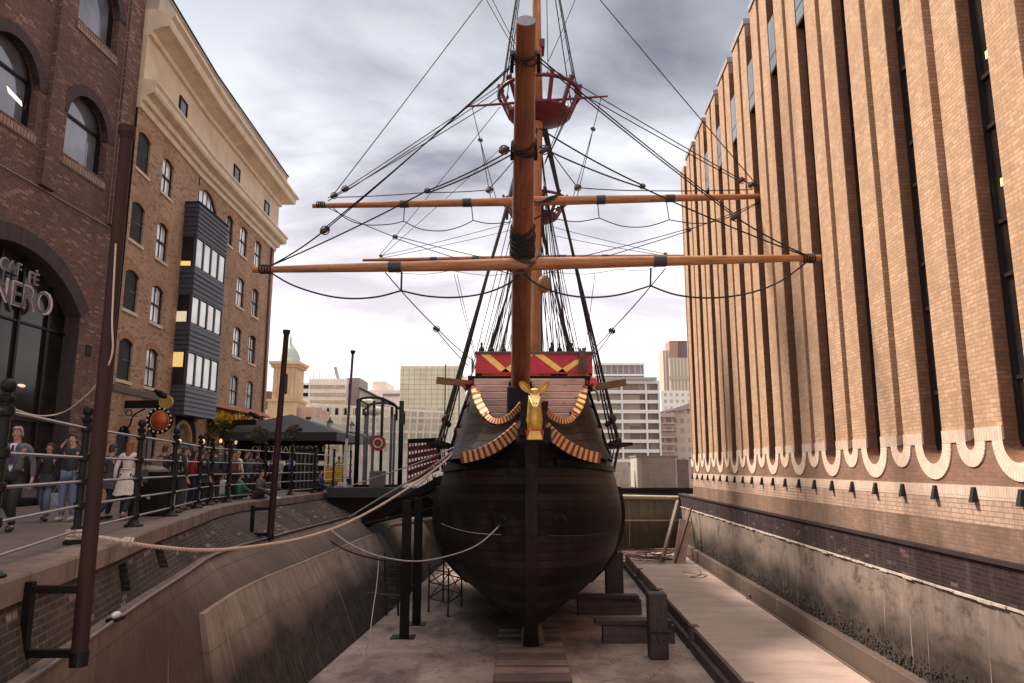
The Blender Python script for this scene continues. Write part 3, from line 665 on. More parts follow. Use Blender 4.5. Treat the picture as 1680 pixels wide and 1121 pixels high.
q = MB(); q.fr = Cf; q.add([(19.35, -.33, 11.86), (20.0, -.33, 11.72), (20.05, -.33, 11.58), (19.45, -.33, 11.70)], [(0,1,2,3)]); q.build('ceiling_light', glow('strip_lamp', (1., .85, .5), 1.0), cb_)
# dim interior glow of the cafe counter, painted as glowing ovals on the glass
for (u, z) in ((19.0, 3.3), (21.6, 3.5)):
    q = MB(); q.fr = Cf; q.ell((u, -.485, z), .18, .012, .05, 10, 6); q.build('painted_lamp_glow', glow('warm_painted_glow', (.9, .6, .45), .5), cb_)
q = MB(); q.fr = Cf; q.box((CU0, -9, 0), (CU1-.02, -.6, CTOP-.02)); q.build('interior_mass', M_black, cb_)
q = MB(); q.fr = Cf; q.box((CU1-.02, -9, 0), (CU1, -.01, CTOP)); q.build('end_wall', M_cbr, cb_)
# ================================================================== WHARF WAREHOUSE (left, far)
A0, A1, A2 = V((-13.92, 25.37, 0)), V((-14.45, 32.0, 0)), V((-14.78, 43.9, 0))
def seg(a, b):
    d = (b-a); L_ = d.length; d.normalize(); n = V((d.y, -d.x, 0))
    return (lambda u, dd, z: (a.x+d.x*u+n.x*dd, a.y+d.y*u+n.y*dd, z)), L_
W1, LW1 = seg(A0, A1); W2, LW2 = seg(A1, A2)
M_wbr = brick('yellow_stock_brick', (.58, .355, .225), (.41, .24, .155), (.44, .30, .22), .235, .078, .011, (.20, .105, .06), .8, .5, .012, pale=((.14, .075, .05), .8))
M_warch = brick('orange_rubbed_brick', (.46, .24, .13), (.36, .19, .11), (.2, .12, .08), .08, .5, .008, None, bump=.003, off=0)
M_cream = plain('cream_render', (.62, .47, .33), .75, 0, .22, .8, .002); M_cream2 = plain('cream_moulding', (.66, .52, .37), .7, 0, .2, 1.5, .002)
M_wgl = glass('sash_glass', (.50, .51, .54), .05); M_wgd = glass('dim_sash_glass', (.16, .15, .15), .05)  # pale base colour stands in for sky reflected in the sash panes
wh = thing('wharf_building', (-14.5, 34, 0), 'yellow stock brick warehouse with cream cornice storey and black boarded bay', 'building')
ZC = 14.35
def U2(y): return y-32.0
rowsz = [(12.9,), (10.1,), (7.5,), (4.95,)]
w1o = []; w2o = []
for z in (12.85, 10.1, 7.5, 4.95):
    for y in (26.15, 28.5): w1o.append(((y-25.37)*1.008, .56, z-.75, z+.60, .16))
for j, z in enumerate((13.25, 10.4, 7.7, 5.1)):
    for y in (38.35, 40.85): w2o.append((U2(y), .58, z-.80, z+.62, .16))
w2o.append((U2(36.2), .5, 12.4, 13.7, .22))
w2o.append((U2(33.1), 1.25, 12.5, 13.3, .75))
g1 = [(1.2, .55, 0, 2.3, .3), (3.6, .6, 0, 2.3, .3)]; g2 = [(U2(32.3), .95, 0, 2.2, .85), (U2(35.1), .5, 0, 2.5, .2), (U2(37.6), .5, .6, 2.4, .2), (U2(39.6), .5, .6, 2.4, .2), (U2(41.8), .5, 0, 2.4, .2)]
def wall_multi(fr, L_, ops, par, nm, zz0=0., zz1=ZC):
    # group by storey so that the arches of different storeys never share columns wrongly
    bands = sorted(set(round(o[2], 2) for o in ops)); q = None
    return arched_wall(fr, 0, L_, zz0, zz1, ops, .14, M_wbr, par, nm)
wall_multi(W1, LW1, w1o, wh, 'wall', 3.4); wall_multi(W2, LW2, w2o, wh, 'wall', 3.4)
arched_wall(W1, 0, LW1, 0, 3.4, g1, .25, M_wbr, wh, 'ground_wall'); arched_wall(W2, 0, LW2, 0, 3.4, g2, .25, M_wbr, wh, 'ground_wall')
def sash(fr, c, hw, zb, zs, rise, par, dim=False, bars=1):
    w_ = archpane(fr, c, hw, zb, zs, rise, -.12, M_wgd if dim else M_wgl, par); q = MB(); q.fr = fr
    for s in (-1, 1): q.box((c+s*hw, -.13, zb), (c+s*(hw-.07), -.07, zs+rise*.4))
    q.box((c-hw, -.13, zb), (c+hw, -.06, zb+.07)); mid = (zb+zs+rise)/2; q.box((c-hw, -.125, mid-.03), (c+hw, -.055, mid+.03))
    for k in range(bars): x = c-hw+2*hw*(k+1)/(bars+1); q.box((x-.016, -.12, zb), (x+.016, -.09, zs+rise*.9))
    q.build('frame', M_iron, w_); arch_ring(fr, c, hw-.05, zs, rise, .07, M_iron, w_, -.07, 'frame_head')
    q = MB(); q.fr = fr; q.box((c-hw-.08, -.05, zb-.12), (c+hw+.08, .05, zb-.003)); q.build('sill', M_cream, par)
    arch_ring(fr, c, hw, zs, rise, .26, M_warch, par, .012)
rr = random.Random(5)
for o in w1o: sash(W1, *o, wh, dim=rr.random() < .35)
for o in w2o[:-1]: sash(W2, *o, wh, dim=rr.random() < .25)
sash(W2, *w2o[-1], wh, bars=4)
for o in g1: sash(W1, *o, wh, True)
for o in g2: sash(W2, *o, wh, True)
q = MB(); q.fr = W1; q.box((0, 0, 3.75), (LW1, .06, 3.98)); q.build('stone_string', plain('grey_string_course', (.12, .085, .075), .8), wh)
# cornice: profile swept along the bent front
def cornice(name, prof, mat):
    q = MB(); rows = []
    dirs = [(A0, V(W1(0,1,0))-V(W1(0,0,0))), (A1, None), (A2, V(W2(0,1,0))-V(W2(0,0,0)))]
    n1 = dirs[0][1]; n2 = dirs[2][1]; nm = (n1+n2).normalized()
    ext = (A2-A1).normalized()*.0
    for (p, n_) in ((A0, n1), (A1, nm), (A2+ext, n2)): rows.append([V((p.x+n_.x*d, p.y+n_.y*d, z)) for d, z in prof])
    # return round the far end
    e = V((0, 1, 0)); rows.append([V((A2.x+n2.x*d, A2.y+max(d, 0), z)) for d, z in prof]); rows.append([V((A2.x-9, A2.y+max(d, 0), z)) for d, z in prof])
    q.grid(rows); pr = [V((A0.x+n1.x*d, A0.y+n1.y*d, z)) for d, z in prof]; q.add(pr+[V((A0.x-.3, A0.y, prof[-1][1])), V((A0.x-.3, A0.y, prof[0][1]))], [tuple(range(len(pr)+2))]); return q.build(name, mat, wh, recalc=False)
cornice('lower_cornice', [(0, ZC), (.08, ZC+.02), (.1, ZC+.25), (.22, ZC+.3), (.25, ZC+.5), (.50, ZC+.62), (.55, ZC+.72), (.55, ZC+.92), (.62, ZC+1.0), (.62, ZC+1.08), (.1, ZC+1.16)], M_cream2)
cornice('attic_wall', [(.1, ZC+1.16), (.1, ZC+2.95)], M_cream)
cornice('main_cornice', [(.1, ZC+2.95), (.22, ZC+2.97), (.25, ZC+3.15), (.6, ZC+3.3), (.85, ZC+3.36), (.9, ZC+3.5), (.9, ZC+3.68), (1.05, ZC+3.78), (1.05, ZC+3.9), (.5, ZC+4.0), (.42, ZC+4.02)], M_cream2)
cornice('parapet', [(.42, ZC+4.02), (.42, ZC+5.0), (.46, ZC+5.0), (.46, ZC+5.08)], plain('grey_cream_render', (.42, .34, .27), .8, 0, .2, .8))
cornice('parapet_flashing', [(.46, ZC+5.08), (.50, ZC+5.09), (.50, ZC+5.15), (-.3, ZC+5.2)], M_dark)
for fr, u in ((W1, 3.9), (W2, U2(36.4)), (W2, U2(41.6))):
    q = MB(); q.fr = fr; q.box((u-.5, .09, ZC+1.6), (u+.5, .115, ZC+2.35)); w_ = q.build('attic_window', M_cgd, wh)
    q = MB(); q.fr = fr; q.box((u-.42, .1, ZC+2.28), (u+.42, .15, ZC+2.35)); q.box((u-.42, .1, ZC+1.6), (u-.36, .15, ZC+2.35)); q.box((u+.36, .1, ZC+1.6), (u+.42, .15, ZC+2.35)); q.box((u-.42, .1, ZC+1.6), (u+.42, .13, ZC+1.66)); q.build('frame', M_iron, w_)
for y in (27.5, 30., 33.):
    fr, u = (W1, y-25) if y < 32 else (W2, U2(y)); q = MB(); q.fr = fr; q.ell((u, .1, ZC+5.3), .2, .16, .14, 8, 5); q.build('roof_vent', M_dark, wh)
q = MB(); q.fr = W2; q.tube([(LW2-.8, .08, 3.0), (LW2-.8, .08, ZC)], .06, 8); q.build('drainpipe', plain('brown_pipe', (.09, .04, .03), .5), wh, smooth=True)
MB().box((A2.x-9, 43.6, 0), (A2.x-.03, 43.88, ZC+5.0)).build('end_wall', M_wbr, wh)
MB().add([(A0.x-9, 25.4, 0), (-13.95, 25.4, 0), (A1.x-.3, 32, 0), (A2.x-.3, 43.6, 0), (A2.x-9, 43.6, 0)]+[(A0.x-9, 25.4, 19.3), (-13.95, 25.4, 19.3), (A1.x-.3, 32, 19.3), (A2.x-.3, 43.6, 19.3), (A2.x-9, 43.6, 19.3)], [(0,1,6,5),(1,2,7,6),(2,3,8,7),(3,4,9,8),(5,6,7,8,9)]).build('roof_mass', M_black, wh)
# boarded bay
def weatherboard(name, c1, c2):
    m = Mt(name, .5, 0, .4); uv = m.coord('UV'); s_ = m.n('ShaderNodeSeparateXYZ'); m.l(uv, s_.inputs[0]); f = m.math('FRACT', m.math('DIVIDE', s_.outputs[1], .2))
    n = m.noise(m.coord('UV', (.4, 3, 1)), 2, 6); c = m.mix(n, c1, c2); m.col(c); m.bump(m.math('MULTIPLY', f, -1.), .03, 1.); return m.m
M_wb = weatherboard('black_weatherboard', (.040, .038, .050), (.065, .062, .08))
def bx(n, a, b, m, p, bev=0): return MB().box(a, b, bev).build(n, m, p)
BX0, BX1, BY0, BY1 = -14.76, -13.72, 30.6, 33.9
bz = [(3.3, 4.45, 0), (4.45, 6.05, 1), (6.05, 7.1, 0), (7.1, 8.5, 1), (8.5, 9.6, 0), (9.6, 11.1, 1), (11.1, 12.55, 0)]
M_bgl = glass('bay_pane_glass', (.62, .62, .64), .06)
bayp = bx('bay_cap', (BX0, BY0-.03, 12.551), (BX1+.04, BY1+.03, 12.62), M_dark, wh)
for z0, z1, win in bz:
    if not win:
        mb = MB(); nb = max(1, round((z1-z0)/.2)); h = (z1-z0)/nb
        for k in range(nb):
            a, b = z0+k*h, z0+(k+1)*h
            for (i0, i1) in (((BX1, BY0), (BX1, BY1)), ((BX0-1.0, BY0), (BX1, BY0))):
                if i0[0] == i1[0]: mb.add([(BX1+.035, BY0-.03, a), (BX1+.035, BY1, a), (BX1, BY1, b), (BX1, BY0, b), (BX1, BY0, a), (BX1, BY1, a)], [(0,1,2,3), (0,4,5,1)])
                else: mb.add([(BX0-1., BY0-.035, a), (BX1+.03, BY0-.035, a), (BX1, BY0, b), (BX0-1., BY0, b), (BX0-1., BY0, a), (BX1, BY0, a)], [(0,1,2,3), (0,4,5,1)])
        mb.add([(BX0, BY0, z0), (BX1, BY0, z0), (BX1, BY1, z0), (BX0, BY1, z0)], [(0,3,2,1)]); mb.box((BX0, BY1-.02, z0), (BX1-.003, BY1, z1)); mb.build('weatherboarding', M_wb, wh)
    else:
        w_ = bx('bay_window', (BX0+.05, BY0+.04, z0), (BX1-.05, BY1-.04, z1), M_cgd, wh)
        mb = MB(); n = 4; Wd = (BY1-BY0)
        for k in range(n+1): y = BY0+Wd*k/n; mb.box((BX1-.06, y-.06 if k else y, z0), (BX1+.01, y+.06 if k < n else y, z1))
        for z in (z0, z1-.09): mb.box((BX1-.06, BY0, z), (BX1+.012, BY1, z+.09)); mb.box((BX0-1., BY0-.012, z), (BX1, BY0+.05, z+.09))
        mb.box((BX1-.1, BY0-.008, z0), (BX1-.002, BY0+.05, z1)); mb.box((BX0-.2, BY0-.008, z0), (BX0+.12, BY0+.05, z1)); mb.build('frame', M_wb, w_)
        for k in range(n):
            y = BY0+Wd*k/n; mb = MB(); mb.box((BX1-.045, y+.13, z0+.16), (BX1-.03, y+Wd/n-.11, z1-.14)); mb.build('pane', M_bgl, w_)
        if z0 < 5 or 7 < z0 < 8: bx('interior_glow_panel', (BX0+.3, BY0+.02, z1-.75 if z0 < 5 else z0+.15), (BX1-.2, BY0+.036, z1-.12 if z0 < 5 else z0+.6), glow('lit_interior', (1., .68, .25) if z0 < 5 else (.8, .7, .5), .3), w_)  # thin glowing panels over the glass stand in for the lit interior
        else: bx('interior_glow_panel', (BX0+.3, BY0+.02, z0+.12), (BX1-.2, BY0+.036, z0+.32), glow('lit_interior2', (1., .68, .2), .35), w_)
# ================================================================== SHIP
ship = thing('sailing_ship', (.6, 33, FZ+.3), 'black hulled wooden galleon with golden deer figurehead standing in the drained dock', 'ship')
def cx(y): return .56+.008*(y-22)
M_spar = wood('varnished_spar', (.46, .19, .075), (.27, .095, .035), (.58, .28, .12), .38, 1., 1, .002)
M_spar2 = wood('dark_varnished_spar', (.22, .075, .034), (.11, .035, .018), (.32, .125, .055), .34, 1., 1, .002)
M_rope = plain('tarred_rope', (.018, .014, .015), .8, 0, .4, 30, .004); M_rope2 = plain('brown_rope', (.075, .05, .04), .85, 0, .4, 30, .004)
M_red = plain('dark_red_paint', (.13, .014, .026), .5, 0, .3, 3); M_red2 = plain('bright_red_paint', (.50, .02, .045), .45, 0, .25, 4)
M_yel = plain('yellow_paint', (.98, .68, .15), .5, 0, .25, 5); M_ochre = plain('ochre_panel', (.50, .18, .03), .5, 0, .35, 5)
def hull_mat(name, c1, c2, dist=.01, sw=.09):
    m = Mt(name, .55, 0, .12); uv = m.coord('UV'); s_ = m.n('ShaderNodeSeparateXYZ'); m.l(uv, s_.inputs[0])
    f = m.math('FRACT', m.math('MULTIPLY', s_.outputs[1], 1/.24)); seam = m.math('LESS_THAN', f, sw)
    n = m.noise(m.coord('UV', (.5, 5, 1)), 2.2, 7, .65); n2 = m.noise(m.coord('Pos'), .7, 6, .6); n3 = m.noise(m.coord('Pos', (1, 1, .2)), 2.5, 5, .7)
    pl = m.n('ShaderNodeTexWhiteNoise', noise_dimensions='1D'); m.l(m.math('FLOOR', m.math('MULTIPLY', s_.outputs[1], 1/.24)), pl.inputs['W']); c = m.mix(n, c1, c2); c = m.mix(m.rng(pl.outputs[0], .3, 1, 0, .75), c, tuple(x*2.6 for x in c2)); c = m.mix(m.rng(n2, .5, .72, 0, .6), c, (.08, .052, .044)); c = m.mix(m.rng(n3, .62, .75, 0, .35), c, (.085, .06, .05)); c = m.mix(m.math('MULTIPLY', seam, .8), c, (.004, .003, .003)); m.col(c)
    m.bump(m.math('SUBTRACT', m.math('MULTIPLY', n, .5), seam), dist, .8); m.rough(.34, .65, n2); return m.m
M_hull = hull_mat('tarred_hull_planks', (.010, .0065, .006), (.018, .011, .010)); M_hull2 = hull_mat('black_upperworks', (.006, .0045, .0045), (.010, .007, .007), .01, .13)
M_beak = hull_mat('brown_black_beak_planks', (.016, .009, .008), (.028, .017, .015), .02, .17)
# half breadth by height at midship
HB = [(-4.1, 0.14), (-3.95, 0.45), (-3.7, 1.32), (-3.35, 2.1), (-2.9, 2.66), (-2.4, 3.02), (-1.8, 3.32), (-0.9, 3.48), (-0.2, 3.44), (0.5, 3.3), (1.2, 3.1), (1.85, 2.92), (2.75, 2.7), (3.7, 2.34), (4.4, 2.14)]
STEM = [(-4.1, 23.1), (-3.2, 22.5), (-2, 21.95), (-.6, 21.55), (.8, 21.25), (2.4, 21.2), (4.4, 21.2)]
LEN = [(-4.1, 14.), (-3.2, 9.), (-2, 7.6), (-.5, 7.0), (1, 7.0), (2.5, 7.), (4.4, 7.0)]
PW = [(-4.1, 1.4), (-3.2, 1.6), (-2, 1.85), (-.5, 1.9), (1.2, 1.75), (2.6, 1.5), (4.4, 1.45)]
def sm(tab, z):     # lightly smoothed table lookup
    return (interp(tab, z-.25)+2*interp(tab, z)+interp(tab, z+.25))/4
def hbz(y, z):
    s_ = max(0., y-sm(STEM, z)); L_ = sm(LEN, z); p = sm(PW, z); t = min(1., s_/L_)
    w_ = max(0., 1-(1-t)**p)**(1/p); aft = 1-.25*max(0, (y-36)/9)**2
    return max(.13, (sm(HB, z)+0.)*w_*aft) if z > -4.0 else max(.12, sm(HB, z)*w_)
def ztop(y): return interp([(21, 1.9), (22.4, 2.15), (23.4, 2.9), (24.5, 4.05), (27, 4.15), (31, 4.3), (31.3, 3.3), (38, 3.5), (38.4, 5.2), (46, 6.2)], y)
TY = [0, .008, .02, .04, .07, .1, .13, .16, .2, .25, .31, .37, .43, .5, .58, .66, .72, .78, .85, .92, 1.]; YE = 44.2
def hull_pt(t, v, side, off=0.):
    ytop = sm(STEM, 3)+t*(YE-sm(STEM, 3)); zt = ztop(ytop); z = -4.1+(zt+4.1)*v
    y0 = sm(STEM, z); y = y0+t*(YE-y0); h = hbz(y, z)+off
    return V((cx(y)+side*h, y, z))
VZ = [i/34 for i in range(35)]
for side in (-1, 1):
    rows = [[hull_pt(t, v, side) for v in VZ] for t in TY]; q = MB(); q.grid(rows, flip=side > 0)
    q.mi = 0; o = q.build('hull_side', [M_hull, M_hull2], ship, smooth=True, recalc=False)
    uv = o.data.uv_layers[0]
    for p in o.data.polygons:
        zc = p.center.z+ship.location.z; p.material_index = 1 if zc > 1.0 else 0
        for li in p.loop_indices:
            c = o.data.vertices[o.data.loops[li].vertex_index].co+ship.location; uv.data[li].uv = (c.y+abs(c.x)*.6, c.z+.12*max(0, 26-c.y)*-.25)
# wales: ribs running along the hull
def wale(z0, dz, th, ya, yb, side, name='wale', mat=None, rise=0.0):
    q = MB(); rows = []
    n = 26
    for i in range(n+1):
        y = ya+(yb-ya)*(i/n)**1.4; zz = z0+rise*max(0, (26-y)/5)**1.5
        r_ = []
        for (dd, k) in ((-.03, -1), (th, -.75), (th, .75), (-.03, 1)):
            z = zz+k*dz/2; r_.append(V((cx(y)+side*(hbz(y, z)+dd), y, z)))
        rows.append(r_)
    q.grid(rows, flip=side < 0); return q.build(name, mat or M_hull2, ship, recalc=False)
for side in (-1, 1):
    for (z0, dz, th, rise) in ((1.05, .24, .10, .25), (1.75, .2, .09, .2), (2.5, .16, .07, .1), (3.3, .13, .06, 0)): wale(z0, dz, th, 21.5 if z0 < 2.4 else 24.6, 44, side, 'wale', M_hull2, rise)
    # thick sheathing below, starting well aft of the bow
    rows = []
    for y in [27.5+i*1.1 for i in range(15)]: rows.append([V((cx(y)+side*(hbz(y, z)+(.14 if 0 < k < 9 else -.02)), y, z)) for k, z in enumerate([-3.0, -2.98, -2.5, -2., -1.5, -1., -.5, 0., .4, .42])])
    q = MB(); q.grid(rows, flip=side < 0); q.add(rows[0], [tuple(range(10))]); q.build('side_sheathing', M_hull, ship, recalc=False)
# keel, stem
q = MB(); rows = []
prof = [(23.6, -4.15), (23.05, -4.15), (22.75, -3.75), (22.35, -3.0), (21.85, -2.0), (21.45, -.8), (21.15, .4), (20.85, 1.2), (20.3, 1.95), (19.75, 2.3)]
back = [(24.4, -4.0), (24.1, -3.9), (23.7, -3.4), (23.2, -2.8), (22.6, -1.8), (22.2, -.7), (21.9, .4), (21.9, 1.3), (21.6, 2.2), (21.2, 2.5)]
wd = [.22, .24, .2, .18, .17, .17, .17, .18, .19, .19]
rows = [[V((cx(a[0])-w_, a[0], a[1])), V((cx(a[0])+w_, a[0], a[1])), V((cx(b[0])+w_, b[0], b[1])), V((cx(b[0])-w_, b[0], b[1]))] for a, b, w_ in zip(prof, back, wd)]
q.grid(rows, closed=True); q.add(rows[0], [(0,1,2,3)]); q.add(rows[-1], [(3,2,1,0)]); q.build('stem_post', plain('worn_black_stem', (.025, .015, .013), .5, 0, .5, 2.2, .012, spec=.25, grain=(3,3,.6)), ship)
MB().box((cx(30)-.2, 23.5, -4.15), (cx(30)+.2, 44, -3.9)).build('keel', M_hull, ship)
MB().add([(cx(23)-.30, 23.2, -4.12), (cx(23)+.42, 23.2, -4.12), (cx(23)+.28, 23.25, -3.3), (cx(23)-.2, 23.25, -3.3), (cx(23)-.3, 23.7, -4.12), (cx(23)+.42, 23.7, -4.12), (cx(23)+.28, 23.6, -3.3), (cx(23)-.2, 23.6, -3.3)], [(0,1,2,3), (1,5,6,2), (4,0,3,7), (4,7,6,5), (3,2,6,7)]).build('forefoot_cheek', plain('ochre_brown_cheek', (.16, .10, .055), .7, 0, .6, 3, .01), ship)
# beak head built round both rails
def sx_(pt, side, c=.56): return V((c+(pt.x-c)*side*1., pt.y, pt.z))
def half(px, py, Y):   # left-hand photograph point -> half breadth point (positive)
    p = P(px, py, Y); return (cx(Y)-p.x, p.y, p.z)
UP = [half(*a) for a in ((797, 681, 22.6), (806, 689, 22.1), (820, 691, 21.5), (836, 684, 20.9), (848, 673, 20.3), (857, 662, 19.8))]
LO = [half(*a) for a in ((756, 752, 22.4), (778, 747, 21.9), (800, 739, 21.4), (822, 726, 20.9), (840, 712, 20.3), (852, 701, 19.8))]
TOPR = [half(*a) for a in ((779, 633, 24.2), (781, 648, 23.8), (787, 664, 23.2), (797, 680, 22.6))]
def hp(p, side, off=0.): return V((cx(p[1])+side*(p[0]+off), p[1], p[2]))
def band_mat(nm, ya, yb, ra, rb):
    m = Mt(nm, .5, 0, .4); s_ = m.n('ShaderNodeSeparateXYZ'); m.l(m.coord('UV'), s_.inputs[0])
    f = m.math('FRACT', s_.outputs[0]); g = m.math('LESS_THAN', f, .46); n = m.noise(m.coord('Pos'), 6, 5, .6)
    y_ = m.mix(m.rng(n, .4, .7), ya, yb); r_ = m.mix(m.rng(n, .4, .7), ra, rb); c = m.mix(g, y_, r_); m.col(c); return m.m
M_band = band_mat('striped_band_orange', (.85, .48, .24), (.78, .38, .12), (.24, .05, .04), (.17, .05, .03)); M_bandy = band_mat('striped_band_yellow', (.92, .66, .20), (.85, .52, .14), (.30, .025, .035), (.20, .03, .03))
def bdir(t, side):
    d = V((t.z, 0, -t.x)).normalized()
    return d if d.dot(V((-side*.7, 0, .7))) >= 0 else -d
def band(pts, side, wd_, n=6, per=.32, name='striped_rail', tilt=0., face=.0, th=.07, mat=None):
    pp = smoothpts([hp(p, side) for p in pts], n); q = MB(); acc = 0.
    for a, b in zip(pp, pp[1:]):
        l = (b-a).length; d = bdir(b-a, side)*wd_/2
        out_ = V((side*-.25, -1, 0)).normalized()*th
        u0, u1 = acc/per, (acc+l)/per
        for (c0, c1, c2, c3) in ((a-d+out_, b-d+out_, b+d+out_, a+d+out_), (a+d+out_, b+d+out_, b+d-out_, a+d-out_), (a-d-out_, b-d-out_, b-d+out_, a-d+out_), (a+d-out_, b+d-out_, b-d-out_, a-d-out_)):
            q.add([c0, c1, c2, c3], [(0,1,2,3) if side < 0 else (3,2,1,0)], [[(u0, 0), (u1, 0), (u1, 1), (u0, 1)] if side < 0 else [(u0, 1), (u1, 1), (u1, 0), (u0, 0)]])
        acc += l
    for a, s2, tt in ((pp[0], 1, pp[1]-pp[0]), (pp[-1], -1, pp[-1]-pp[-2])):
        d = bdir(tt, side)*wd_/2; out_ = V((side*-.25, -1, 0)).normalized()*th; q.add([a-d+out_, a+d+out_, a+d-out_, a-d-out_], [(0,1,2,3)], [[(.1, 0)]*4])
    return q.build(name, mat or M_band, ship, recalc=False)
for side in (-1, 1):
    up = smoothpts([hp(p, side) for p in UP], 5); lo_ = smoothpts([hp(p, side) for p in LO], 5); rows = []
    for k in range(9):
        t = k/8; rows.append([a.lerp(b, t)+V((-side*.0, 0, 0))+V((side*-.16, .0, 0))*math.sin(math.pi*t) for a, b in zip(up, lo_)])
    q = MB(); q.grid(rows, flip=side > 0); o = q.build('beak_side', M_beak, ship, recalc=False, smooth=True)
    uv = o.data.uv_layers[0]; nn = len(up)
    for p in o.data.polygons:
        for li in p.loop_indices:
            vi = o.data.loops[li].vertex_index; uv.data[li].uv = ((vi % nn)*.2, (vi//nn)/8*1.25)
    # hull shoulder between the upper rails, and panel from beak to hull side
    q = MB(); tr = smoothpts([hp(p, side) for p in TOPR], 4); rows = []
    outer = [V((cx(25.6)+side*(2.25-.0*i), 25.6, 4.0-.17*i)) for i in range(len(tr))]
    outer = [V((cx(25.4)+side*(hbz(25.4, z)+.02), 25.4, z)) for z in [4.0-1.1*i/(len(tr)-1) for i in range(len(tr))]]
    mid = [(a+b)/2+V((side*.12, -.2, 0)) for a, b in zip(tr, outer)]
    q.grid([tr, mid, outer], flip=side < 0); q.build('bow_shoulder', M_hull2, ship, recalc=False, smooth=True)
    low1 = hp(LO[0], side); q = MB(); a0 = hp(UP[0], side); b0 = V((cx(25.2)+side*(hbz(25.2, 2.9)+.03), 25.2, 2.9)); c0 = V((cx(25.2)+side*(hbz(25.2, 1.4)+.05), 25.2, 1.4)); e0 = [a0.lerp(low1, k/8)+V((side*-.16, 0, 0))*math.sin(math.pi*k/8) for k in range(9)]; e3 = [V((cx(25.4)+side*(hbz(25.4, z_)+.03), 25.4, z_)) for z_ in [3.0-1.7*k/8 for k in range(9)]]
    rw_ = [[a.lerp(b, j/6)+V((side*.22, -.22, 0))*math.sin(math.pi*j/6) for a, b in zip(e0, e3)] for j in range(7)]
    q.grid(rw_, flip=side < 0); q.build('bow_side_panel', M_hull2, ship, recalc=False, smooth=True)
    band(UP, side, .17, 6, .20); band(LO, side, .32, 6, .27); band(TOPR, side, .24, 6, .36, mat=M_bandy)
    st = [hp(UP[0], side), V((cx(24.6)+side*(hbz(24.6, 2.65)+.10), 24.6, 2.62))]
    q = MB(); a, b = st; d = V((0, 0, .085)); o_ = V((0, -.06, 0)); q.add([a-d+o_, b-d+o_, b+d+o_, a+d+o_], [(0,1,2,3) if side < 0 else (3,2,1,0)], [[(0, 0), (5, 0), (5, 1), (0, 1)] if side < 0 else [(0, 1), (5, 1), (5, 0), (0, 0)]]); q.add([a-d+o_, b-d+o_, b-d-o_, a-d-o_, a+d+o_, b+d+o_, b+d-o_, a+d-o_], [(0,1,2,3), (4,5,6,7), (1,5,6,2)], [[(0, 0)]*4]*3)
    q.build('striped_rail', M_band, ship, recalc=False)
    # dark carved posts each side of the figurehead
    p0, p1 = P(858+ (0 if side < 0 else 37), 660, 19.75), P(858+(0 if side < 0 else 30), 716, 19.7)
    MB().beam(p0, p1, .14, .4, (0, 1, 0)).build('head_post', M_hull2, ship)
    # pale scroll rail over the shoulder
    sc = smoothpts([P((765 if side < 0 else 982)-(-side)*0, 658, 25.3), P(768 if side < 0 else 980, 645, 25.2), P(775 if side < 0 else 972, 636, 25.0)], 5)
    q = MB(); q.tube(sc, [.05]*len(sc), 6); q.build('scroll_moulding', plain('pale_moulding', (.42, .34, .30), .6, 0, .3), ship, smooth=True, recalc=False)
    sc = smoothpts([V((cx(26)+side*(hbz(25.8, z)+.1), 25.7-(z-2)*.1, z)) for z in (1.3, 2., 2.7, 3.4, 3.75)], 4); q = MB(); q.tube(sc, .055, 6); q.build('side_moulding', M_hull2, ship, smooth=True, recalc=False)
    boxo('chesstree', (cx(25.3)+side*(hbz(25.3, 2.35)+.02), 25.1, 2.2), (cx(25.3)+side*(hbz(25.3, 2.35)+.16), 25.4, 2.42), plain('pinkish_wood', (.36, .2, .15), .6), ship)
# beakhead grating floor and planked bulkhead
q = MB(); rows = []
M_plk = wood('pinkish_weathered_plank', (.60, .38, .33), (.40, .24, .21), (.70, .48, .42), .6, 1., 0, .004, kind='Object')
for k in range(7):
    z0 = 2.38+k*.235; yk = 23.2+.14*k; wl = interp([(2.3, .95), (2.6, 1.25), (3.1, 1.62), (3.9, 1.86)], z0); q = MB(); q.box((cx(24)-wl, yk, z0), (cx(24)+wl, yk+.09, z0+.205), .012); q.build('bulkhead_plank', M_plk, ship)
q = MB(); q.add([(cx(24)-1.9, 24.35, 3.95), (cx(24)+1.9, 24.35, 3.95), (cx(24)+1.2, 23.4, 2.2), (cx(24)-1.2, 23.4, 2.2)], [(0,1,2,3)]); q.build('bulkhead_backing', M_black, ship)
q = MB(); q.add([(cx(22)-1.25, 23.3, 2.3), (cx(22)+1.25, 23.3, 2.3), (cx(20)+.2, 20.2, 2.35), (cx(20)-.2, 20.2, 2.35)], [(0,1,2,3)]); q.build('beak_floor', M_beak, ship)
boxo('deck_beam', (cx(24)-2.05, 24.3, 3.98), (cx(24)+2.05, 24.6, 4.13), M_hull2, ship, .01)
MB().add([(cx(26)-2.2, 24.6, 3.9), (cx(26)+2.2, 24.6, 3.9), (cx(30)+2.4, 31, 4.0), (cx(30)-2.4, 31, 4.0)], [(0,1,2,3)]).build('forecastle_deck', M_plk, ship)
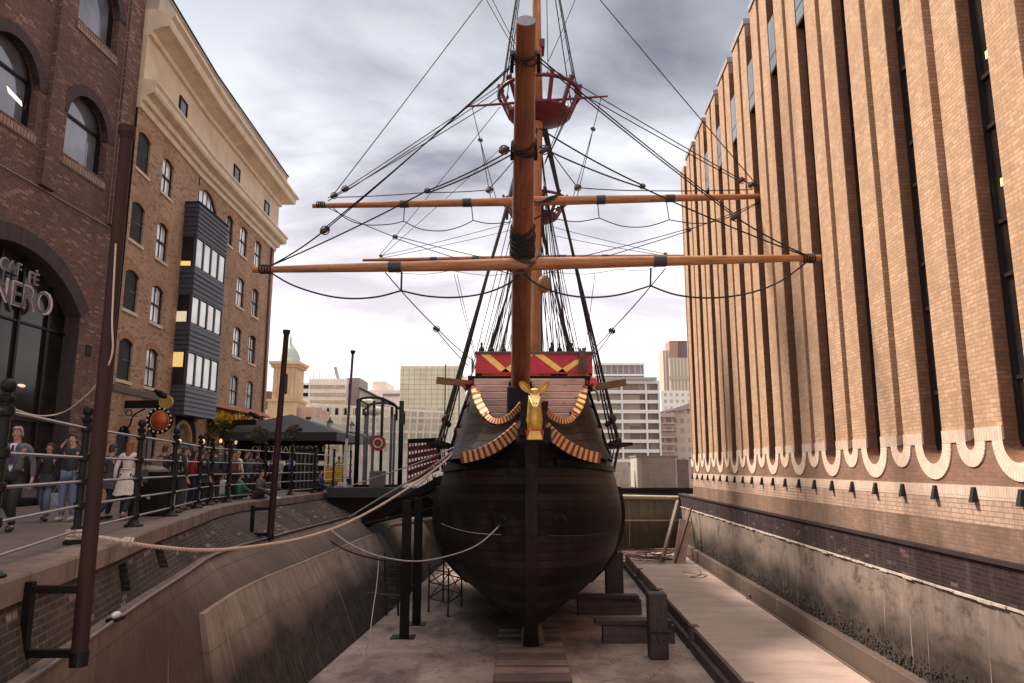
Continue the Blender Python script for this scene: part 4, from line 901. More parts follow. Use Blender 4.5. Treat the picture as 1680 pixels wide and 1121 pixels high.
# breast beam with zig-zag
xa, xb = P(781, 600, 26).x, P(972, 600, 26).x; z0, z1 = 4.42, 5.12
brd = boxo('breast_board', (xa, 26., z0), (xb, 26.12, z1), M_red2, ship, .008); boxo('breast_rail', (xa-.06, 25.94, z1+.003), (xb+.06, 26.2, z1+.10), M_tim2, brd, .012)
def zig(xs, zs, th=.27):
    q = MB()
    for (a, b), (za, zb) in zip(zip(xs, xs[1:]), zip(zs, zs[1:])):
        q.add([(a-th*.6, 25.985, za), (a+th*.6, 25.985, za), (b+th*.6, 25.985, zb), (b-th*.6, 25.985, zb), (a-th*.6, 25.998, za), (a+th*.6, 25.998, za), (b+th*.6, 25.998, zb), (b-th*.6, 25.998, zb)], [(0,1,2,3), (0,4,5,1), (1,5,6,2), (2,6,7,3), (3,7,4,0)])
    return q.build('zigzag_stripe', M_yel, brd)
X_ = lambda px: P(px, 600, 25.98).x
zig([X_(796), X_(829), X_(868), X_(877)], [z1-.01, z0+.06, z1-.01, z1-.01]); zig([X_(884), X_(922), X_(952)], [z1-.01, z0+.06, z1-.2])
for px in (786, 968): boxo('rail_post', (X_(px)-.07, 25.98, 3.95), (X_(px)+.07, 26.14, z0), M_hull2, ship)
for side in (-1, 1):
    MB().add([(cx(26)+side*2.05, 25.99, z1), (cx(26)+side*2.05, 25.99, 4.4), (cx(26)+side*2.4, 26.4, 4.05), (cx(27)+side*2.5, 30.8, 4.4), (cx(27)+side*2.15, 30.8, 5.3)], [(0,1,2,3,4)]).build('quarter_rail', plain('pale_side_rail', (.38, .3, .27), .6, 0, .3), ship)
# things seen under the breast beam
for k, (px, w_, m_) in enumerate([(801, .22, M_ochre), (815, .30, M_ochre), (826, .1, M_plk), (832, .2, M_red2), (892, .18, M_ochre), (900, .09, M_plk), (937, .1, M_plk), (948, .34, M_ochre), (960, .14, M_yel), (890, .06, M_hull2)]):
    x = P(px, 622, 26.7).x; boxo('forecastle_panel' if m_ is not M_plk else 'bitt_post', (x-w_, 26.6+.03*k, 4.0), (x+w_, 26.75+.03*k, 4.75), m_, ship, .01)
boxo('forecastle_bulkhead', (cx(27)-2.0, 27.6, 3.9), (cx(27)+2.0, 27.7, 5.05), M_hull2, ship)
for px in (793, 817, 906, 930): x = P(px, 625, 26.3).x; MB().beam((x-.15, 26.3, 4.05), (x+.2, 26.35, 4.38), .08, .06).build('brace', M_tim2, ship)
for px0, w_, py in ((790, .5, 576), (806, .4, 577), (826, .3, 577), (905, .45, 576), (918, .35, 577), (938, .3, 577)):
    p = P(px0, py, 26.1); q = MB(); q.ell(p+V((0, 0, .02)), .11, .1, .14, 8, 6); q.lathe(p+V((0, 0, .1)), [(.05, 0), (.035, .1), (.05, .17), (.02, .22)], 8); q.build('rope_coil', M_rope, ship, smooth=True)
q = MB(); p = P(955, 590, 25.85)
rr = random.Random(2)
for k in range(9): a = rr.uniform(-.16, .16); q.tube(smoothpts([p+V((a, .02, .42)), p+V((a*.4, -.06, .15)), p+V((a*.8, -.1, -.1)), p+V((a*1.1, -.08, -.38)), p+V((a*.5, -.03, -.48))], 4), .03, 5)
q.build('hanging_rope_bundle', plain('grey_brown_rope', (.13, .095, .08), .9, 0, .5, 20, .01), ship, recalc=False)
# catheads and anchor stock beams
for a, b in (((716, 624, 25.2), (790, 632, 25.6)), ((1027, 627, 25.2), (960, 639, 25.6))): MB().beam(P(*a), P(*b), .2, .22).build('cathead', wood('weathered_beam', (.2, .1, .05), (.1, .045, .025), rough=.6, axis=0, kind='Object'), ship)
for side in (-1, 1):
    x = cx(26)+side*2.2; MB().add([(x, 25.2, 3.75), (x+side*.22, 25.4, 4.0), (x+side*.2, 25.6, 4.15), (x-side*.2, 25.6, 4.4), (x, 25.5, 3.7), (x+side*.22, 25.7, 4.0), (x+side*.2, 25.9, 4.15), (x-side*.2, 25.9, 4.35)], [(0,1,2,3), (4,7,6,5), (0,4,5,1), (1,5,6,2), (2,6,7,3), (3,7,4,0)]).build('cathead_knee', M_red2, ship)
def on_hull(px, py):
    y = 21.2
    while y < 40:
        p = P(px, py, y)
        if hbz(y, p.z) >= abs(p.x-cx(y)) and y > sm(STEM, p.z): return p
        y += .04
    return P(px, py, 26)
# hawse holes
for px in (821, 919):
    y = 22.4
    p = on_hull(px, 857); s_ = 1 if px > 870 else -1
    q = MB(); q.torus(p, .13, .05, (s_*.45, -1, 0), 16, 6); q.build('hawse_ring', M_hull2, ship, smooth=True, recalc=False)
    q = MB(); q.torus(p+V((0,-.03,.03)), .16, .06, (s_*.45, -1, 0), 10, 6, math.pi*1.0, math.pi*2.0); q.build('hawse_hood', M_hull, ship, smooth=True, recalc=False)
# ---- figurehead: golden deer head on a long neck
M_gold = plain('gilded_paint', (.62, .36, .07), .33, .35, .45, 5, .004); M_goldp = plain('pale_gilded_face', (.66, .50, .22), .4, .2, .35, 7, .003)
q = MB(); hx = P(877, 700, 19.5).x
nk = [(2.38, .23, .20, 19.5), (2.6, .245, .22, 19.48), (2.9, .22, .21, 19.47), (3.15, .19, .19, 19.45), (3.32, .18, .18, 19.43)]
def ringrow(cxx, y, z, rx, ry, n=16, ty=0.): return [V((cxx+rx*math.cos(2*math.pi*k/n), y+ry*math.sin(2*math.pi*k/n), z+ty*math.sin(2*math.pi*k/n))) for k in range(n)]
zb = P(877, 708, 19.5).z
rows = [ringrow(hx, 19.5-.02*i, zb+dz, rx, ry) for i, (dz, rx, ry) in enumerate([(0, .17, .16), (.08, .20, .19), (.3, .215, .2), (.55, .195, .19), (.8, .17, .17), (.98, .16, .17), (1.08, .15, .17)])]
q.grid(rows, closed=True); fig = q.build('figurehead_neck', M_gold, ship, smooth=True)
hz = P(877, 652, 19.3).z; q = MB()
# head loft from crown to muzzle pointing forward and down
hd = [(.22, 19.45, .02, .02), (.19, 19.4, .10, .12), (.12, 19.3, .155, .16), (.03, 19.2, .165, .16), (-.06, 19.08, .14, .13), (-.15, 18.98, .105, .10), (-.22, 18.90, .085, .085), (-.27, 18.86, .07, .06), (-.29, 18.87, .02, .02)]
rows = []
for dz, y, rx, ry in hd: rows.append([V((hx+rx*math.cos(2*math.pi*k/16), y+ry*.7*math.sin(2*math.pi*k/16), hz+dz+ry*.7*math.sin(2*math.pi*k/16))) for k in range(16)])
q.grid(rows, closed=True); head = q.build('figurehead_head', M_goldp, ship, smooth=True)
for s_ in (-1, 1):
    q = MB(); base = V((hx+s_*.125, 19.38, hz+.15)); tip = base+V((s_*.27, -.02, .27)); d = (tip-base); sd_ = V((-d.z*s_, 0, d.x*s_)).normalized()*s_
    rows = []
    for i in range(9):
        t = i/8; w_ = .095*math.sin(math.pi*min(1, (t*.92+.06)))**.7+.01; c = base+d*t
        rows.append([c-sd_*w_+V((0, -.035, 0)), c-sd_*w_*.7+V((0, .0, 0)), c+V((0, .045, 0)), c+sd_*w_*.7, c+sd_*w_+V((0, -.035, 0)), c+sd_*w_*.8+V((0, .03, 0)), c+V((0, .09, 0)), c-sd_*w_*.8+V((0, .03, 0))])
    q.grid(rows, closed=True); q.build('ear', M_gold, head, smooth=True)
    MB().ell((hx+s_*.145, 19.17, hz+.06), .025, .03, .028, 8, 6).build('eye', M_black, head, smooth=True); MB().ell((hx+s_*.035, 18.87, hz-.2), .018, .02, .02, 6, 4).build('nostril', M_black, head, smooth=True)
zc = P(877, 722, 19.4).z; q = MB(); q.add([(hx-.24, 19.25, zb+.02), (hx+.24, 19.25, zb+.02), (hx+.21, 19.3, zc), (hx-.21, 19.3, zc), (hx-.24, 19.7, zb+.02), (hx+.24, 19.7, zb+.02), (hx+.21, 19.7, zc), (hx-.21, 19.7, zc)], [(0,3,2,1), (4,5,6,7), (0,1,5,4), (3,7,6,2), (0,4,7,3), (1,2,6,5)]); col_ = q.build('figurehead_plinth', M_red2, ship)
boxo('head_block', (hx-.46, 19.74, zc-.05), (hx+.46, 20.9, zb+.12), M_black, ship, .03)
MB().add([(hx-.13, 19.235, zb), (hx+.13, 19.235, zb), (hx+.2, 19.285, zc+.01), (hx-.2, 19.285, zc+.01), (hx-.13, 19.26, zb), (hx+.13, 19.26, zb), (hx+.2, 19.31, zc+.01), (hx-.2, 19.31, zc+.01)], [(0,3,2,1), (0,1,5,4), (1,2,6,5), (2,3,7,6), (3,0,4,7)]).build('yellow_panel', M_yel, col_)
# ---- bowsprit
B0, B1 = V((.27, 24.6, 3.0)), V((.262, 12.5, 9.36))
bp = [B0.lerp(B1, t/12) for t in range(13)]; br_ = [.30, .30, .298, .295, .29, .285, .275, .265, .255, .24, .225, .205, .19]
bsp = MB().tube(bp, br_, 28).build('bowsprit', M_spar2, ship, smooth=True, recalc=False, auto=40)
MB().tube([B1+(B1-B0).normalized()*.001, B1+(B1-B0).normalized()*.012], [.186, .18], 28).build('bowsprit_end_cap', plain('grey_end_grain', (.15, .14, .16), .7, 0, .3, 12, .004), bsp, recalc=False)
def lash(t, n, spread, r=.02, rad=None, nm='lashing', mat=None, seed=1):
    q = MB(); rr = random.Random(seed); d = (B1-B0).normalized(); x = V((1, 0, 0)); y = d.cross(x); base = B0.lerp(B1, t); R_ = interp([(0, .3), (.5, .275), (.75, .255), (1, .19)], t) if rad is None else rad
    for k in range(n):
        c = base+d*(k/(n-1)-.5)*spread if n > 1 else base; tl = rr.uniform(-.25, .25); rq = R_+r*rr.uniform(.6, 1.4)
        q.tube([c+(x*math.cos(a)+y*math.sin(a))*rq+d*tl*math.cos(a)*.4 for a in [2*math.pi*i/20 for i in range(21)]], r, 6, cap=False)
    return q.build(nm, mat or M_rope, bsp, smooth=True, recalc=False)
def tpx(py):   # parameter along the bowsprit at picture height py
    best = min(range(400), key=lambda i: abs(py-prj(B0.lerp(B1, i/400)))); return best/400
def prj(p):
    z = p.z-CZ; F_ = p.y*math.cos(TH)+z*math.sin(TH); U_ = -p.y*math.sin(TH)+z*math.cos(TH); return 560.5-FPX*U_/F_
lash(tpx(92), 3, .12, .016, seed=1); lash(tpx(240), 5, .2, .02, seed=4); lash(tpx(400), 9, .5, .03, seed=3); lash(tpx(418), 4, .2, .03, seed=9); lash(tpx(378), 5, .25, .025, seed=8)
for py in (95, 243):   # wooden cleats under the lashings
    c = B0.lerp(B1, tpx(py))
    for s_ in (-1, 1): d = (B1-B0).normalized(); MB().beam(c+V((s_*.27, 0, 0))-d*.3, c+V((s_*.25, 0, 0))+d*.12, .07, .12).build('cleat', M_hull2, bsp)
boxo('bowsprit_bed', (-.16, 22.85, 2.35), (.75, 23.15, 3.62), M_black, ship, .04)
q = MB(); q.beam(V((.27, 24.3, 2.5)), V((.27, 23.9, 3.9)), .75, .5, (0, 1, 0)); q.build('bowsprit_bitts', M_hull2, ship)
# ---- masts
FM = V((1.0, 26.6, 0)); 
def mastx(y, px, py): return P(px, py, y)
m0 = P(872, 640, 26.5); m1 = P(880, 150, 26.6)
mst = MB().tube([V((m0.x, 26.5, 3.5)), V((m0.x, 26.5, 6)), V(((m0.x+m1.x)/2, 26.5, 11)), V((m1.x, 26.5, 15.0)), V((m1.x, 26.5, 17.3))], [.34, .33, .29, .25, .22], 24).build('foremast', M_spar, ship, smooth=True, recalc=False)
tm = P(881, 100, 26.2); MB().tube([V((tm.x, 26.15, 14.8)), V((tm.x, 26.15, 20)), V((tm.x, 26.15, 24.5))], [.19, .16, .12], 16).build('fore_topmast', M_spar, ship, smooth=True, recalc=False)
boxo('mast_cap', (tm.x-.22, 26.0, 17.2), (tm.x+.3, 26.75, 17.55), M_red, mst, .02)
MM = V((P(878, 400, 35.6).x, 35.6, 0))
mmst = MB().tube([V((MM.x, MM.y, 3)), V((MM.x, MM.y, 10)), V((MM.x, MM.y, 17.5))], [.38, .34, .26], 20).build('mainmast', M_spar, ship, smooth=True, recalc=False)
MB().tube([V((MM.x, MM.y-.4, 14)), V((MM.x, MM.y-.4, 24))], [.2, .15], 14).build('main_topmast', M_spar, ship, smooth=True, recalc=False)
def top(c, rb, rt, h, n=14, par=None, spokes=12):
    t = MB(); t.lathe(c, [(rb*.25, -.30), (rb*.7, -.14), (rb*.97, -.02), (rb, 0), (rb, .09), (rb*.3, .1)], 28); b = t.build('fighting_top', M_red, par, smooth=True, auto=30)
    q = MB(); q.torus(c+V((0, 0, h)), rt, .075, (0, 0, 1), 36, 6); q.build('top_rim', M_red, b, smooth=True, recalc=False)
    for k in range(spokes):
        a = 2*math.pi*(k+.5)/spokes; u = V((math.cos(a), math.sin(a), 0)); MB().beam(c+u*rb*.98+V((0,0,.03)), c+u*(rt+.07)+V((0,0,h+.22)), .15, .09, u).build('top_stanchion', M_red, b)
    return b
ft_c = P(889, 190, 26.5); TOPC = V((P(885, 180, 26.5).x, 26.5, 14.55)); top(TOPC, 1.22, 1.58, .85, par=mst)
top(V((MM.x, MM.y, 13.6)), 1.15, 1.62, .85, par=mmst, spokes=12)
# ---- yards
def yard(a, b, rm, re, name, mat=None, bands=(), par=None):
    a, b = V(a), V(b); q = MB(); n = 12; q.tube([a.lerp(b, i/n) for i in range(n+1)], [re+(rm-re)*(1-abs(2*i/n-1))**.8 for i in range(n+1)], 18); y = q.build(name, mat or M_spar, par or ship, smooth=True, recalc=False, auto=50)
    for t in bands:
        r_ = re+(rm-re)*(1-abs(2*t-1))**.8; c = a.lerp(b, t); d = (b-a).normalized()*.16; MB().tube([c-d, c+d], [r_+.015]*2, 18).build('band', plain('dark_leather_band', (.035, .03, .032), .5, 0, .3), y, smooth=True, recalc=False, auto=50)
    return y
SYa, SYb = P(415, 443, 17.95), P(1346, 423, 17.95); sy = yard(SYa, SYb, .165, .075, 'spritsail_yard', M_spar, (.25, .716))
FYa, FYb = P(513, 338, 25.6), P(1272, 322, 25.6); fy = yard(FYa, FYb, .175, .085, 'fore_yard', M_spar, (.198, .333, .622, .772))
MYa, MYb = P(595, 427, 34.6), P(1124, 420, 34.6); my = yard(MYa, MYb, .14, .07, 'main_yard', M_spar, (.22, .35, .62, .75))
TYa, TYb = P(764, 175, 25.7), P(997, 158, 25.7); ty = yard(TYa, TYb, .06, .035, 'fore_topsail_yard', M_red)
# ---- running rigging from the photograph: (px, py, distance) end points
def blk(p, d=(0, 0, 1), s_=1., mat=None):
    s_ *= .82
    d = V(d).normalized(); rot = d.to_track_quat('Z', 'Y').to_matrix(); q = MB(); q.ell(p, .058*s_, .085*s_, .165*s_, 10, 8, rot); q.torus(p, .13*s_, .018*s_, rot @ V((1, 0, 0)), 12, 5); return q.build('block', mat or M_blk, ship, smooth=True, recalc=False)
M_blk = plain('dark_red_brown_block', (.05, .022, .02), .55, 0, .5, 9)
def rope(a, b, r=.017, s_=.0, name='rope', mat=None, n=10):
    r *= 1.15
    a, b = (P(*a) if not isinstance(a, V) else a), (P(*b) if not isinstance(b, V) else b)
    return tubeo(name, sag(a, b, s_, n), r, mat or M_rope, ship, 5)
YD, FD, MD = 17.9, 25.55, 34.6
# spritsail yard lifts
for a, b in ((((440, 438, YD), (533, 378, 17.5))), ((533, 378, 17.5), (846, 100, 13.6)), ((533, 374, 17.5), (846, 104, 13.6)), ((1326, 420, YD), (1206, 356, 17.5)), ((1206, 356, 17.5), (884, 100, 13.6)), ((1206, 352, 17.5), (884, 94, 13.6)),
    ((440, 438, YD), (701, 313, 16.8)), ((701, 313, 16.8), (846, 242, 15.2)), ((701, 317, 16.8), (846, 250, 15.2)), ((1322, 420, YD), (1054, 308, 16.8)), ((1054, 308, 16.8), (884, 240, 15.2)), ((1054, 304, 16.8), (884, 210, 15.))):
    rope(a, b, .0165 if a[0] not in (533, 1206) else .013, .06)
for p in ((533, 378, 17.5), (1206, 356, 17.5)): blk(P(*p), (1, 0, .6), 1.05)
for p in ((701, 313, 16.8), (1054, 306, 16.8)): blk(P(*p), (1, 0, .3), .65)
for px in (827, 893): blk(P(px, 246, 15.2), (1, 0, .5), 1.0)
for px in (838, 898): blk(P(px, 120 if px > 850 else 122, 24.5), (0, 0, 1), .9)
# fore yard lifts and topsail sheets
for a, b in (((538, 325, FD), (566, 310, 25.5)), ((566, 310, 25.5), (838, 128, 25.8)), ((568, 314, 25.5), (836, 136, 25.8)), ((545, 322, FD), (797, -8, 26)), ((538, 330, FD), (820, 160, 26)),
    ((1243, 305, FD), (1216, 295, 25.5)), ((1216, 295, 25.5), (900, 110, 25.8)), ((1216, 299, 25.5), (930, 140, 25.8)), ((1243, 305, FD), (978, -8, 26)),
    ((550, 324, FD), (700, 316, FD)), ((700, 316, FD), (800, 312, FD)), ((800, 312, FD), (846, 260, 26)), ((1235, 311, FD), (1060, 313, FD)), ((1060, 313, FD), (948, 308, FD)), ((948, 308, FD), (905, 250, 26))): rope(a, b, .017, .03)
for p in ((566, 310, 25.5), (548, 321, 25.5), (1216, 296, 25.5), (1233, 304, 25.5), (803, 312, FD), (948, 308, FD)): blk(P(*p), (1, 0, .5), 1.15)
# braces
for a, b in (((540, 342, FD), (648, 389, 25)), ((648, 387, 25), (846, 434, 24)), ((648, 391, 25), (846, 452, 24)), ((1258, 326, FD), (1130, 377, 25)), ((1130, 375, 25), (915, 430, 24)), ((1130, 379, 25), (890, 450, 24)),
    ((625, 420, MD), (838, 366, 35)), ((625, 424, MD), (838, 378, 35)), ((1092, 417, MD), (905, 372, 35)), ((1092, 420, MD), (905, 386, 35)), ((622, 424, MD), (825, 240, 35.3)), ((820, 176, 26), (622, 420, MD)),
    ((632, 447, 18.2), (716, 538, 19.5)), ((716, 538, 19.5), (776, 592, 24)), ((716, 542, 19.5), (768, 600, 24)), ((1092, 440, 18.2), (1004, 541, 19.5)), ((1004, 541, 19.5), (958, 588, 24)), ((1004, 545, 19.5), (966, 594, 24)),
    ((775, 178, 25.7), (788, 230, 25.8)), ((788, 230, 25.8), (815, 330, 26)), ((788, 230, 25.8), (806, 330, 26)), ((986, 160, 25.7), (973, 212, 25.8)), ((973, 212, 25.8), (938, 330, 26)), ((973, 212, 25.8), (945, 330, 26)),
    ((795, -6, 26), (850, 90, 26)), ((805, -6, 26), (850, 80, 26)), ((946, -6, 26), (900, 100, 26)), ((897, -6, 26), (899, 110, 26)), ((745, 450, 34), (780, 590, 30)), ((750, 450, 34), (782, 590, 30)), ((976, 450, 34), (958, 590, 30))): rope(a, b, .013, .04)
for p in ((648, 389, 25), (1130, 377, 25), (716, 540, 19.5), (1004, 543, 19.5), (788, 230, 25.8), (973, 212, 25.8), (625, 420, MD), (1092, 417, MD)): blk(P(*p), (1, 0, -.5), .8)
# foot ropes with stirrups
def chain(pts, r, D, nm='foot_rope'):
    return tubeo(nm, smoothpts([P(x, y, D) for x, y in pts], 5), r, M_rope, ship, 6)
chain([(445, 448), (480, 468), (530, 484), (575, 490), (620, 487), (658, 477)], .023, 17.9); chain([(658, 477), (700, 486), (750, 488), (800, 480), (840, 462), (862, 440)], .023, 17.9)
chain([(850, 440), (880, 466), (920, 482), (965, 488), (1015, 484), (1067, 469)], .023, 17.9); chain([(1067, 469), (1110, 484), (1165, 489), (1225, 482), (1280, 462), (1326, 428)], .023, 17.9)
chain([(545, 340), (570, 360), (600, 369), (640, 368), (662, 363)], .018, FD); chain([(662, 363), (690, 376), (725, 379), (755, 372), (776, 362)], .018, FD); chain([(776, 362), (805, 367), (850, 363)], .018, FD)
chain([(905, 358), (945, 364), (983, 358)], .018, FD); chain([(983, 358), (1020, 371), (1060, 372), (1098, 361)], .018, FD); chain([(1098, 361), (1150, 367), (1200, 355), (1255, 328)], .018, FD)
chain([(650, 448), (700, 450), (740, 444)], .013, MD); chain([(740, 444), (800, 452), (860, 446)], .013, MD); chain([(900, 446), (960, 450), (1015, 442)], .013, MD); chain([(1015, 442), (1060, 444), (1090, 430)], .013, MD)
for a, b, D in (((659, 447), (658, 478), 17.9), ((1068, 440), (1067, 470), 17.9), ((664, 336), (662, 363), FD), ((773, 333), (776, 362), FD), ((980, 330), (983, 358), FD), ((1093, 330), (1098, 361), FD)): rope((*a, D), (*b, D), .022 if D < 20 else .016, 0, 'stirrup')
# yard-arm lashings and slings
for p, D, r_ in ((P(436, 442, 17.95), 17.9, .1), (P(1326, 424, 17.95), 17.9, .1), (P(527, 336, FD), FD, .1), (P(1258, 322, FD), FD, .1)):
    q = MB()
    for k in range(5): q.torus(p+V((.06*k-.12, 0, 0)), r_+.012, .02, (1, .1*k-.2, .1), 12, 5)
    q.build('yardarm_lashing', M_rope, ship, smooth=True, recalc=False)
q = MB(); c = P(858, 432, 17.95)
for k in range(5): q.tube(smoothpts([c+V((-.32, -.02, .16)), c+V((-.1, -.2, .02+.04*k)), c+V((.15+.03*k, -.2, -.06)), c+V((.38, .0, .2)), c+V((.3, .2, .4)), c+V((0, .3, .45)), c+V((-.3, .2, .35)), c+V((-.32, -.02, .16))], 4), .018, 5)
q.tube(smoothpts([c+V((-.35, -.05, -.2)), c+V((0, -.2, -.32)), c+V((.35, -.1, .1)), c+V((.45, .1, .3))], 5), .03, 6); q.build('yard_sling', M_rope2, ship, smooth=True, recalc=False)
q = MB(); c = P(893, 462, 25.9); q.tube([c+V((0, 0, .5)), c], .02, 5); q.ell(c-V((0, 0, .1)), .26, .2, .34, 12, 8); q.build('halyard_block', wood('pale_block_wood', (.28, .14, .07), (.15, .07, .035), kind='Object'), ship, smooth=True)
q = MB(); c = P(888, 331, 25.5)
for k in range(4): q.tube(smoothpts([c+V((-.5+.05*k, 0, .15)), c+V((-.1, -.22, -.1)), c+V((.3, -.22, .1-.05*k)), c+V((.6, 0, .25)), c+V((.2, .4, .3)), c+V((-.5+.05*k, 0, .15))], 4), .022, 5)
q.tube(smoothpts([c+V((-.4, 0, -.75)), c+V((.2, -.1, -.45)), c+V((.7, 0, -.2))], 4), .03, 5); q.build('parrel', M_rope, ship, smooth=True, recalc=False)
# ---- standing rigging
def shroud_gang(side, mx, my_, ztp, ys, zc, off, n_r, r=.028, rl=True, par=None):
    tops = V((mx+side*.2, my_, ztp)); pts = []
    for k, y in enumerate(ys):
        ft_ = V((cx(y)+side*(hbz(y, zc)+off), y, zc)); tp = tops+V((side*.05*k, .04*k, 0)); pts.append((ft_, tp)); tubeo('shroud', [ft_, tp], r, M_rope, ship, 6)
        q = MB(); d = (tp-ft_).normalized()
        for s_ in (.12, .95): q.ell(ft_+d*s_, .11, .075, .13, 8, 6, V((1, 0, 0)).to_track_quat('X', 'Z').to_matrix())
        q.tube([ft_+d*.1+V((0, .05, 0)), ft_+d*.95+V((0, .05, 0))], .015, 5); q.tube([ft_+d*.1-V((0, .05, 0)), ft_+d*.95-V((0, .05, 0))], .015, 5); q.tube([ft_, V((cx(y)+side*(hbz(y, zc-.95)+.06), y, zc-.95))], .022, 5); q.build('deadeye_pair', M_blk, ship, smooth=True, recalc=False)
    if rl:
        q = MB()
        for i in range(n_r):
            t = .12+.8*i/n_r
            for (a, b), (c, d) in zip(pts, pts[1:]): q.tube([a.lerp(b, t), (a.lerp(b, t)+c.lerp(d, t))/2-V((0, 0, .02)), c.lerp(d, t)], .017, 4)
        for a, b in pts: q.tube([a.lerp(b, .1), a.lerp(b, .95)], .02, 4)
        q.build('ratlines', M_rope, ship, recalc=False)
    return pts
for side in (-1, 1):
    shroud_gang(side, mst.location.x+m1.x, 26.5, 14.1, (26.2, 27.2, 28.2, 29.2, 30.2), 1.95, .55, 28, .036)
    ch = MB(); ch.box((cx(28)+side*2.85, 25.7, 1.86), (cx(28)+side*3.6, 30.8, 1.97), .01); ch.build('channel', M_hull2, ship)
    shroud_gang(side, MM.x, MM.y, 13.3, (35.2, 36.3, 37.4, 38.5, 39.6), 2.3, .5, 20, .03)
    ch = MB(); ch.box((cx(37)+side*2.7, 34.7, 2.2), (cx(37)+side*3.35, 40.1, 2.3), .01); ch.build('channel', M_hull2, ship)
    # futtock and topmast shrouds
    q = MB()
    for k in range(4):
        a = (k-1.5)*.35; c = TOPC+V((side*1.5*math.cos(a), 1.5*math.sin(a), .9)); tubeo('topmast_shroud', [c, V((tm.x+side*.1, 26.15, 24.4))], .022, M_rope, ship, 5); tubeo('futtock_shroud', [TOPC+V((side*1.1*math.cos(a), 1.1*math.sin(a), 0)), V((m1.x+side*.3, 26.5+.2*math.sin(a), 12.6))], .016, M_rope, ship, 5)
        q.ell(c+V((-side*.05, 0, .3)), .06, .06, .1, 6, 5)
    for i in range(9):
        t = .08+i*.1; z_ = lambda a: (TOPC+V((side*1.5*math.cos(a), 1.5*math.sin(a), .9))).lerp(V((tm.x+side*.1, 26.15, 24.4)), t); q.tube([z_(-.53), z_(0), z_(.53)], .009, 4)
    q.tube([TOPC+V((side*1.5, 0, .9)), V((tm.x+side*.1, 26.15, 24.4))], .016, 4); q.build('topmast_ratlines', M_rope, ship, smooth=True, recalc=False)
    for k, (x, y, z, xt) in enumerate([(side*1.2, 26.3, 5.0, .1), (side*.95, 26.3, 5.0, .2), (side*.5, 26.3, 5.0, .15), (side*1.6, 27, 4.4, .3), (side*1.9, 28, 4.5, .3)]): tubeo('halyard', [V((cx(26)+x, y, z)), V((m1.x+side*xt, 26.5, 13.8-k*.6))], .018, M_rope, ship, 5)
for k in range(20):
    x0 = (-2.1+k*.22); tubeo('running_line', [V((cx(27)+x0, 27.2+.1*(k % 3), 4.7)), V((m1.x+.035*(k-10), 26.75, 13.2-.5*(k % 4)))], .017, M_rope, ship, 5)
for k in range(16):
    x0 = (-2.5+k*.33); tubeo('main_running_line', [V((MM.x+x0, 34.6, 4.6)), V((MM.x+.04*(k-8), 35.3, 13.0-.6*(k % 3)))], .022, M_rope, ship, 5)
for sd3 in (-1, 1): MB().beam(V((m0.x+sd3*.9, 26.9, 10.5)), V((m0.x+sd3*.9, 26.9, 10.5))+V((.01, 0, .3)), .1, .1).build('small_block', M_blk, ship)
tubeo('mizzen_stay', [V((MM.x+.2, 35.4, 13.5)), V((m0.x+.35, 27, 4.6))], .05, M_rope, ship, 7)
tubeo('main_stay', [V((MM.x, 35.2, 13.4)), V((m0.x-1.3, 27, 4.8))], .045, M_rope, ship, 7)
tubeo('main_topmast_stay', [V((MM.x+.3, 35.2, 21)), V((m1.x+.25, 26.7, 13.8))], .02, M_rope, ship, 5)
rope(V((m1.x, 26.2, 13.9)), B0.lerp(B1, tpx(385)), .03, .1, 'fore_stay')
# hawse cords follow the planking
# pale cord across the bow at the waterline
wl = [on_hull(px_, py_)+V((0, -.04, 0)) for px_, py_ in ((724, 859), (745, 867), (770, 873), (795, 876), (822, 877))]
tubeo('waterline_cord', smoothpts(wl, 5), .012, plain('pale_cord', (.4, .33, .3), .8), ship, 5)
wl = [on_hull(px_, py_)+V((0, -.04, 0)) for px_, py_ in ((898, 878), (940, 879), (980, 876), (1008, 870))]
tubeo('waterline_cord', smoothpts(wl, 5), .009, M_rope2, ship, 5)
# ================================================================== RAILING along the quay
rail = thing('railing', (-8, 20, 0), 'black iron railing with ball topped posts and steel rails along the quay edge', 'railing')
RPX = [(17, 950), (124, 893), (219, 865), (279, 848), (322, 834.5), (342, 829), (372, 825), (431, 818.5), (476, 813), (515, 809.5), (545, 805.5)]
RP = [V((-5.25, 7.6, 0))]+[G(*p) for p in RPX[1:]]; RP[-1] = V((-8.7, 36.2, 0)); RP += [V((-8.6, 39.5, 0))]; RP = [V((-4.5, 4.6, 0))]+RP
for p in RP: p.x = min(p.x, interp(COP, p.y)-.2) if p.y > 18 else p.x
RH = 1.86; RZ = [.20, .55, .90, 1.25, 1.68]
for p in RP:
    q = MB(); q.lathe(p, [(.17, .012), (.17, .04), (.12, .07), (.10, .10), (.075, .13), (.055, .17), (.05, RH-.1), (.07, RH-.08), (.075, RH-.03), (.04, RH-.01), (.035, RH+.02)], 12)
    for z in RZ: q.lathe(p+V((0, 0, z)), [(.05, -.06), (.078, -.045), (.085, 0), (.078, .045), (.05, .06)], 12)
    q.ell(p+V((0, 0, RH+.08)), .075, .075, .08, 12, 8); q.build('rail_post', M_iron, rail, smooth=True, auto=40)
for z in RZ:
    tubeo('rail_bar', [V((p.x, p.y, z)) for p in RP], .021, M_rail if z > .1 else M_iron, rail, 8)
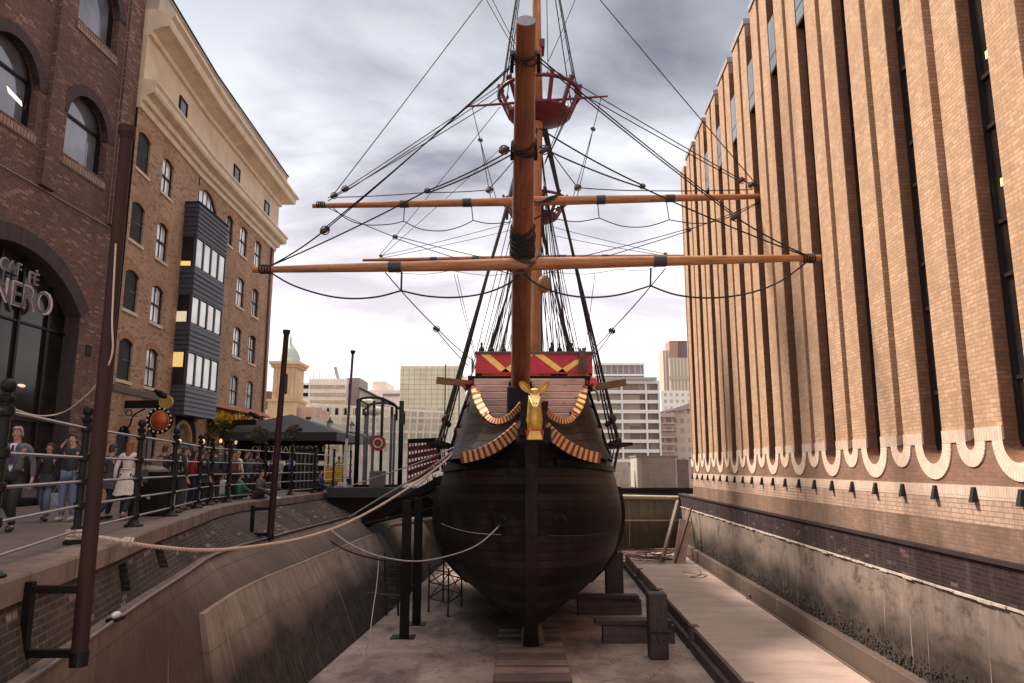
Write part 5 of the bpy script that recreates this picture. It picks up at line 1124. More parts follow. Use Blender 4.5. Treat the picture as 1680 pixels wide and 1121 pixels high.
# ================================================================== steel mooring piles
def pile(px0, py0, px1, py1, Y, r, label, kx, frame):
    a, b = P(px0, py0, Y), P(px1, py1, Y); t = thing('mooring_pile', b, label, 'post', 'brown steel piles on the left dock wall')
    q = MB(); q.tube([b, b.lerp(a, .5), a], [r, r*.92, r*.8], 20); q.build('pile_shaft', M_post, t, smooth=True, recalc=False, auto=40)
    q = MB(); q.tube([a-V((0, 0, .05)), a+V((0, 0, .02))], [r*.85, r*1.1], 20); q.tube([a+V((0, 0, .02)), a+V((0, 0, .10))], [r*1.14, r*1.14], 20); q.build('pile_cap', M_post, t, smooth=True, recalc=False, auto=40)
    q = MB(); (fx, ft_, fb) = frame; w_ = r*.95
    q.box((b.x-fx, b.y-w_/2, ft_-w_/2), (b.x-r*.5, b.y+w_/2, ft_+w_/2)); q.box((b.x-fx, b.y-w_/2, fb-w_/2), (b.x+r*.9, b.y+w_/2, fb+w_/2)); q.box((b.x-fx-w_/2, b.y-w_/2-.002, fb-w_), (b.x-fx+w_/2, b.y+w_/2+.002, ft_+w_)); q.lathe(b+V((0,0,-.04)), [(r*1.1, -.06), (r*1.1, .08)], 20); q.build('fender_frame', M_iron, t)
    return t, a, b
Pl1, p1a, p1b = pile(208, 222, 130, 1076, 8.0, .082, 'tall thick brown steel pile with capped top nearest the viewer on the left wall', 1, (.58, P(130, 967, 8.0).z, P(130, 1072, 8.0).z))
Pl2, p2a, p2b = pile(470, 547, 443, 880, 22.2, .10, 'second thinner brown steel pile standing before the dark patio parasols', 1, (.55, P(443, 835, 22.2).z, P(443, 877, 22.2).z))
a, b, c = P(579, 578, 34), P(569, 720, 34), P(563, 846, 34)
pt = thing('gauge_pole', c, 'slim pole painted white below and dark above beside the gangway tower', 'pole')
tubeo('white_length', [c, b], .07, plain('flaking_white_paint', (.62, .58, .55), .6, 0, .25, 8), pt, 12); tubeo('dark_length', [b, a], .06, plain('dull_grey_steel', (.07, .055, .05), .5), pt, 12)
q = MB(); q.lathe(a, [(.07, -.1), (.12, 0), (.12, .08)], 10)
q.build('pole_cap', M_iron, pt)
for z in (.15, 1.4): MB().box((c.x-.3, c.y-.05, c.z+z-.08), (c.x+.12, c.y+.05, c.z+z+.08), .01).build('clamp', plain('white_clamp', (.6, .55, .52), .6), pt)
# ================================================================== mooring ropes
def twist_rope(name, pts, r, mat, label, n=6, strands=3):
    q = MB(); pp = []
    for a, b in zip(pts, pts[1:]):
        k = max(1, int((b-a).length/.035));
        for i in range(k): pp.append(a.lerp(b, i/k))
    pp.append(pts[-1])
    for s_ in range(strands):
        ph = 2*math.pi*s_/strands; acc = 0; out_ = []; 
        for i, p in enumerate(pp):
            d = (pp[min(i+1, len(pp)-1)]-pp[max(i-1, 0)]).normalized(); x = d.cross(V((0, 0, 1))).normalized(); y = d.cross(x); acc += (p-pp[i-1]).length if i else 0
            an = ph+acc/(r*9)*2*math.pi/1.; out_.append(p+(x*math.cos(an)+y*math.sin(an))*r*.5)
        q.tube(out_, r*.62, n)
    return tag(q.build(name, mat, None, smooth=True, recalc=False), label, 'rope')
M_manila = plain('pale_manila', (.52, .38, .31), .85, 0, .25, 25, .004); M_wrope = plain('grey_white_rope', (.55, .45, .42), .8, 0, .2, 20)
hawse = on_hull(758, 731)+V((-.05, -.1, 0))
r1 = smoothpts([V((-6.33, 10.9, .14)), P(172, 883, 10.7), P(212, 891, 10.9), P(260, 898, 11.5), P(345, 903, 12.8), P(430, 895, 14.4), P(500, 882, 16), P(565, 860, 17.6), P(630, 826, 19.4), P(690, 787, 21.4), P(730, 757, 23.), hawse], 8)
twist_rope('mooring_rope', r1, .030, M_manila, 'thick pale rope sagging from the near brown pile to the ship bow', 6)
q = MB(); k0 = P(212, 890, 10.9)
for k in range(4): q.torus(k0+V((.03*k-.05, 0, .0)), .055, .022, (1, .25*k-.3, .2*(-1)**k), 14, 6)
tag(q.build('rope_knot', M_manila, None, smooth=True, recalc=False), 'knot tied in the thick pale rope beside the near brown pile', 'knot')
q = MB()
for k in range(3): q.torus(RP[2]+V((0, 0, .09+.05*k)), .125, .026, (-.02, 0, 1), 24, 6)
tag(q.build('rope_turns', M_manila, None, smooth=True, recalc=False), 'turns of pale rope wound round a railing post foot behind the near brown pile', 'rope')
r = [hawse, P(700, 772, 26), P(640, 808, 28.5), P(590, 838, 31), P(542, 868, 33)]
def mrope(pts, r, mat, label, n=6): return tag(tubeo('mooring_rope', smoothpts(pts, 6), r, mat, None, 6), label, 'rope')
mrope(r, .032, M_wrope, 'taut pale rope running from the bow down to the left wall ledge')
mrope([hawse+V((0, 0, .02)), P(680, 762, 28), P(620, 782, 32), P(567, 800, 34)], .026, M_wrope, 'upper taut rope from the bow to the white pole by the gangway')
mrope([on_hull(820, 862)+V((0, -.06, 0)), P(785, 893, 22.2), P(740, 911, 23), P(680, 921, 24), P(620, 912, 25.5), P(575, 893, 27), P(540, 868, 28.4)], .022, M_wrope, 'slack light cord hanging from the port hawse hole to the left wall')
mrope([P(533, 880, 27.5), P(560, 899, 26.5), P(605, 915, 25.5), P(660, 922, 24.6), P(700, 921, 23.9)], .03, M_rope, 'slack dark rope hanging beside the light cord below the gangway')
mrope([P(622, 912, 25.6), P(618, 960, 24.8), P(612, 1000, 24), P(606, 1045, 23), G(598, 1075, FZ+.03), G(585, 1092, FZ+.03)], .014, M_manila, 'thin loose line dangling down onto the dock floor')
mrope([P(20, 670, 9.2), P(60, 682, 9.4), P(100, 678, 9.6), P(135, 655, 8.6), P(165, 622, 8.1), P(184, 580, 7.9), P(184, 520, 7.89), P(190, 400, 7.89)], .010, M_manila, 'thin line looping from the railing up to the near brown pile')
mrope([P(596, 800, 34.5), P(640, 806, 34), P(680, 800, 33.5), P(705, 780, 33)], .02, M_manila, 'loose thin rope looped under the gangway deck')
# ================================================================== dock floor furniture
M_slp = wood('worn_pinkish_sleeper', (.24, .16, .14), (.12, .08, .07), (.34, .24, .21), .75, .8, 0, .008, kind='Object')
kb = []
for i in range(9):
    y = 19.9+i*.72; top_ = FZ+.25+(.0 if y < 22.6 else 0)
    t = MB(); x0 = cx(y)-.02; q = MB(); q.box((x0-1.0, y-.25, FZ), (x0+1.0, y+.21, FZ+.22+.012*(i % 3)), .03); o = q.build('keel_block', M_slp if i % 3 else M_tim2, None)
    tag(o, 'broad timber sleeper under the keel, %s from the near edge' % ['nearest one', 'second', 'third', 'fourth', 'fifth', 'sixth', 'seventh', 'eighth', 'ninth'][i], 'timber', 'timber sleepers under the keel')
def shore(x0, x1, y, lab, hh=.62):
    t = thing('timber_crib', ((x0+x1)/2, y, FZ), lab, 'timber block', 'low timber cribs beside the hull')
    boxo('base_beam', (x0+.15, y-.2, FZ), (x1-.02, y+.25, FZ+hh-.16), M_tim2, t, .02); boxo('top_plank', (x0-.1, y-.3, FZ+hh-.155), (x1-.12, y+.2, FZ+hh), M_tim, t, .015)
shore(2.35, 4.95, 29.3, 'low dark timber crib beside the hull, the farther of the two', .72); shore(2.75, 5.2, 24.7, 'low dark timber crib behind the roped upright post, nearer of two', .72)
p = G(1080, 1080, FZ); t = thing('shore_post', p, 'squat dark square timber post with a rope round it before the platform', 'post')
boxo('post', (p.x-.27, p.y-.25, FZ), (p.x+.27, p.y+.25, P(1080, 972, p.y).z), M_tim, t, .03)
q = MB(); z = P(1080, 1034, p.y).z
q.tube([(p.x-.29, p.y-.27, z), (p.x+.29, p.y-.27, z-.02), (p.x+.29, p.y+.27, z), (p.x-.29, p.y+.27, z), (p.x-.29, p.y-.27, z)], .025, 6); q.tube([(p.x-.1, p.y-.28, z), (p.x-.02, p.y-.3, z-.3)], .015, 5); q.build('rope_band', M_rope, t)
t = thing('shore_post', (4.15, 31, FZ), 'tall dark timber post standing against the turn of the hull', 'post'); boxo('post', (3.8, 30.7, FZ), (4.5, 31.2, P(1010, 905, 31).z), M_tim, t, .03); boxo('foot_plate', (3.7, 30.6, FZ), (4.6, 31.3, FZ+.1), M_tim2, t, .01)
# platform clutter
rr = random.Random(11)
q_lab = thing('scrap_pile', (7.2, 41, pz), 'tangled pile of broken dark laths at the far end of the platform', 'debris')
for k in range(46):
    c = V((7.35+rr.uniform(-1.4, 1.3), 40+rr.uniform(-1.6, 2.4), pz+.03+rr.uniform(0, .32))); a = rr.gauss(.1, .5); d = V((math.cos(a), math.sin(a)*.9, rr.uniform(-.12, .12)))*rr.uniform(.4, 1.3); MB().beam(c-d, c+d, .05+rr.random()*.05, .03).build('lath', [M_tim, M_tim2, M_plk][k % 3], q_lab)
t = tag(MB().beam(V((7.6, 38.6, pz)), V((9.2, 41.5, -.75)), .14, .22).build('leaning_plank', wood('grey_brown_plank', (.2, .14, .12), (.1, .07, .06), kind='Object')), 'long slanting timber propped up against the pale pipe at the far corner', 'plank')
tag(MB().beam(V((8.5, 38.6, pz)), V((9.0, 38.9, pz+2.1)), .62, .05, (0, 1, 0)).build('leaning_board', M_plk), 'wide pale board leaning in the corner beside the slanting timber', 'board')
tag(MB().beam(V((8.25, 38.4, pz)), V((9.3, 38.9, pz+2.7)), .09, .09).build('leaning_batten', M_tim2), 'thin dark batten leaning behind the wide pale board', 'batten')
p = G(1231, 983, pz); t = thing('mooring_cleat', p, 'small rusty cleat bolted to the bare concrete platform', 'cleat')
q = MB(); q.box((p.x-.13, p.y-.1, pz), (p.x+.15, p.y+.1, pz+.025)); q.build('base', M_post, t); q = MB(); q.lathe((p.x, p.y, pz), [(.05, .02), (.035, .1), (.07, .13), (.05, .16)], 10); q.tube([(p.x-.1, p.y, pz+.12), (p.x+.1, p.y, pz+.12)], .022, 6); q.build('horn', plain('rust', (.15, .05, .025), .8), t, smooth=True)
q = MB(); q.tube(smoothpts([V((7.9, 35.3, pz+.012)), V((8.4, 34.6, pz+.012)), V((8.75, 34.2, pz+.012)), V((8.3, 33.4, pz+.012)), V((7.9, 33.7, pz+.012)), V((8.5, 34.3, pz+.012)), V((8.9, 36, pz+.012))], 6), .018, 5); tag(q.build('loose_cable', M_rope2), 'loop of thin cable lying on the platform near the scrap', 'cable')
q = MB(); rq = random.Random(4)
for k in range(60):
    px, py = rq.uniform(520, 1150), rq.uniform(1005, 1115); c = G(px, py, FZ+.01); q.ell(c, rq.uniform(.015, .05), rq.uniform(.015, .04), .015, 6, 4)
tag(q.build('grit', plain('pale_grit', (.4, .3, .26), .9)), kind='stuff')
# scaffold tower
t = thing('scaffold_tower', (-2.4, 30, FZ), 'small rusty wheeled scaffold tower beside the hull on the dock floor', 'scaffold')
c4 = [G(703, 1004, FZ), G(735, 1012, FZ), G(757, 996, FZ), G(727, 986, FZ)]; M_sc = plain('rusty_scaffold', (.06, .035, .028), .6, .3, .3); H_ = 1.75
for p in c4: tubeo('leg', [p+V((0, 0, .16)), p+V((0, 0, H_))], .035, M_sc, t); q = MB(); q.tube([p+V((-.03, 0, .1)), p+V((.03, 0, .1))], .1, 12); q.build('castor', M_iron, t)
for z in (.5, 1.1, H_-.15):
    for i in range(4): tubeo('rung', [c4[i]+V((0, 0, z)), c4[(i+1) % 4]+V((0, 0, z))], .026, M_sc, t, 6)
for i in range(4): tubeo('diagonal_brace', [c4[i]+V((0, 0, .5)), c4[(i+1) % 4]+V((0, 0, H_-.2))], .02, M_sc, t, 6)
# ================================================================== gangway: steel columns, deck, glazed tower
gw = thing('gangway', (-5, 34, FZ), 'dark steel gangway deck on two tall columns leading from the quay to the ship', 'gangway')
for (px, py, Y) in ((663, 1046, None), (683, 1024, None)):
    p = G(px, py, FZ); q = MB(); q.box((p.x-.14, p.y-.14, FZ+.03), (p.x+.14, p.y+.14, .0)); q.build('column', M_dark, gw); boxo('foot_plate', (p.x-.42, p.y-.3, FZ), (p.x+.35, p.y+.3, FZ+.029), M_iron, gw)
g0 = P(590, 872, 34); 
q = MB(); q.box((-8.2, 33.2, -1.05), (-2.7, 33.45, -.2)); q.box((-8.0, 33.45, -.35), (-2.9, 36.5, -.2)); q.build('deck_girder', M_dark, gw)
boxo('deck_edge', (-8.2, 33.0, -.2), (-3.0, 36.8, .22), plain('dark_grey_deck_edge', (.03, .026, .028), .5), gw)
MB().beam(V((-6.6, 33.1, -1.4)), V((-2.9, 31.5, .62)), .4, .34).build('stair_stringer', M_dark, gw)
tubeo('cross_pipe', [P(640, 862, 31), P(722, 850, 30)], .08, plain('pinkish_pipe', (.25, .17, .15), .6), gw); tubeo('cross_pipe', [P(600, 860, 32), P(722, 832, 31.5)], .07, M_dark, gw)
q = MB(); rr = random.Random(6)
for k in range(14): a = P(rr.uniform(690, 725), rr.uniform(778, 815), 31.5+rr.random()); b = P(rr.uniform(700, 735), rr.uniform(778, 820), 31+rr.random()); q.tube(sag(a, b, .2, 6), .018, 5)
q.build('hanging_netting', M_rope, gw, recalc=False)
# glazed gangway tower
gt = thing('glass_shelter', (-6, 35, .22), 'black framed glazed gangway tower with a round red emblem', 'shelter')
YG = 34.2
def gp(px, py, Y=YG): return P(px, py, Y)
fr_ = [(584, 780, 586, 655, .11, YG), (656, 782, 662, 658, .11, YG), (600, 778, 598, 664, .06, 35.6), (610, 778, 612, 658, .07, 35.0), (624, 778, 625, 652, .07, YG), (640, 775, 641, 668, .07, 35.6), (645, 778, 647, 680, .06, 36.4)]
for x0, y0, x1, y1, w_, Y in fr_:
    a = gp(x0, 782, Y); b = gp(x1, y1, Y); q = MB(); q.tube([V((a.x, Y, .22)), V((a.x, Y, b.z))], w_, 8); q.build('upright', M_iron, gt, smooth=True, recalc=False)
q = MB(); tp = [gp(587, 660), gp(590, 656), gp(600, 653), gp(622, 653), gp(640, 660), gp(650, 668), gp(650, 690)]
q.tube(smoothpts(tp, 4), .06, 8); q.tube([p+V((.1, 1.8, -.1)) for p in smoothpts(tp, 4)], .05, 8)
for p in (tp[1], tp[3], tp[5]): q.tube([p, p+V((.1, 1.8, -.1))], .04, 6)
q.build('roof_hoop', M_iron, gt, smooth=True, recalc=False)
q = MB(); a, b = gp(587, 700), gp(650, 700); q.box((a.x+.1, YG+.02, .3), (b.x+.1, YG+.03, 3.45)); q.build('glass_panel', clear('clear_glazing', (.8, .82, .82), .06), gt)
boxo('kick_box', (gp(607, 770).x, YG-.1, .225), (gp(632, 770).x, YG+.3, .95), plain('grey_box', (.12, .10, .10), .6), gt, .01)
boxo('base_frame', (gp(585, 700).x, YG-.08, .222), (gp(662, 700).x, YG+.08, .34), M_iron, gt)
c = gp(620, 727, YG-.06); q = MB(); q.lathe((0, 0, 0), [(.36, -.02), (.36, .02)], 32)
for i, v_ in enumerate(q.v): q.v[i] = V((c.x+v_.x, c.y+v_.z, c.z+v_.y))
em = q.build('emblem_disc', plain('emblem_red', (.28, .02, .02), .5, 0, .15), gt)
q = MB(); q.torus(c+V((0, -.025, 0)), .20, .028, (0, 1, 0), 28, 6); q.build('emblem_ring', plain('emblem_white', (.7, .66, .62), .5), em)
q = MB(); q.tube(smoothpts([c+V((-.03, -.03, .14)), c+V((.09, -.03, .09)), c+V((-.02, -.03, 0)), c+V((.08, -.03, -.05)), c+V((0, -.03, -.14))], 4), .03, 6); q.build('emblem_mark', plain('emblem_dark_red', (.3, .03, .03), .5), em)
# tall black post and red lattice screen of the ship's brow
q = MB(); p = gp(661, 782, 33.6)
gt2 = thing('lattice_screen', gp(673, 782, 33.4), 'dark red wooden lattice screen at the ship end of the gangway', 'screen')
a, b = gp(670, 724, 33.3), gp(722, 722, 32.4); a2, b2 = gp(669, 790, 33.3), gp(720, 768, 32.4)
for i in range(11): t_ = i/10; MB().beam(a.lerp(b, t_), a2.lerp(b2, t_), .05, .11, (0, 1, 0)).build('lattice_slat', M_red if i else M_iron, gt2)
for i in range(6): t_ = i/5; MB().beam(a.lerp(a2, t_)-V((0, .05, 0)), b.lerp(b2, t_)-V((0, .05, 0)), .07, .20, (0, 0, 1)).build('lattice_rail', M_red if i else M_iron, gt2)
for (px, py) in ((608, 657), (623, 673)):
    pass
# ladder / fixings on left wall below gangway
lt = thing('wall_ladder', (-5, 26, FZ), 'rusty steel ladder frame fixed low on the left dock wall', 'ladder')
a = G(634, 1010, FZ); b = P(630, 930, a.y-1.)
for dx_ in (0, .45): tubeo('stile', [a+V((dx_, 0, 0)), a+V((dx_-.1, -.2, 2.3))], .045, M_sc, lt)
for k in range(6): tubeo('rung', [a+V((0, 0, .3+.34*k)), a+V((.45, 0, .3+.34*k))], .02, M_sc, lt, 6)
tubeo('standoff_bar', [P(600, 973, 25), P(660, 978, 25.4)], .035, M_sc, lt, 6); tubeo('standoff_bar', [P(628, 957, 26), P(682, 960, 27)], .03, M_sc, lt, 6)
# ================================================================== quay furniture
def blackbin(p, w_, d_, h_, label):
    t = thing('litter_bin', p, label, 'bin'); boxo('bin_body', (p.x-w_/2, p.y-d_/2, 0), (p.x+w_/2, p.y+d_/2, h_*.9), M_dark, t, .03)
    q = MB(); q.lathe((p.x, p.y, h_*.9), [(w_*.55, 0), (w_*.53, .05), (w_*.35, .12), (w_*.1, .14)], 20, 1, d_/w_); q.build('domed_lid', plain('grey_bin_lid', (.15, .12, .125), .5), t, smooth=True, auto=40); boxo('notice', (p.x+w_*.1, p.y-d_/2-.006, h_*.35), (p.x+w_*.2, p.y-d_/2, h_*.42), plain('bin_notice', (.5, .45, .4), .6), t); return t
blackbin(V((-8.45, 17.4, 0)), .72, .5, 1.12, 'big black litter bin with grey domed lid beside the woman in the cream coat')
def lantern(px, py, Y, lab, h=None):
    p = P(px, py, Y); t = thing('street_lamp', V((p.x, Y, 0)), lab, 'street lamp', 'lantern lamps on the quay'); q = MB(); q.lathe((p.x, Y, 0), [(.14, 0), (.14, .3), (.07, .5), (.05, .9), (.04, p.z-.45), (.09, p.z-.4), (.09, p.z-.36)], 10); q.build('lamp_post', M_iron, t, smooth=True, auto=40)
    q = MB(); q.lathe((p.x, Y, p.z-.35), [(.10, 0), (.19, .42), (.16, .43)], 6); q.build('lamp_glass', plain('lantern_pane', (.7, .66, .55), .3), t); q = MB(); q.lathe((p.x, Y, p.z+.07), [(.23, 0), (.12, .13), (.05, .18), (.02, .3)], 6); q.build('lamp_cap', M_iron, t)
lantern(541, 696, 41, 'black lantern lamp standing before the far black parasol'); lantern(577, 700, 46, 'black lantern lamp partly behind the white pole')
def heat(px, py, Y, lab):
    p = P(px, py, Y); t = thing('patio_lamp', V((p.x, Y, 0)), lab, 'lamp', 'white domed lamps behind the glass'); tubeo('lamp_post', [(p.x, Y, 0), (p.x, Y, p.z)], .07, M_dark, t); q = MB(); q.lathe((p.x, Y, p.z), [(.12, 0), (.5, .1), (.62, .3), (.4, .55), (.1, .62)], 14); q.build('domed_shade', plain('cream_shade', (.7, .66, .5), .5), t, smooth=True)
heat(600, 669, 48, 'left one of two cream domed lamps seen through the glazed tower'); heat(614, 682, 48, 'right one of two cream domed lamps seen through the glazed tower')
# parasols
M_par = plain('black_canopy', (.030, .022, .026), .7, 0, .2, 2)
def parasol(px, py, Y, w_, h_, drop, lab):
    p = P(px, py, Y); t = thing('parasol', V((p.x, Y, 0)), lab, 'parasol', 'black square parasols on the pub terrace'); x, y, z = p; c = [(x-w_, y-w_, z-h_), (x+w_, y-w_, z-h_), (x+w_, y+w_, z-h_), (x-w_, y+w_, z-h_)]
    q = MB(); md = lambda a, b: ((a[0]+b[0])/2, (a[1]+b[1])/2, (a[2]+b[2])/2-.0)
    vs = [(x, y, z)]+c+[(a, b, d-drop) for a, b, d in c]; fs = [(0, 1, 2), (0, 2, 3), (0, 3, 4), (0, 4, 1), (1, 5, 6, 2), (2, 6, 7, 3), (3, 7, 8, 4), (4, 8, 5, 1)]
    q.add(vs, fs); q.add([(a, b, d-.02) for a, b, d in [(x, y, z)]+c], [(0, 2, 1), (0, 3, 2), (0, 4, 3), (0, 1, 4)]); cp = q.build('canopy', M_par, t, recalc=False); tubeo('parasol_pole', [(x, y, 0), (x, y, z-.05)], .05, M_iron, t)
    for k in range(4): tubeo('canopy_rib', [(x, y, z-.12), (c[k][0], c[k][1], c[k][2]-.05)], .02, M_iron, t, 5)
    text('OLD THAMESIDE INN', plain('valance_lettering', (.22, .18, .17), .6), cp, 'valance_lettering', .26, (x, y-w_-.012, z-h_-drop*.5), (1, 0, 0), depth=.003)
    return t
def parasol_txt_fix(): pass
parasol(478, 680, 40, 3.3, 1.12, .42, 'nearest large black square parasol behind the second brown pile'); parasol(520, 686, 47, 2.9, 1.0, .4, 'middle black parasol partly behind the nearest one'); parasol(565, 695, 50, 2.4, .95, .4, 'farthest black parasol beside the white pole')
# pub board and menu board
a, b = P(388, 752, 38), P(484, 752, 38); bt = thing('pub_board', V(((a.x+b.x)/2, 38, 0)), 'long black terrace screen with cream OLD THAMESIDE lettering', 'sign')
boxo('board', (a.x, 38, P(400, 757, 38).z), (b.x+1.5, 38.08, P(400, 722, 38).z), M_dark, bt, .01); boxo('lower_board', (a.x+.3, 38, .05), (b.x+1.5, 38.06, P(400, 764, 38).z), M_dark, bt); boxo('stripe', (a.x, 37.98, P(400, 757, 38).z), (b.x+1.5, 38, P(400, 755, 38).z), plain('grey_stripe', (.3, .26, .24), .6), bt)
M_crm = plain('cream_lettering', (.95, .84, .52), .6, 0, .05)
xx = P(413, 737, 37.97)
for wd_, off_ in (('OLD', 0), ('THAMESIDE', .98), ('INN', 3.6)): text(wd_, M_crm, bt, 'board_lettering', .42, (xx.x+off_, 37.97, xx.z), (1, 0, 0), depth=.01, align='LEFT', sx=1.1)
for px in (392, 438, 470): boxo('board_post', (P(px, 760, 38.1).x-.05, 38.09, 0), (P(px, 760, 38.1).x+.05, 38.15, 1.75), M_iron, bt)
mb_ = P(408, 775, 33.5); nt_ = thing('menu_board', V((mb_.x, 33.5, 0)), 'black chalkboard with white capital lettering behind the seated young man', 'sign')
boxo('board', (mb_.x-.45, 33.5, .1), (mb_.x+.5, 33.56, P(408, 752, 33.5).z), M_black, nt_, .005)
M_wh = plain('white_lettering', (.75, .68, .62), .6, 0, .05)
text('LIVE ON', M_wh, nt_, 'menu_lettering', .2, (mb_.x, 33.49, P(408, 760, 33.5).z), (1, 0, 0), depth=.005); text('NEXT', M_wh, nt_, 'menu_lettering', .2, (mb_.x, 33.49, P(408, 768, 33.5).z), (1, 0, 0), depth=.005); boxo('chalk_scribble', (mb_.x-.2, 33.49, P(400, 781, 33.5).z), (mb_.x+.2, 33.5, P(400, 779, 33.5).z), M_wh, nt_)
a = P(482, 806, 34.8); b = P(516, 806, 34.8)
cbn = thing('steel_cabinet', V(((a.x+b.x)/2, 34.8, 0)), 'tall black ribbed cabinet behind the railing beside the man in blue', 'cabinet'); boxo('cabinet_body', (a.x, 34.8, 0), (b.x, 35.3, P(482, 736, 34.8).z), M_dark, cbn, .01)
for k in range(5): x = a.x+(b.x-a.x)*(k+.5)/5; boxo('panel_rib', (x-.05, 34.75, .1), (x+.05, 34.8, 1.85), plain('grey_rib', (.06, .055, .06), .5), cbn)
boxo('handle', ((a.x+b.x)/2-.02, 34.70, .25), ((a.x+b.x)/2+.01, 34.74, 1.6), M_rail, cbn)
a = P(536, 802, 37.5); yb = thing('yellow_board', V((a.x+.4, 37.5, 0)), 'bright yellow A-board standing at the quay end behind the railing', 'sign'); boxo('panel', (a.x-.1, 37.5, .1), (P(560, 802, 37.5).x, 37.55, 1.15), plain('bright_yellow', (.80, .48, .03), .5, 0, .1), yb, .01); boxo('blue_panel', (a.x+.0, 37.48, .18), (a.x+.6, 37.5, .42), plain('slate_blue', (.12, .14, .2), .5), yb)
for s_ in (0, .75): boxo('leg', (a.x-.1+s_, 37.5, 0), (a.x-.05+s_, 37.6, .1), M_iron, yb)
# topiary balls
M_leaf = plain('dusty_leaves', (.11, .10, .065), .8, 0, .6, 3); M_leaf2 = plain('green_trailing_leaves', (.10, .12, .035), .8, 0, .5, 8); M_flw = plain('yellow_flowers', (.75, .46, .04), .7, 0, .3, 12)
def leafball(q, c, r, n, rr, sz=.06, squash=1.):
    for k in range(n):
        d = V((rr.gauss(0, 1), rr.gauss(0, 1), rr.gauss(0, 1))).normalized()*r*rr.uniform(.75, 1.05); d.z *= squash; p = c+d; a = V((rr.gauss(0, 1), rr.gauss(0, 1), rr.gauss(0, 1))).normalized()*sz; b = a.cross(V((rr.gauss(0, 1), rr.gauss(0, 1), rr.gauss(0, 1)))).normalized()*sz*.5
        q.add([p-a, p+b, p+a, p-b], [(0,1,2,3)])
def topiary(px, py, Y, r, lab):
    p = P(px, py, Y); rr = random.Random(int(px)); t = thing('topiary', V((p.x, Y, 0)), lab, 'shrub', 'clipped ball shrubs on the terrace'); tubeo('trunk', [(p.x, Y, .5), (p.x, Y, p.z)], .03, M_tim2, t, 6); q = MB(); q.lathe((p.x, Y, 0), [(.2, 0), (.28, .55), (.25, .55)], 10); q.build('planter', M_dark, t); q = MB(); leafball(q, p, r, 1100, rr, .07); q.ell(p, r*.75, r*.75, r*.75, 10, 8); q.build('crown', M_leaf, t, recalc=False)
topiary(483, 711, 37, .42, 'round clipped shrub hanging just right of the second brown pile'); topiary(427, 713, 36, .42, 'round clipped shrub just left of the second brown pile'); topiary(570, 720, 44, .35, 'small clipped shrub by the white pole')
# flower balcony on the warehouse
fb = thing('flower_trough', (-14.2, 39, 3.2), 'long trough of yellow flowers and trailing greenery on the warehouse front', 'flowers')
MB().box((-14.69, 35.0, 3.15), (-14.3, 43.6, 3.4), .01).build('trough', M_dark, fb); rr = random.Random(9)
q = MB()
for k in range(2600): y = rr.uniform(34.9, 43.7); z = 3.45-abs(rr.gauss(0, .38)); p = V((-14.35+rr.uniform(-.25, .25), y, z)); a = V((rr.gauss(0, 1), rr.gauss(0, 1), rr.gauss(0, 1.5))).normalized()*.09; b = a.cross(V((rr.random(), rr.random(), .3))).normalized()*.035; q.add([p-a, p+b, p+a, p-b], [(0,1,2,3)])
q.build('trailing_leaves', M_leaf2, fb, recalc=False); q = MB()
for k in range(1500): y = rr.uniform(34.9, 43.7); p = V((-14.35+rr.uniform(-.3, .3), y, 3.5+rr.gauss(0, .13)+.1*math.sin(y*3))); a = V((rr.gauss(0, 1), rr.gauss(0, 1), rr.gauss(0, 1))).normalized()*.07; b = a.cross(V((rr.random(), rr.random(), .3))).normalized()*.06; q.add([p-a, p+b, p+a, p-b], [(0,1,2,3)])
q.build('flower_heads', M_flw, fb, recalc=False)
MB().add([(-14.72, 34.9, 4.35), (-14.72, 43.4, 4.35), (-14.2, 43.4, 4.0), (-14.2, 34.9, 4.0), (-14.72, 34.9, 4.0), (-14.72, 43.4, 4.0)], [(0,3,2,1), (0,4,3), (1,2,5), (4,5,2,3)]).build('tiled_awning', plain('rusty_tile', (.28, .11, .06), .8, 0, .4, 5), wh)
# hanging signs on brackets
def bracket(y, z, reach, lab, gull=True, orb=False):
    x0 = -13.98 if y < 32 else -14.7
    t = thing('hanging_sign', (x0, y, z), lab, 'sign'); q = MB(); q.beam((x0-.2, y, z), (x0+reach, y, z+.02), .09, .28); q.box((x0-.15, y-.05, z-1.1), (x0-.05, y+.05, z+.15)); q.tube(smoothpts([V((x0-.05, y, z-1.0)), V((x0+.2, y, z-.75)), V((x0+.3, y, z-.4)), V((x0+.7, y, z-.15))], 5), .03, 6); q.torus((x0+.13, y, z-.3), .11, .02, (0, 1, 0), 12, 5); q.build('bracket', M_iron, t, recalc=False)
    if gull:
        c = V((x0+reach*.95, y, z+.35)); q = MB(); q.ell(c, .28, .1, .13, 10, 8, Matrix.Rotation(R(25), 3, 'Y')); q.ell(c+V((-.24, 0, .14)), .08, .07, .08, 8, 6); q.tube([c+V((-.3, 0, .14)), c+V((-.42, 0, .1))], [.03, .005], 6); q.tube([c, c+V((0, 0, -.3))], .03, 5); q.build('carved_bird', M_iron, t, smooth=True, recalc=False)
    return t, x0
t, x0 = bracket(26.5, P(230, 664, 26.5).z, 1.35, 'round copper coloured hanging sign on a scrolled black bracket beside the boarded bay')
M_cop = plain('copper_orange', (.50, .09, .025), .4, .3, .6, 5); c = P(262, 690, 26.5)
q = MB(); q.ell(c, .31, .15, .33, 20, 14); q.build('copper_ball', M_cop, t, smooth=True)
q = MB(); q.torus(c, .42, .07, (0, 1, 0), 30, 8); q.build('sign_ring', M_iron, t, smooth=True, recalc=False)
q = MB()
for k in range(16): a = 2*math.pi*k/16; q.ell(c+V((math.cos(a)*.43, -.07, math.sin(a)*.43)), .035, .02, .035, 6, 4)
q.build('ring_stud', M_crm, t)
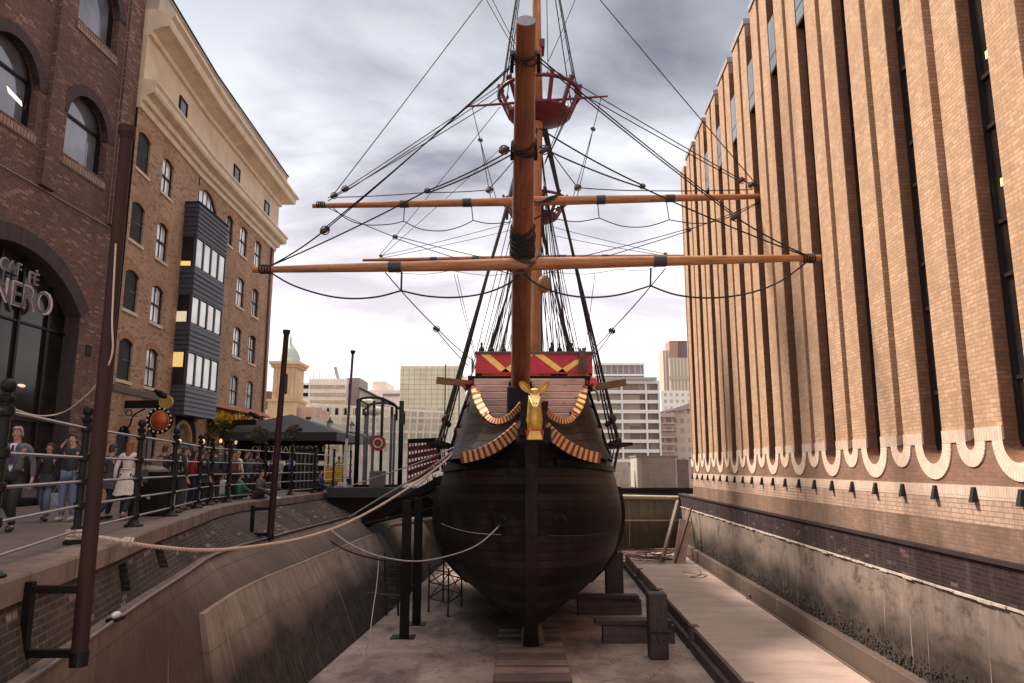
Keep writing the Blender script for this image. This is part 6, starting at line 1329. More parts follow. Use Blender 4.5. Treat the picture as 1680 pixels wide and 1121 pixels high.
for k in range(5): a = math.pi*(.3+.1*k); MB().add([c+V((math.cos(a)*.3-.05, -.03, .3)), c+V((math.cos(a)*.3+.05, -.03, .3)), c+V((math.cos(a)*.38, -.03, .47+.03*(2-abs(k-2))))]+[c+V((math.cos(a)*.3-.05, .03, .3)), c+V((math.cos(a)*.3+.05, .03, .3)), c+V((math.cos(a)*.38, .03, .47+.03*(2-abs(k-2))))], [(0,1,2), (5,4,3), (0,3,4,1), (1,4,5,2), (2,5,3,0)]).build('gilt_leaf', plain('gilt', (.75, .45, .12), .4, .3), t)
q = MB(); 
q.tube([c+V((.18, -.05, .66)), c+V((.18, .05, .66))], .25, 20); q.build('gilt_disc', plain('dull_gilt', (.45, .26, .07), .5, .2), t)
bracket(37.2, 3.35, 1.75, 'black bracket with carved bird in front of the yellow flowers'); 
# painted arch lettering over the pub door
c0 = V((-14.66, 32.3, 2.15)); q = None
for k, ch in enumerate('OLD THAMESIDE INN'):
    a = math.pi*(1-(k+.5)/17); R_ = 1.32; p = c0+V((.05, -math.cos(math.pi-a)*-R_*1.0, math.sin(a)*R_)); p = V((c0.x+.05, c0.y-math.cos(math.pi-a)*R_*-1, c0.z+math.sin(a)*R_)); p.y = c0.y+R_*math.cos(a)*1.0
    p.y = c0.y-R_*math.cos(math.pi-a)*-1. if False else c0.y+R_*math.cos(a)
    if ch != ' ': text(ch, M_crm, wh, 'arch_lettering', .42, p, (0, math.sin(a), -math.cos(a)), (0, math.cos(a), math.sin(a)), depth=.01)
q = MB(); q.fr = W2; 
arch_ring(W2, U2(32.3), 1.0, 2.2, .95, .5, M_dark, wh, .03, 'arch_sign_board'); arch_ring(W2, U2(32.3), .85, 2.2, .8, .17, plain('gilt_arch', (.5, .3, .12), .5), wh, .045, 'gilt_arch')
for y, z in ((31.2, 2.2), (34.2, 2.3), (36.4, 2.4), (38.6, 2.4)):
    fr = (W2, U2(y)) if y > 32 else (W1, y-25); q = MB(); c = V(fr[0](fr[1], .2, z)); q.ell(c, .08, .08, .11, 8, 6); tag(q.build('wall_lamp', glow('wall_lamp_glow', (1., .62, .22), .55), None, smooth=True), {31.2: 'small lit wall lamp left of the pub door arch', 34.2: 'small lit wall lamp right of the pub door arch', 36.4: 'lit wall lamp below the near end of the flowers', 38.6: 'lit wall lamp below the middle of the flowers'}[y], 'lamp')
# ================================================================== container
ct = thing('site_cabin', (7, 46.5, -.6), 'grey ribbed steel cabin on the far quay beside the office block', 'cabin')
a, b = P(1046, 800, 46), P(1112, 803, 46); z0, z1 = P(1046, 801, 46).z, P(1046, 750, 46).z
boxo('cabin_body', (a.x, 46, z0), (b.x, 48.5, z1), plain('light_grey_steel', (.42, .37, .34), .6, 0, .15), ct, .02)
n = 18
for k in range(n): x = a.x+.35+(b.x-a.x-.4)*k/n; boxo('rib', (x, 45.95, z0+.06), (x+.07, 46.0, z1-.08), plain('warm_grey_rib', (.34, .28, .25), .6) if k == 0 else bpy.data.materials['warm_grey_rib'], ct)
boxo('roof_trim', (a.x-.05, 45.93, z1), (b.x+.05, 48.6, z1+.09), plain('grey_trim', (.22, .19, .18), .6), ct); boxo('cabin_base', (a.x-1., 45.9, z0-.35), (b.x+1.2, 48.5, z0-.01), M_dark, ct); 
boxo('end_door', (b.x+.02, 46.1, z0), (b.x+.75, 48.4, z1-.15), plain('dull_grey_door', (.16, .13, .12), .6), ct)
a = P(1018, 800, 46); b = P(1033, 800, 46)
tag(boxo('hoarding', (a.x-.6, 47.0, z0-.2), (b.x+.1, 47.3, z1-.3), plain('white_panel_paint', (.6, .55, .52), .6)), 'white painted panel between the ship side and the grey cabin', 'panel')
tag(tubeo('quay_pipe', [V((5, 45.3, -.45)), V((10.3, 45.3, -.52))], .05, M_iron), 'thin black handrail pipe along the far quay edge', 'pipe')
# ================================================================== DISTANT BUILDINGS (real distances)
def window_grid(nm, wall, glassc, cw, rh, fw, fh, var=.0, frame_h=None):
    m = Mt(nm, .6, 0, .4); uv = m.coord('UV'); s_ = m.n('ShaderNodeSeparateXYZ'); m.l(uv, s_.inputs[0])
    fx = m.math('FRACT', m.math('DIVIDE', s_.outputs[0], cw)); fy = m.math('FRACT', m.math('DIVIDE', s_.outputs[1], rh)); w_ = m.math('MULTIPLY', m.math('LESS_THAN', fx, fw), m.math('LESS_THAN', fy, fh))
    wn_ = m.n('ShaderNodeTexWhiteNoise', noise_dimensions='2D'); cv = m.n('ShaderNodeCombineXYZ'); m.l(m.math('FLOOR', m.math('DIVIDE', s_.outputs[0], cw)), cv.inputs[0]); m.l(m.math('FLOOR', m.math('DIVIDE', s_.outputs[1], rh)), cv.inputs[1]); m.l(cv.outputs[0], wn_.inputs[0])
    g = m.mix(m.rng(wn_.outputs[0], 0, 1, 0, var), glassc, tuple(min(1, x*3+.08) for x in glassc)); n = m.noise(uv, .3, 4); c = m.mix(w_, wall, g); c = m.mix(m.rng(n, .4, .7, 0, .25), c, tuple(x*.7 for x in wall)); m.col(c); return m.m
def block(name, px0, px1, pyt, Y, depth, mat, par, zb=-1., dpt=0.):
    a, b = P(px0, pyt, Y), P(px1, pyt, Y); return MB().box((a.x, Y, zb), (b.x, Y+depth, a.z)).build(name, mat, par)
def dthing(name, px, Y, lab, cat='building'): p = P(px, 700, Y); return thing(name, V((p.x, Y, -1)), lab, cat)
# church tower
M_st = plain('warm_stone', (.62, .42, .24), .8, 0, .3, .6, .01); M_st2 = plain('warm_stone_trim', (.55, .36, .21), .8, 0, .25, .8)
ch = dthing('church_tower', 466, 85, 'warm stone church tower with pale green copper dome left of the second pile'); Y = 85
a, b = P(448, 618, Y), P(485, 618, Y); zt, zs = P(460, 603, Y).z, P(460, 655, Y).z
boxo('tower_shaft', (a.x, Y, zs), (b.x, Y+3.4, zt), M_st, ch); boxo('cornice', (a.x-.25, Y-.25, zt), (b.x+.25, Y+3.6, zt+.35), M_st2, ch); boxo('upper_cornice', (a.x-.45, Y-.45, zt+.352), (b.x+.45, Y+3.8, zt+.7), M_st, ch); boxo('string_course', (a.x-.5, Y-.5, zs-.3), (b.x+.5, Y+3.9, zs-.003), M_st2, ch); boxo('tower_base', (a.x-.35, Y-.3, -1), (b.x+.35, Y+3.7, zs-.302), M_st, ch)
for x in (a.x+.15, b.x-.5): boxo('pilaster', (x, Y-.14, zs), (x+.4, Y-.002, zt-.002), M_st2, ch)
for x in (a.x+1.35,): 
    q = MB(); q.add([(p_[0], Y-.03, p_[1]) for p_ in [(x-.38, zs+.6), (x+.38, zs+.6)]]+[(x+.38*math.cos(t*math.pi/8), Y-.03, zt-1.0+.38*math.sin(t*math.pi/8)) for t in range(9)], [tuple(range(11))]); q.build('belfry_opening', M_black, ch)
q = MB(); q.lathe(((a.x+b.x)/2, Y+1.7, zt+.7), [(1.25, 0), (1.22, .7), (.95, 1.4), (.5, 2.0), (.2, 2.3), (.12, 2.9), (.03, 3.6)], 16); q.build('dome', plain('verdigris', (.42, .5, .44), .6, 0, .2), ch, smooth=True, auto=50)
q = MB(); x1 = P(512, 700, Y).x; q.box((b.x+.36, Y+.2, -1), (x1, Y+8, P(500, 668, Y).z)); q.build('nave_wall', plain('pinkish_stone', (.50, .33, .24), .8, 0, .3, .6), ch)
for px in (487, 505): xq = P(px, 690, Y).x; boxo('nave_window', (xq-.3, Y+.15, P(px, 700, Y).z), (xq+.3, Y+.2, P(px, 684, Y).z), M_black, ch)
q = dthing('dark_house', 435, 110, 'small dark brick block between the warehouse and church tower'); block('wall', 425, 444, 642, 110, 8, plain('dark_block_wall', (.12, .10, .09), .8), q); block('lower_wall', 420, 450, 672, 100, 5, plain('pale_block_wall', (.6, .52, .46), .8), q)
# striped office
M_w = plain('white_cladding', (.80, .70, .62), .6, 0, .12, .3); M_bw = plain('brown_ribbon_glass', (.42, .32, .19), .3, 0, .4, .8)
q = dthing('striped_office', 530, 230, 'long white office with beige window bands behind the church tower'); Y = 230
t0, t1 = P(510, 622, Y), P(568, 632, Y)
block('wall', 507, 568, 622, Y, 30, M_w, q)
for py in (632, 645, 657, 668): a, b = P(509, py, Y), P(566, py+5.5, Y); boxo('window_band', (a.x, Y-.4, b.z), (b.x, Y+.1, a.z), M_bw, q)
block('round_end', 490, 507.3, 628, Y+3, 20, M_w, q)
for py in (632, 645): a, b = P(493, py, Y+3), P(506, py+4, Y); boxo('window_band', (a.x, Y+2.6, b.z), (b.x, Y+3.1, a.z), M_dark, q)
rr = random.Random(8)
for k in range(12): a = P(509+k*5, 622, Y+5); tubeo('mast_aerial', [a, a+V((0, 0, rr.uniform(.8, 3.)))], .12, plain('aerial', (.4, .34, .32), .6) if k == 0 else bpy.data.materials['aerial'], q, 5)
a = P(555, 622, Y+8); MB().beam(a, a+V((-1.2, 0, 4.)), .9, .6, (0, 1, 0)).build('rooftop_crane', plain('crane_grey', (.3, .26, .26), .6), q)
q = dthing('stair_tower_building', 585, 235, 'mauve brown slab block with a sloping dark roof beside the striped office'); block('slab', 568.5, 590, 620, 234, 14, plain('mauve_panel', (.30, .21, .20), .7, 0, .2), q)
for py in (630, 650): block('small_window', 570, 574, py, 233.7, .2, M_dark, q, zb=P(570, py+9, 233.7).z)
a, b = P(590, 634, 233), P(632, 655, 233); MB().add([(a.x, 233, a.z), (b.x, 233, b.z), (b.x, 233, -1), (a.x, 233, -1), (a.x, 250, a.z), (b.x, 250, b.z), (b.x, 250, -1), (a.x, 250, -1)], [(0,3,2,1), (0,1,5,4), (1,2,6,5), (4,5,6,7)]).build('sloping_roof_wing', plain('grey_pink_panel', (.45, .36, .34), .7), q)
MB().beam(a+V((0, -.4, -.6)), b+V((0, -.4, -.6)), 1.2, .5, (0, 0, 1)).build('roof_edge', M_dark, q)
q = dthing('cream_block', 625, 300, 'low cream rooftops between the slab block and the big glass building'); block('wall', 612, 634, 626, 300, 20, plain('cream_render_far', (.78, .66, .54), .7, 0, .15), q); block('wall', 605, 660, 640, 298, 20, M_w, q); block('dark_band', 628, 660, 646, 297, .5, plain('brown_band', (.25, .2, .18), .7), q, zb=P(630, 650, 297).z)
q = dthing('yellow_glass_building', 720, 150, 'large pale yellow gridded glass building left of the ship rigging'); block('gridded_facade', 657, 752, 603, 150, 25, window_grid('yellow_grid', (.30, .24, .15), (.70, .62, .44), 1.18, 1.0, .93, .92, .12), q); block('parapet', 657, 752, 600, 150.5, 24, plain('beige_parapet', (.6, .52, .42), .7), q)
a = P(735, 600, 60); fr_t = thing('gantry', V((a.x, 60, -1)), 'thin dark steel frame standing before the yellow glass building', 'gantry'); p0, p1 = P(731, 598, 60), P(754, 598, 60); q = MB(); q.tube([V((p0.x, 60, -1)), p0, p1, V((p1.x, 60, -1))], .05, 6); q.build('frame_tube', M_dark, fr_t)
# riverside glass building
q = dthing('riverside_glasshouse', 620, 100, 'low riverside building with sloping steel struts and glazed front behind the gangway'); Y = 100
block('glazed_front', 508, 732, 668, Y+1, 12, window_grid('green_grey_glazing', (.62, .55, .46), (.36, .34, .26), 1.3, 2.4, .9, .86, .35), q)
for py in (663, 682, 705, 722): a, b = P(505, py, Y), P(735, py+(14 if py == 663 else 5), Y); MB().beam(a, b, .35, .3, (0, 0, 1)).build('floor_edge', plain('pale_floor_edge', (.68, .60, .52), .6) if py == 663 else bpy.data.materials['pale_floor_edge'], q)
for k in range(20): px = 512+k*11.6; a = P(px, 664+(px-505)*.06, Y-.5); b = P(px-(7 if px > 655 else 0), 760, Y-.5); tubeo('steel_strut', [a, b], .11 if px > 655 else .07, plain('pale_strut', (.6, .55, .5), .5) if k == 0 else bpy.data.materials['pale_strut'], q, 6)
for k in range(7): px = 520+k*15; block('dark_pane', px, px+5, 670, Y+.9, .05, M_dark, q, zb=P(px, 681, Y+.9).z)
q = dthing('riverside_lower_wall', 600, 92, 'pale lower terrace wall behind the parasols', 'wall'); block('wall', 440, 735, 742, 92, 1, plain('pale_terrace', (.55, .48, .42), .7, 0, .3, .5), q, zb=-3)
# white office right of the ship
q = dthing('white_office', 1040, 140, 'white striped office with dark glazing right of the ship rigging'); Y = 140
M_wo = plain('white_spandrel', (.80, .74, .70), .6, 0, .06, .3); block('glazing', 960, 1081, 628, Y+.8, 20, window_grid('tan_office_glass', (.34, .29, .26), (.17, .13, .095), 2.05, 3., .95, 1.1, .65), q)
for k in range(10): py = 624+k*16.2; a, b = P(960, py, Y), P(1082, py+5.5, Y); boxo('spandrel', (a.x, Y, b.z), (b.x, Y+20, a.z), M_wo, q)
for px in (1020, 1060, 1081): a = P(px, 640, Y); boxo('mullion_column', (a.x-.15, Y-.05, -1), (a.x+.15, Y+.7, P(px, 626, Y).z), M_wo, q)
a, b = P(985, 620, Y), P(1076, 620, Y); boxo('roof_slab', (a.x, Y-1, P(985, 624, Y).z), (b.x, Y+18, P(985, 620, Y).z), plain('grey_roof_slab', (.4, .36, .34), .6), q)
block('plant_room', 975, 1056, 598, Y+2, 12, window_grid('louvre_screen', (.45, .41, .40), (.20, .17, .17), 1.15, 40, .86, .9, .15), q)
for py in (596, 614): a, b = P(975, py, Y+1.8), P(1057, py+3, Y+1.8); boxo('louvre_trim', (a.x, Y+1.7, b.z), (b.x, Y+2.2, a.z), M_wo, q)
# tower far
q = dthing('skyscraper', 1110, 900, 'tall distant beige tower with brown top between the white office and ribs'); Y = 900
M_tw = window_grid('tower_ribs', (.62, .52, .42), (.40, .32, .25), 4.2, 400, .6, 2, .0); block('tower_shaft', 1098, 1133, 587, Y, 30, M_tw, q); block('tower_wing', 1087.5, 1100, 575, Y+8, 28, M_tw, q); block('tower_crown', 1098, 1112, 559, Y+5, 25, plain('brown_crown', (.36, .21, .16), .7), q); block('tower_crown', 1112.2, 1127, 559, Y+8, 25, plain('dark_brown_crown', (.17, .12, .12), .7), q)
block('plant_band', 1097.5, 1133.5, 617, Y-1, 1, plain('tan_band', (.45, .37, .30), .7), q, zb=P(1100, 623, Y).z)
q = dthing('white_lattice_block', 1110, 400, 'white block with small square windows below the far tower'); block('wall', 1084, 1140, 641, 400, 30, window_grid('small_windows', (.80, .73, .68), (.40, .36, .33), 3.2, 3.6, .5, .5, .3), q)
q = dthing('terrace_block', 1105, 210, 'brown balconied block with curved corner beside the ribbed office'); block('wall', 1082, 1108, 676, 210, 20, window_grid('brown_windows', (.42, .31, .27), (.14, .10, .09), 2.2, 2.75, .7, .5, .4), q); block('corner_wall', 1107, 1150, 668, 212, 20, window_grid('tan_windows', (.56, .42, .35), (.25, .19, .16), 2.2, 2.75, .6, .5, .4), q)
for k in range(6): a, b = P(1081, 682+k*11.5, 209), P(1108, 684+k*11.5, 209); boxo('balcony_slab', (a.x, 209, b.z), (b.x, 211, a.z), plain('tan_slab', (.5, .38, .32), .7) if k == 0 else bpy.data.materials['tan_slab'], q)
MB().add([P(1082, 676, 210), P(1108, 668, 211), P(1150, 655, 212), P(1150, 668, 212), P(1082, 678, 210)]+[p+V((0, 14, 0)) for p in (P(1082, 676, 210), P(1108, 668, 211), P(1150, 655, 212), P(1150, 668, 212), P(1082, 678, 210))], [(0,1,2,3,4), (9,8,7,6,5), (0,5,6,1), (1,6,7,2)]).build('roof', plain('grey_far_roof', (.35, .3, .29), .7), q)
q = dthing('low_river_wall', 1040, 60, 'low pale boarded wall behind the grey cabin', 'wall'); block('wall', 1005, 1150, 766, 60, 1, plain('pale_boarding', (.5, .42, .37), .7, 0, .3), q, zb=-3)
# ================================================================== PEOPLE
def skin_mesh(name, verts, edges, radii, root=0, sub=1):
    me = bpy.data.meshes.new(name); me.from_pydata([tuple(v) for v in verts], edges, []); o = bpy.data.objects.new(name, me); COL.objects.link(o)
    md = o.modifiers.new('s', 'SKIN'); md.use_smooth_shade = True; sl_ = me.skin_vertices[0].data
    for i, r in enumerate(radii): sl_[i].radius = (r, r) if not hasattr(r, '__len__') else r; sl_[i].use_root = (i == root)
    o.modifiers.new('u', 'SUBSURF').levels = sub
    bpy.context.view_layer.update(); ev = bpy.data.meshes.new_from_object(o.evaluated_get(bpy.context.evaluated_depsgraph_get())); bpy.data.objects.remove(o); return ev
PM = {}
def pm(c, rough=.8):
    k = tuple(c)
    if k not in PM: PM[k] = plain('cloth_%d' % len(PM), c, rough, 0, .25, 12, .004)
    return PM[k]
def skm(c):
    k = ('s',)+tuple(c)
    if k not in PM: PM[k] = plain('skin_%d' % len(PM), c, .55, 0, .12, 9)
    return PM[k]
SK = (.50, .27, .20)
def person(p, h, yaw, label, pose='stand', top=(.03,.03,.04), legs=(.02,.02,.025), hair=(.03,.02,.015), skin=SK, long=False, coat=0., shoe=(.015,.012,.012), armL=None, armR=None, lean=0., head_turn=0., shirt=None, tie=None, fem=False, sleeve=1., baglab=None, bald=False):
    s_ = h/1.8; rz = Matrix.Rotation(yaw, 3, 'Z')        # local: faces -Y
    root = thing('person', p, label, 'person'); base = V(p)
    T_ = lambda v: rz @ (V(v)*s_)
    hipz, shz = .93, 1.46
    if pose in ('sit', 'floor'): hipz = .50 if pose == 'sit' else .14; shz = hipz+.52
    lr = [V((0, lean*.0, 0))]
    hip = V((0, 0, hipz)); chest = V((0, -lean*.7, hipz+(shz-hipz)*.66)); neck = V((0, -lean, shz+.04)); hd = V((0, -lean-.02, shz+.20)); w_ = .17 if fem else .195
    J = {'hip': hip, 'waist': V((0, -lean*.3, hipz+.2)), 'chest': chest, 'neck': neck, 'head': hd, 'crown': hd+V((0, .01, .07))}
    if pose == 'walk': LG = [((.09, 0, .93), (.10, -.20, .50), (.10, -.10, .09), (.10, -.26, .03)), ((-.09, 0, .93), (-.10, .04, .50), (-.10, .34, .16), (-.10, .24, .04))]
    elif pose == 'stand': LG = [((.09, 0, .93), (.11, -.02, .50), (.12, .02, .09), (.13, -.14, .03)), ((-.09, 0, .93), (-.11, -.03, .50), (-.12, .02, .09), (-.14, -.14, .03))]
    elif pose == 'sit': LG = [((.09, 0, .5), (.12, -.42, .50), (.12, -.42, .09), (.12, -.56, .03)), ((-.09, 0, .5), (-.12, -.42, .50), (-.12, -.38, .09), (-.12, -.52, .03))]
    else: LG = [((.09, 0, .14), (.18, -.34, .46), (.14, -.60, .09), (.14, -.74, .04)), ((-.09, 0, .14), (-.2, -.40, .30), (-.1, -.66, .09), (-.08, -.80, .04))]
    sw = .12 if pose == 'walk' else 0
    AR = []
    for s2, cu in ((1, armL), (-1, armR)):
        if cu: AR.append([(s2*w_, -lean, shz-.02)]+cu)
        elif pose in ('sit', 'floor'): AR.append([(s2*w_, -lean, shz-.02), (s2*(w_+.06), -.12-lean*.5, shz-.28), (s2*.10, -.34, shz-.32), (s2*.08, -.42, shz-.33)])
        else: AR.append([(s2*w_, -lean, shz-.02), (s2*(w_+.06), s2*sw*.5+.02, shz-.30), (s2*(w_+.08), s2*sw-.06, shz-.55), (s2*(w_+.08), s2*sw-.09, shz-.64)])
    vs = [J['hip'], J['waist'], J['chest'], J['neck'], J['head']-V((0, 0, .05)), J['head']+V((0, 0, .03)), J['crown']]; ra = [(.13, .10), (.115, .085) if not fem else (.10, .08), (.14, .095), (.055, .055), (.068, .075), (.075, .092), (.055, .065)]; ed = [(0, 1), (1, 2), (2, 3), (3, 4), (4, 5), (5, 6)]
    for lg in LG:
        b = len(vs); vs += [V(q) for q in lg]; ra += [.085, .058, .04, .032]; ed += [(0, b), (b, b+1), (b+1, b+2), (b+2, b+3)]
    for ar in AR:
        b = len(vs); vs += [V(q) for q in ar]; ra += [.055, .040, .028, .026]; ed += [(2, b), (b, b+1), (b+1, b+2), (b+2, b+3)]
        # hand: five finger chains from the palm
        d = (V(ar[3])-V(ar[2])).normalized(); sd_ = V((0, 1, 0)) if abs(d.y) < .6 else V((1, 0, 0))
        for k, (o_, ln) in enumerate(((-.026, .06), (-.009, .072), (.009, .068), (.026, .052))):
            a = V(ar[3])+d*.025+sd_*o_; c = a+d*ln*.55+V((0, -.004, 0)); e = c+d*ln*.4+V((0, -.014, 0)); m_ = len(vs); vs += [a, c, e]; ra += [.0095, .0085, .007]; ed += [(b+3, m_), (m_, m_+1), (m_+1, m_+2)]
        a = V(ar[3])-sd_*.032-d*.005; c = a-sd_*.014+d*.032; m_ = len(vs); vs += [a, c]; ra += [.010, .008]; ed += [(b+3, m_), (m_, m_+1)]
    me = skin_mesh('body', [v for v in vs], ed, ra)
    # nose, ears, chin folded into the same mesh
    bm = bmesh.new(); bm.from_mesh(me)
    hrot = Matrix.Rotation(head_turn, 3, 'Z'); hc = J['head']
    def blob(c, r):
        g = bmesh.ops.create_uvsphere(bm, u_segments=8, v_segments=6, radius=1)
        for v in g['verts']: v.co = hc+hrot @ (V(c)+V((v.co.x*r[0], v.co.y*r[1], v.co.z*r[2])))
    blob((0, -.095, .005), (.014, .02, .024)); blob((0, -.062, -.075), (.035, .03, .025)); blob((.078, .0, .0), (.012, .02, .03)); blob((-.078, 0, 0), (.012, .02, .03)); blob((0, -.015, .01), (.074, .085, .105))
    for v in bm.verts: v.co = rz @ (v.co*s_)
    for f in bm.faces: f.smooth = True
    bm.to_mesh(me); bm.free(); me.materials.clear(); me.materials.append(skm(skin)); o = bpy.data.objects.new('body', me); COL.objects.link(o); o.parent = root
    def part(name, q, m):
        for i, v in enumerate(q.v): q.v[i] = base+T_(v)
        return q.build(name, m, root, smooth=True)
    def hpos(v): return hc+hrot @ V(v)
    q = MB(); q.ell(hpos((.03, -.088, .022)), .010, .007, .006, 6, 4); q.ell(hpos((-.03, -.088, .022)), .010, .007, .006, 6, 4); q.ell(hpos((.03, -.09, .042)), .016, .005, .004, 6, 4); q.ell(hpos((-.03, -.09, .042)), .016, .005, .004, 6, 4); part('eyes', q, pm((.02, .015, .015)))
    q = MB(); q.ell(hpos((0, -.090, -.042)), .022, .006, .006, 8, 4); part('mouth', q, pm((.25, .08, .07)))
    # hair cap: upper/back shell
    if not bald:
        q = MB(); rows = []
        for j in range(7):
            t = math.pi/2*(j/6); row = []
            for k in range(16):
                a = 2*math.pi*k/16; fr_b = math.sin(a)      # +1 = back (+Y)
                drop = (.062 if fr_b < -.45 else (.0 if fr_b < -.1 else -.055-.045*max(0, fr_b))); z = .118*math.sin(t)+(drop)*(1-math.sin(t))+.02; r = (math.cos(t)**.6 if j < 6 else 0.01)*(1+.05*math.sin(7*a+j))
                row.append(hpos((.088*r*math.cos(a), .0+.104*r*math.sin(a)+.004, z)))
            rows.append(row)
        q.grid(rows, closed=True); part('hair', q, pm(hair, .6))
        if long:
            q = MB(); rows = []
            for j in range(6): t = j/5; rows.append([hpos((.09*(1-.25*t)*math.cos(a), .035+.05*t*.6+.065*math.sin(a)*(1-.3*t), .06-.36*t)) for a in [2*math.pi*k/12 for k in range(12)]])
            q.grid(rows, closed=True); part('long_hair', q, pm(hair, .6))
    # top garment
    v2 = [J['hip']+V((0, 0, .02)), J['waist'], J['chest'], V((0, -lean, shz)), J['neck']+V((0, 0, .01))]; r2 = [(.155, .125), (.15, .115) if not fem else (.125, .10), (.15, .12), (.12, .09), (.075, .07)]; e2 = [(0, 1), (1, 2), (2, 3), (3, 4)]
    for ar in AR:
        b = len(v2); ends = [V(ar[0]), V(ar[1]), V(ar[1]).lerp(V(ar[2]), sleeve)]; v2 += ends; r2 += [.066, .052, .042]; e2 += [(3, b), (b, b+1), (b+1, b+2)]
    me = skin_mesh('jacket', v2, e2, r2)
    for v in me.vertices: v.co = rz @ (v.co*s_)
    me.materials.clear(); me.materials.append(pm(top)); o = bpy.data.objects.new('jacket', me); COL.objects.link(o); o.parent = root
    v3 = [J['hip']]; r3 = [(.135, .11)]; e3 = []
    for lg in LG: b = len(v3); v3 += [V(lg[0]), V(lg[1]), V(lg[2])+V((0, 0, .01))]; r3 += [.105, .078, .062]; e3 += [(0, b), (b, b+1), (b+1, b+2)]
    me = skin_mesh('trousers', v3, e3, r3)
    for v in me.vertices: v.co = rz @ (v.co*s_)
    me.materials.clear(); me.materials.append(pm(legs)); o = bpy.data.objects.new('trousers', me); COL.objects.link(o); o.parent = root
    for lg in LG:
        a, b = V(lg[2]), V(lg[3]); d = (b-a); d.z = 0; d.normalize(); q = MB(); rt = d.to_track_quat('-Y', 'Z').to_matrix(); q.ell(V((a.x, a.y, min(a.z, .09)-.035))+d*.06, .05, .13, .048, 10, 6, rt); part('shoe', q, pm(shoe, .4))
    if coat:
        q = MB(); rows = []
        for j in range(7): t = j/6; z = hipz+.22-(coat+.22)*t; rx = .16+.11*t**1.2; ry = .12+.13*t**1.1; rows.append([(rx*math.cos(a)*(1+.04*math.sin(5*a)*t), ry*math.sin(a)*(1+.05*math.cos(6*a)*t)+.02*t, z+.012*math.sin(4*a)*t) for a in [2*math.pi*k/24 for k in range(24)]])
        q.grid(rows, closed=True); part('coat_skirt', q, pm(top)); q = MB(); q.torus((0, 0, hipz+.2), .14, .016, (0, 0, 1), 20, 6); part('belt', q, pm(tuple(x*.75 for x in top)))
    if shirt:
        q = MB(); q.add([(-.055, -.128-lean, shz+.0), (.055, -.128-lean, shz+.0), (.03, -.14, hipz+.15), (.0, -.15, hipz+.08), (-.03, -.14, hipz+.15), (-.055, -.09-lean, shz+.04), (.055, -.09-lean, shz+.04)], [(0,1,2,3,4), (0,5,6,1)]); part('shirt_front', q, pm(shirt))
        q = MB(); q.add([(-.10, -.12, shz-.02), (-.05, -.132, shz), (-.01, -.15, hipz+.2), (-.06, -.15, hipz+.24), (.10, -.12, shz-.02), (.05, -.132, shz), (.01, -.15, hipz+.2), (.06, -.15, hipz+.24)], [(0,1,2,3), (4,7,6,5)]); part('lapel', q, pm(tuple(x*.7 for x in top)))
    if tie: q = MB(); q.add([(-.02, -.137, shz+.005), (.02, -.137, shz+.005), (.035, -.158, hipz+.25), (0, -.162, hipz+.18), (-.035, -.158, hipz+.25)], [(0,1,2,3,4)]); part('tie', q, pm(tie))
    return root, T_, base
def bag(root, T_, base, c, size, m, name, lab, cat, strap=True):
    c = V(c); q = MB(); q.box(c-V(size)/2, c+V(size)/2, min(size)*.2)
    if strap: q.tube([c+V((-size[0]*.3, 0, size[2]/2)), c+V((0, 0, size[2]/2+.16)), c+V((size[0]*.3, 0, size[2]/2))], .012, 5)
    for i, v in enumerate(q.v): q.v[i] = base+T_(v)
    return tag(q.build(name, m, None), lab, cat)
def at_(px, py, z=0): return G(px, py, z)
PI = math.pi
r = person(at_(12, 873), 1.83, .15, 'grey haired man in grey suit jacket, white shirt and purple tie walking', 'walk', (.10, .095, .12), (.015, .012, .014), (.22, .20, .19), (.42, .22, .17), shirt=(.6, .52, .55), tie=(.05, .025, .07))
r = person(at_(70, 856), 1.62, .2, 'short dark haired woman in black coat and jeans carrying bags', 'walk', (.018, .016, .018), (.10, .12, .17), (.012, .008, .008), (.42, .22, .17), fem=True, long=True, coat=.15)
bag(*r, (-.30, -.05, .66), (.34, .14, .26), plain('patterned_handbag', (.10, .08, .085), .6, 0, .9, 25), 'handbag', 'dark patterned handbag held low by the woman in black', 'handbag')
bag(*r, (.26, -.1, .50), (.22, .1, .3), plain('blue_grey_bag', (.20, .22, .27), .7, 0, .5, 20), 'carrier_bag', 'grey blue carrier bag hanging in front of the woman in black', 'bag')
person(at_(108, 856), 1.82, -.05, 'man in dark zipped jacket and blue jeans raising a phone to his ear', 'stand', (.028, .03, .04), (.13, .16, .24), (.018, .012, .01), (.48, .27, .21), shoe=(.35, .32, .3), armR=[(-.27, -.02, 1.2), (-.17, -.12, 1.52), (-.12, -.10, 1.60)])
r = person(at_(203, 853), 1.70, PI+.1, 'woman with long auburn hair in cream trench coat walking away', 'walk', (.62, .50, .44), (.015, .012, .014), (.20, .075, .035), fem=True, long=True, coat=.38)
bag(*r, (-.32, -.02, .98), (.16, .30, .34), plain('brown_bag', (.05, .04, .035), .6), 'shoulder_bag', 'dark brown shoulder bag carried by the woman in the cream coat', 'bag')
person(at_(174, 853), 1.62, PI-.3, 'figure in dark coat half hidden behind the near brown pile', 'walk', (.04, .035, .04), (.02, .02, .02), (.02, .015, .012), fem=True, coat=.2)
r = person(at_(263, 836), 1.72, PI, 'man in dark jacket with a tan backpack seen from behind', 'stand', (.025, .022, .025), (.02, .02, .025), (.035, .02, .015), shoe=(.02, .02, .02))
bag(*r, (.10, .20, 1.22), (.30, .16, .44), plain('tan_backpack', (.22, .11, .055), .8, 0, .5, 14), 'backpack', 'tan backpack on the man beside the litter bin', 'backpack', False)
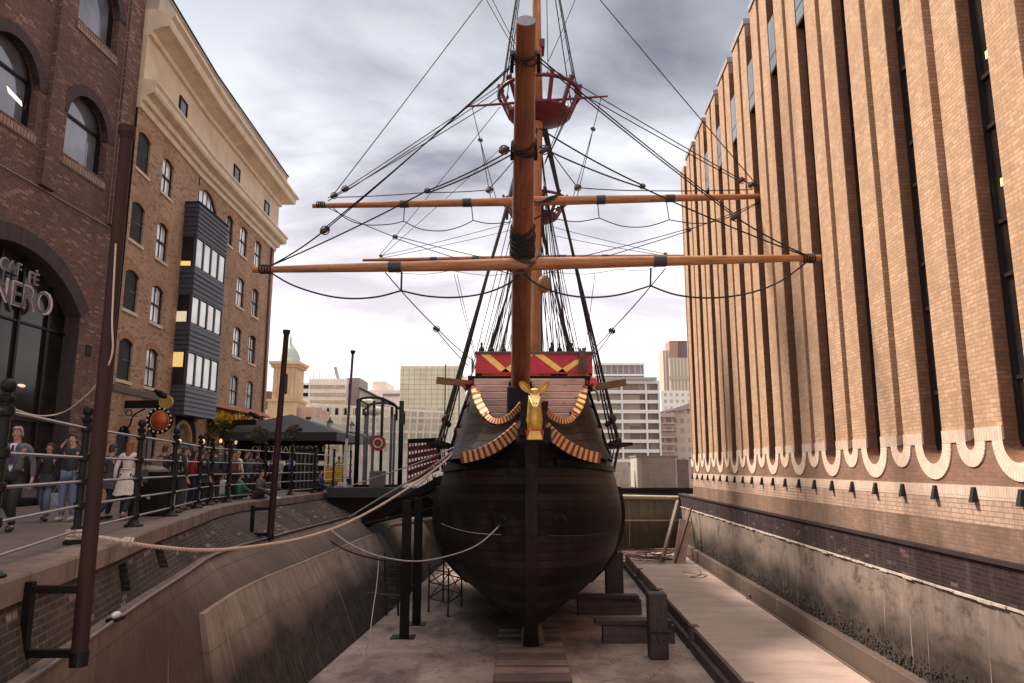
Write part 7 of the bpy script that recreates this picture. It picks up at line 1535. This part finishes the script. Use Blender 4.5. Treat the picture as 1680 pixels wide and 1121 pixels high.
person(at_(296, 838), 1.66, 2.2, 'person in pale grey jacket standing between the bin and the red top', 'stand', (.33, .30, .33), (.04, .045, .06), (.03, .02, .015), fem=True)
person(at_(312, 832), 1.62, 2.6, 'dark haired woman in a crimson top and dark jeans', 'stand', (.34, .02, .03), (.02, .025, .05), (.02, .012, .01), fem=True, long=True, sleeve=.8)
person(at_(326, 831), 1.66, 2.9, 'person in black coat beside the woman in crimson', 'stand', (.015, .013, .015), (.015, .013, .015), (.03, .02, .015), coat=.2)
person(at_(340, 824), 1.70, .6, 'bald man in dark clothes facing the pub', 'stand', (.03, .028, .03), (.02, .02, .02), bald=True)
person(at_(357, 822), 1.84, -.9, 'tall grey haired man in black jacket with white strap, turned right', 'stand', (.018, .016, .018), (.02, .02, .02), (.20, .15, .12), head_turn=0)
person(at_(371, 818), 1.78, -1.0, 'auburn haired woman looking right beside the tall grey haired man', 'stand', (.12, .10, .10), (.03, .03, .03), (.20, .07, .03), fem=True, long=True)
for (px, py, hh, yw, tp, hr, lb) in ((284, 843, 1.75, 2.9, (.02, .018, .02), (.03, .02, .015), 'man in a black coat directly behind the litter bin'),
    (333, 829, 1.6, 2.4, (.05, .04, .045), (.06, .03, .015), 'shorter person in a charcoal top right of the black coat'),
    (349, 826, 1.74, -2.6, (.03, .035, .06), (.02, .015, .01), 'person in a navy jacket between the bald man and the tall grey haired man'),
    (379, 820, 1.68, 1.2, (.10, .05, .04), (.03, .02, .015), 'person in a rust brown jacket between the auburn haired and the blonde woman'),
    (306, 829, 1.78, -2.2, (.02, .02, .024), (.02, .015, .01), 'tall dark man behind the woman in the crimson top'),
    (345, 818, 1.7, 1.5, (.04, .03, .03), (.03, .02, .015), 'dark figure farther back over the bald man shoulder'),
    (408, 812, 1.72, -2.4, (.06, .05, .055), (.05, .03, .02), 'grey topped person behind the seated green figure'),
    (418, 811, 1.8, 2.7, (.02, .018, .02), (.02, .015, .01), 'black coated person directly above the seated young man'),
    (446, 808, 1.75, -2.0, (.04, .035, .06), (.03, .02, .015), 'dark blue clothed person just left of the second brown pile'),
    (400, 816, 1.76, 2.0, (.03, .03, .03), (.04, .03, .02), 'dark clothed person just right of the blonde woman by the pub board')):
    person(at_(px, py), hh, yw, lb, 'stand', tp, (.02, .02, .022), hr)
person(at_(386, 817), 1.72, 2.8, 'blonde woman in a pale yellow top with her back turned', 'stand', (.66, .50, .34), (.03, .03, .035), (.30, .18, .09), fem=True, long=True)
def seated(px, py, Y, z=0): p = P(px, py, Y); return V((p.x, Y, z))
person(seated(362, 806, 24.6), 1.8, PI+.2, 'person in pale lilac grey jacket sitting on the ground, back to the dock', 'floor', (.52, .47, .54), (.05, .05, .06), (.06, .04, .03), fem=True)
person(seated(392, 800, 26.2), 1.7, 2.4, 'person in green top sitting beside the pale jacket', 'floor', (.02, .22, .16), (.03, .03, .03), (.03, .02, .018))
person(seated(424, 806, 26.0), 1.85, 1.35, 'young man in dark grey jumper sitting sideways on the ground', 'floor', (.085, .072, .085), (.03, .03, .035), (.025, .015, .012), lean=.06, shoe=(.4, .38, .37), head_turn=-.3)
r = person(at_(474, 806), 1.78, 1.9, 'man in bright blue jacket standing by the black cabinet', 'stand', (.045, .10, .42), (.02, .02, .02), (.06, .045, .035))
person(at_(456, 806), 1.70, -1.9, 'person in grey white clothes partly behind the second brown pile', 'stand', (.42, .38, .36), (.4, .36, .34), (.03, .02, .02))
person(seated(524, 800, 33.5), 1.8, 1.3, 'person in navy jacket sitting by the railing end', 'floor', (.025, .03, .07), (.02, .02, .03), (.03, .02, .015))
p = P(556, 770, 44); person(V((p.x, 44, 0)), 1.75, 0., 'distant worker in a yellow high visibility vest', 'stand', (.62, .66, .18), (.05, .05, .07), (.04, .03, .02))
p = P(431, 740, 41); person(V((p.x, 41, 0)), 1.85, .3, 'dark figure standing on the terrace above the cream lettering', 'stand', (.02, .018, .02), (.02, .018, .02), (.02, .015, .012))
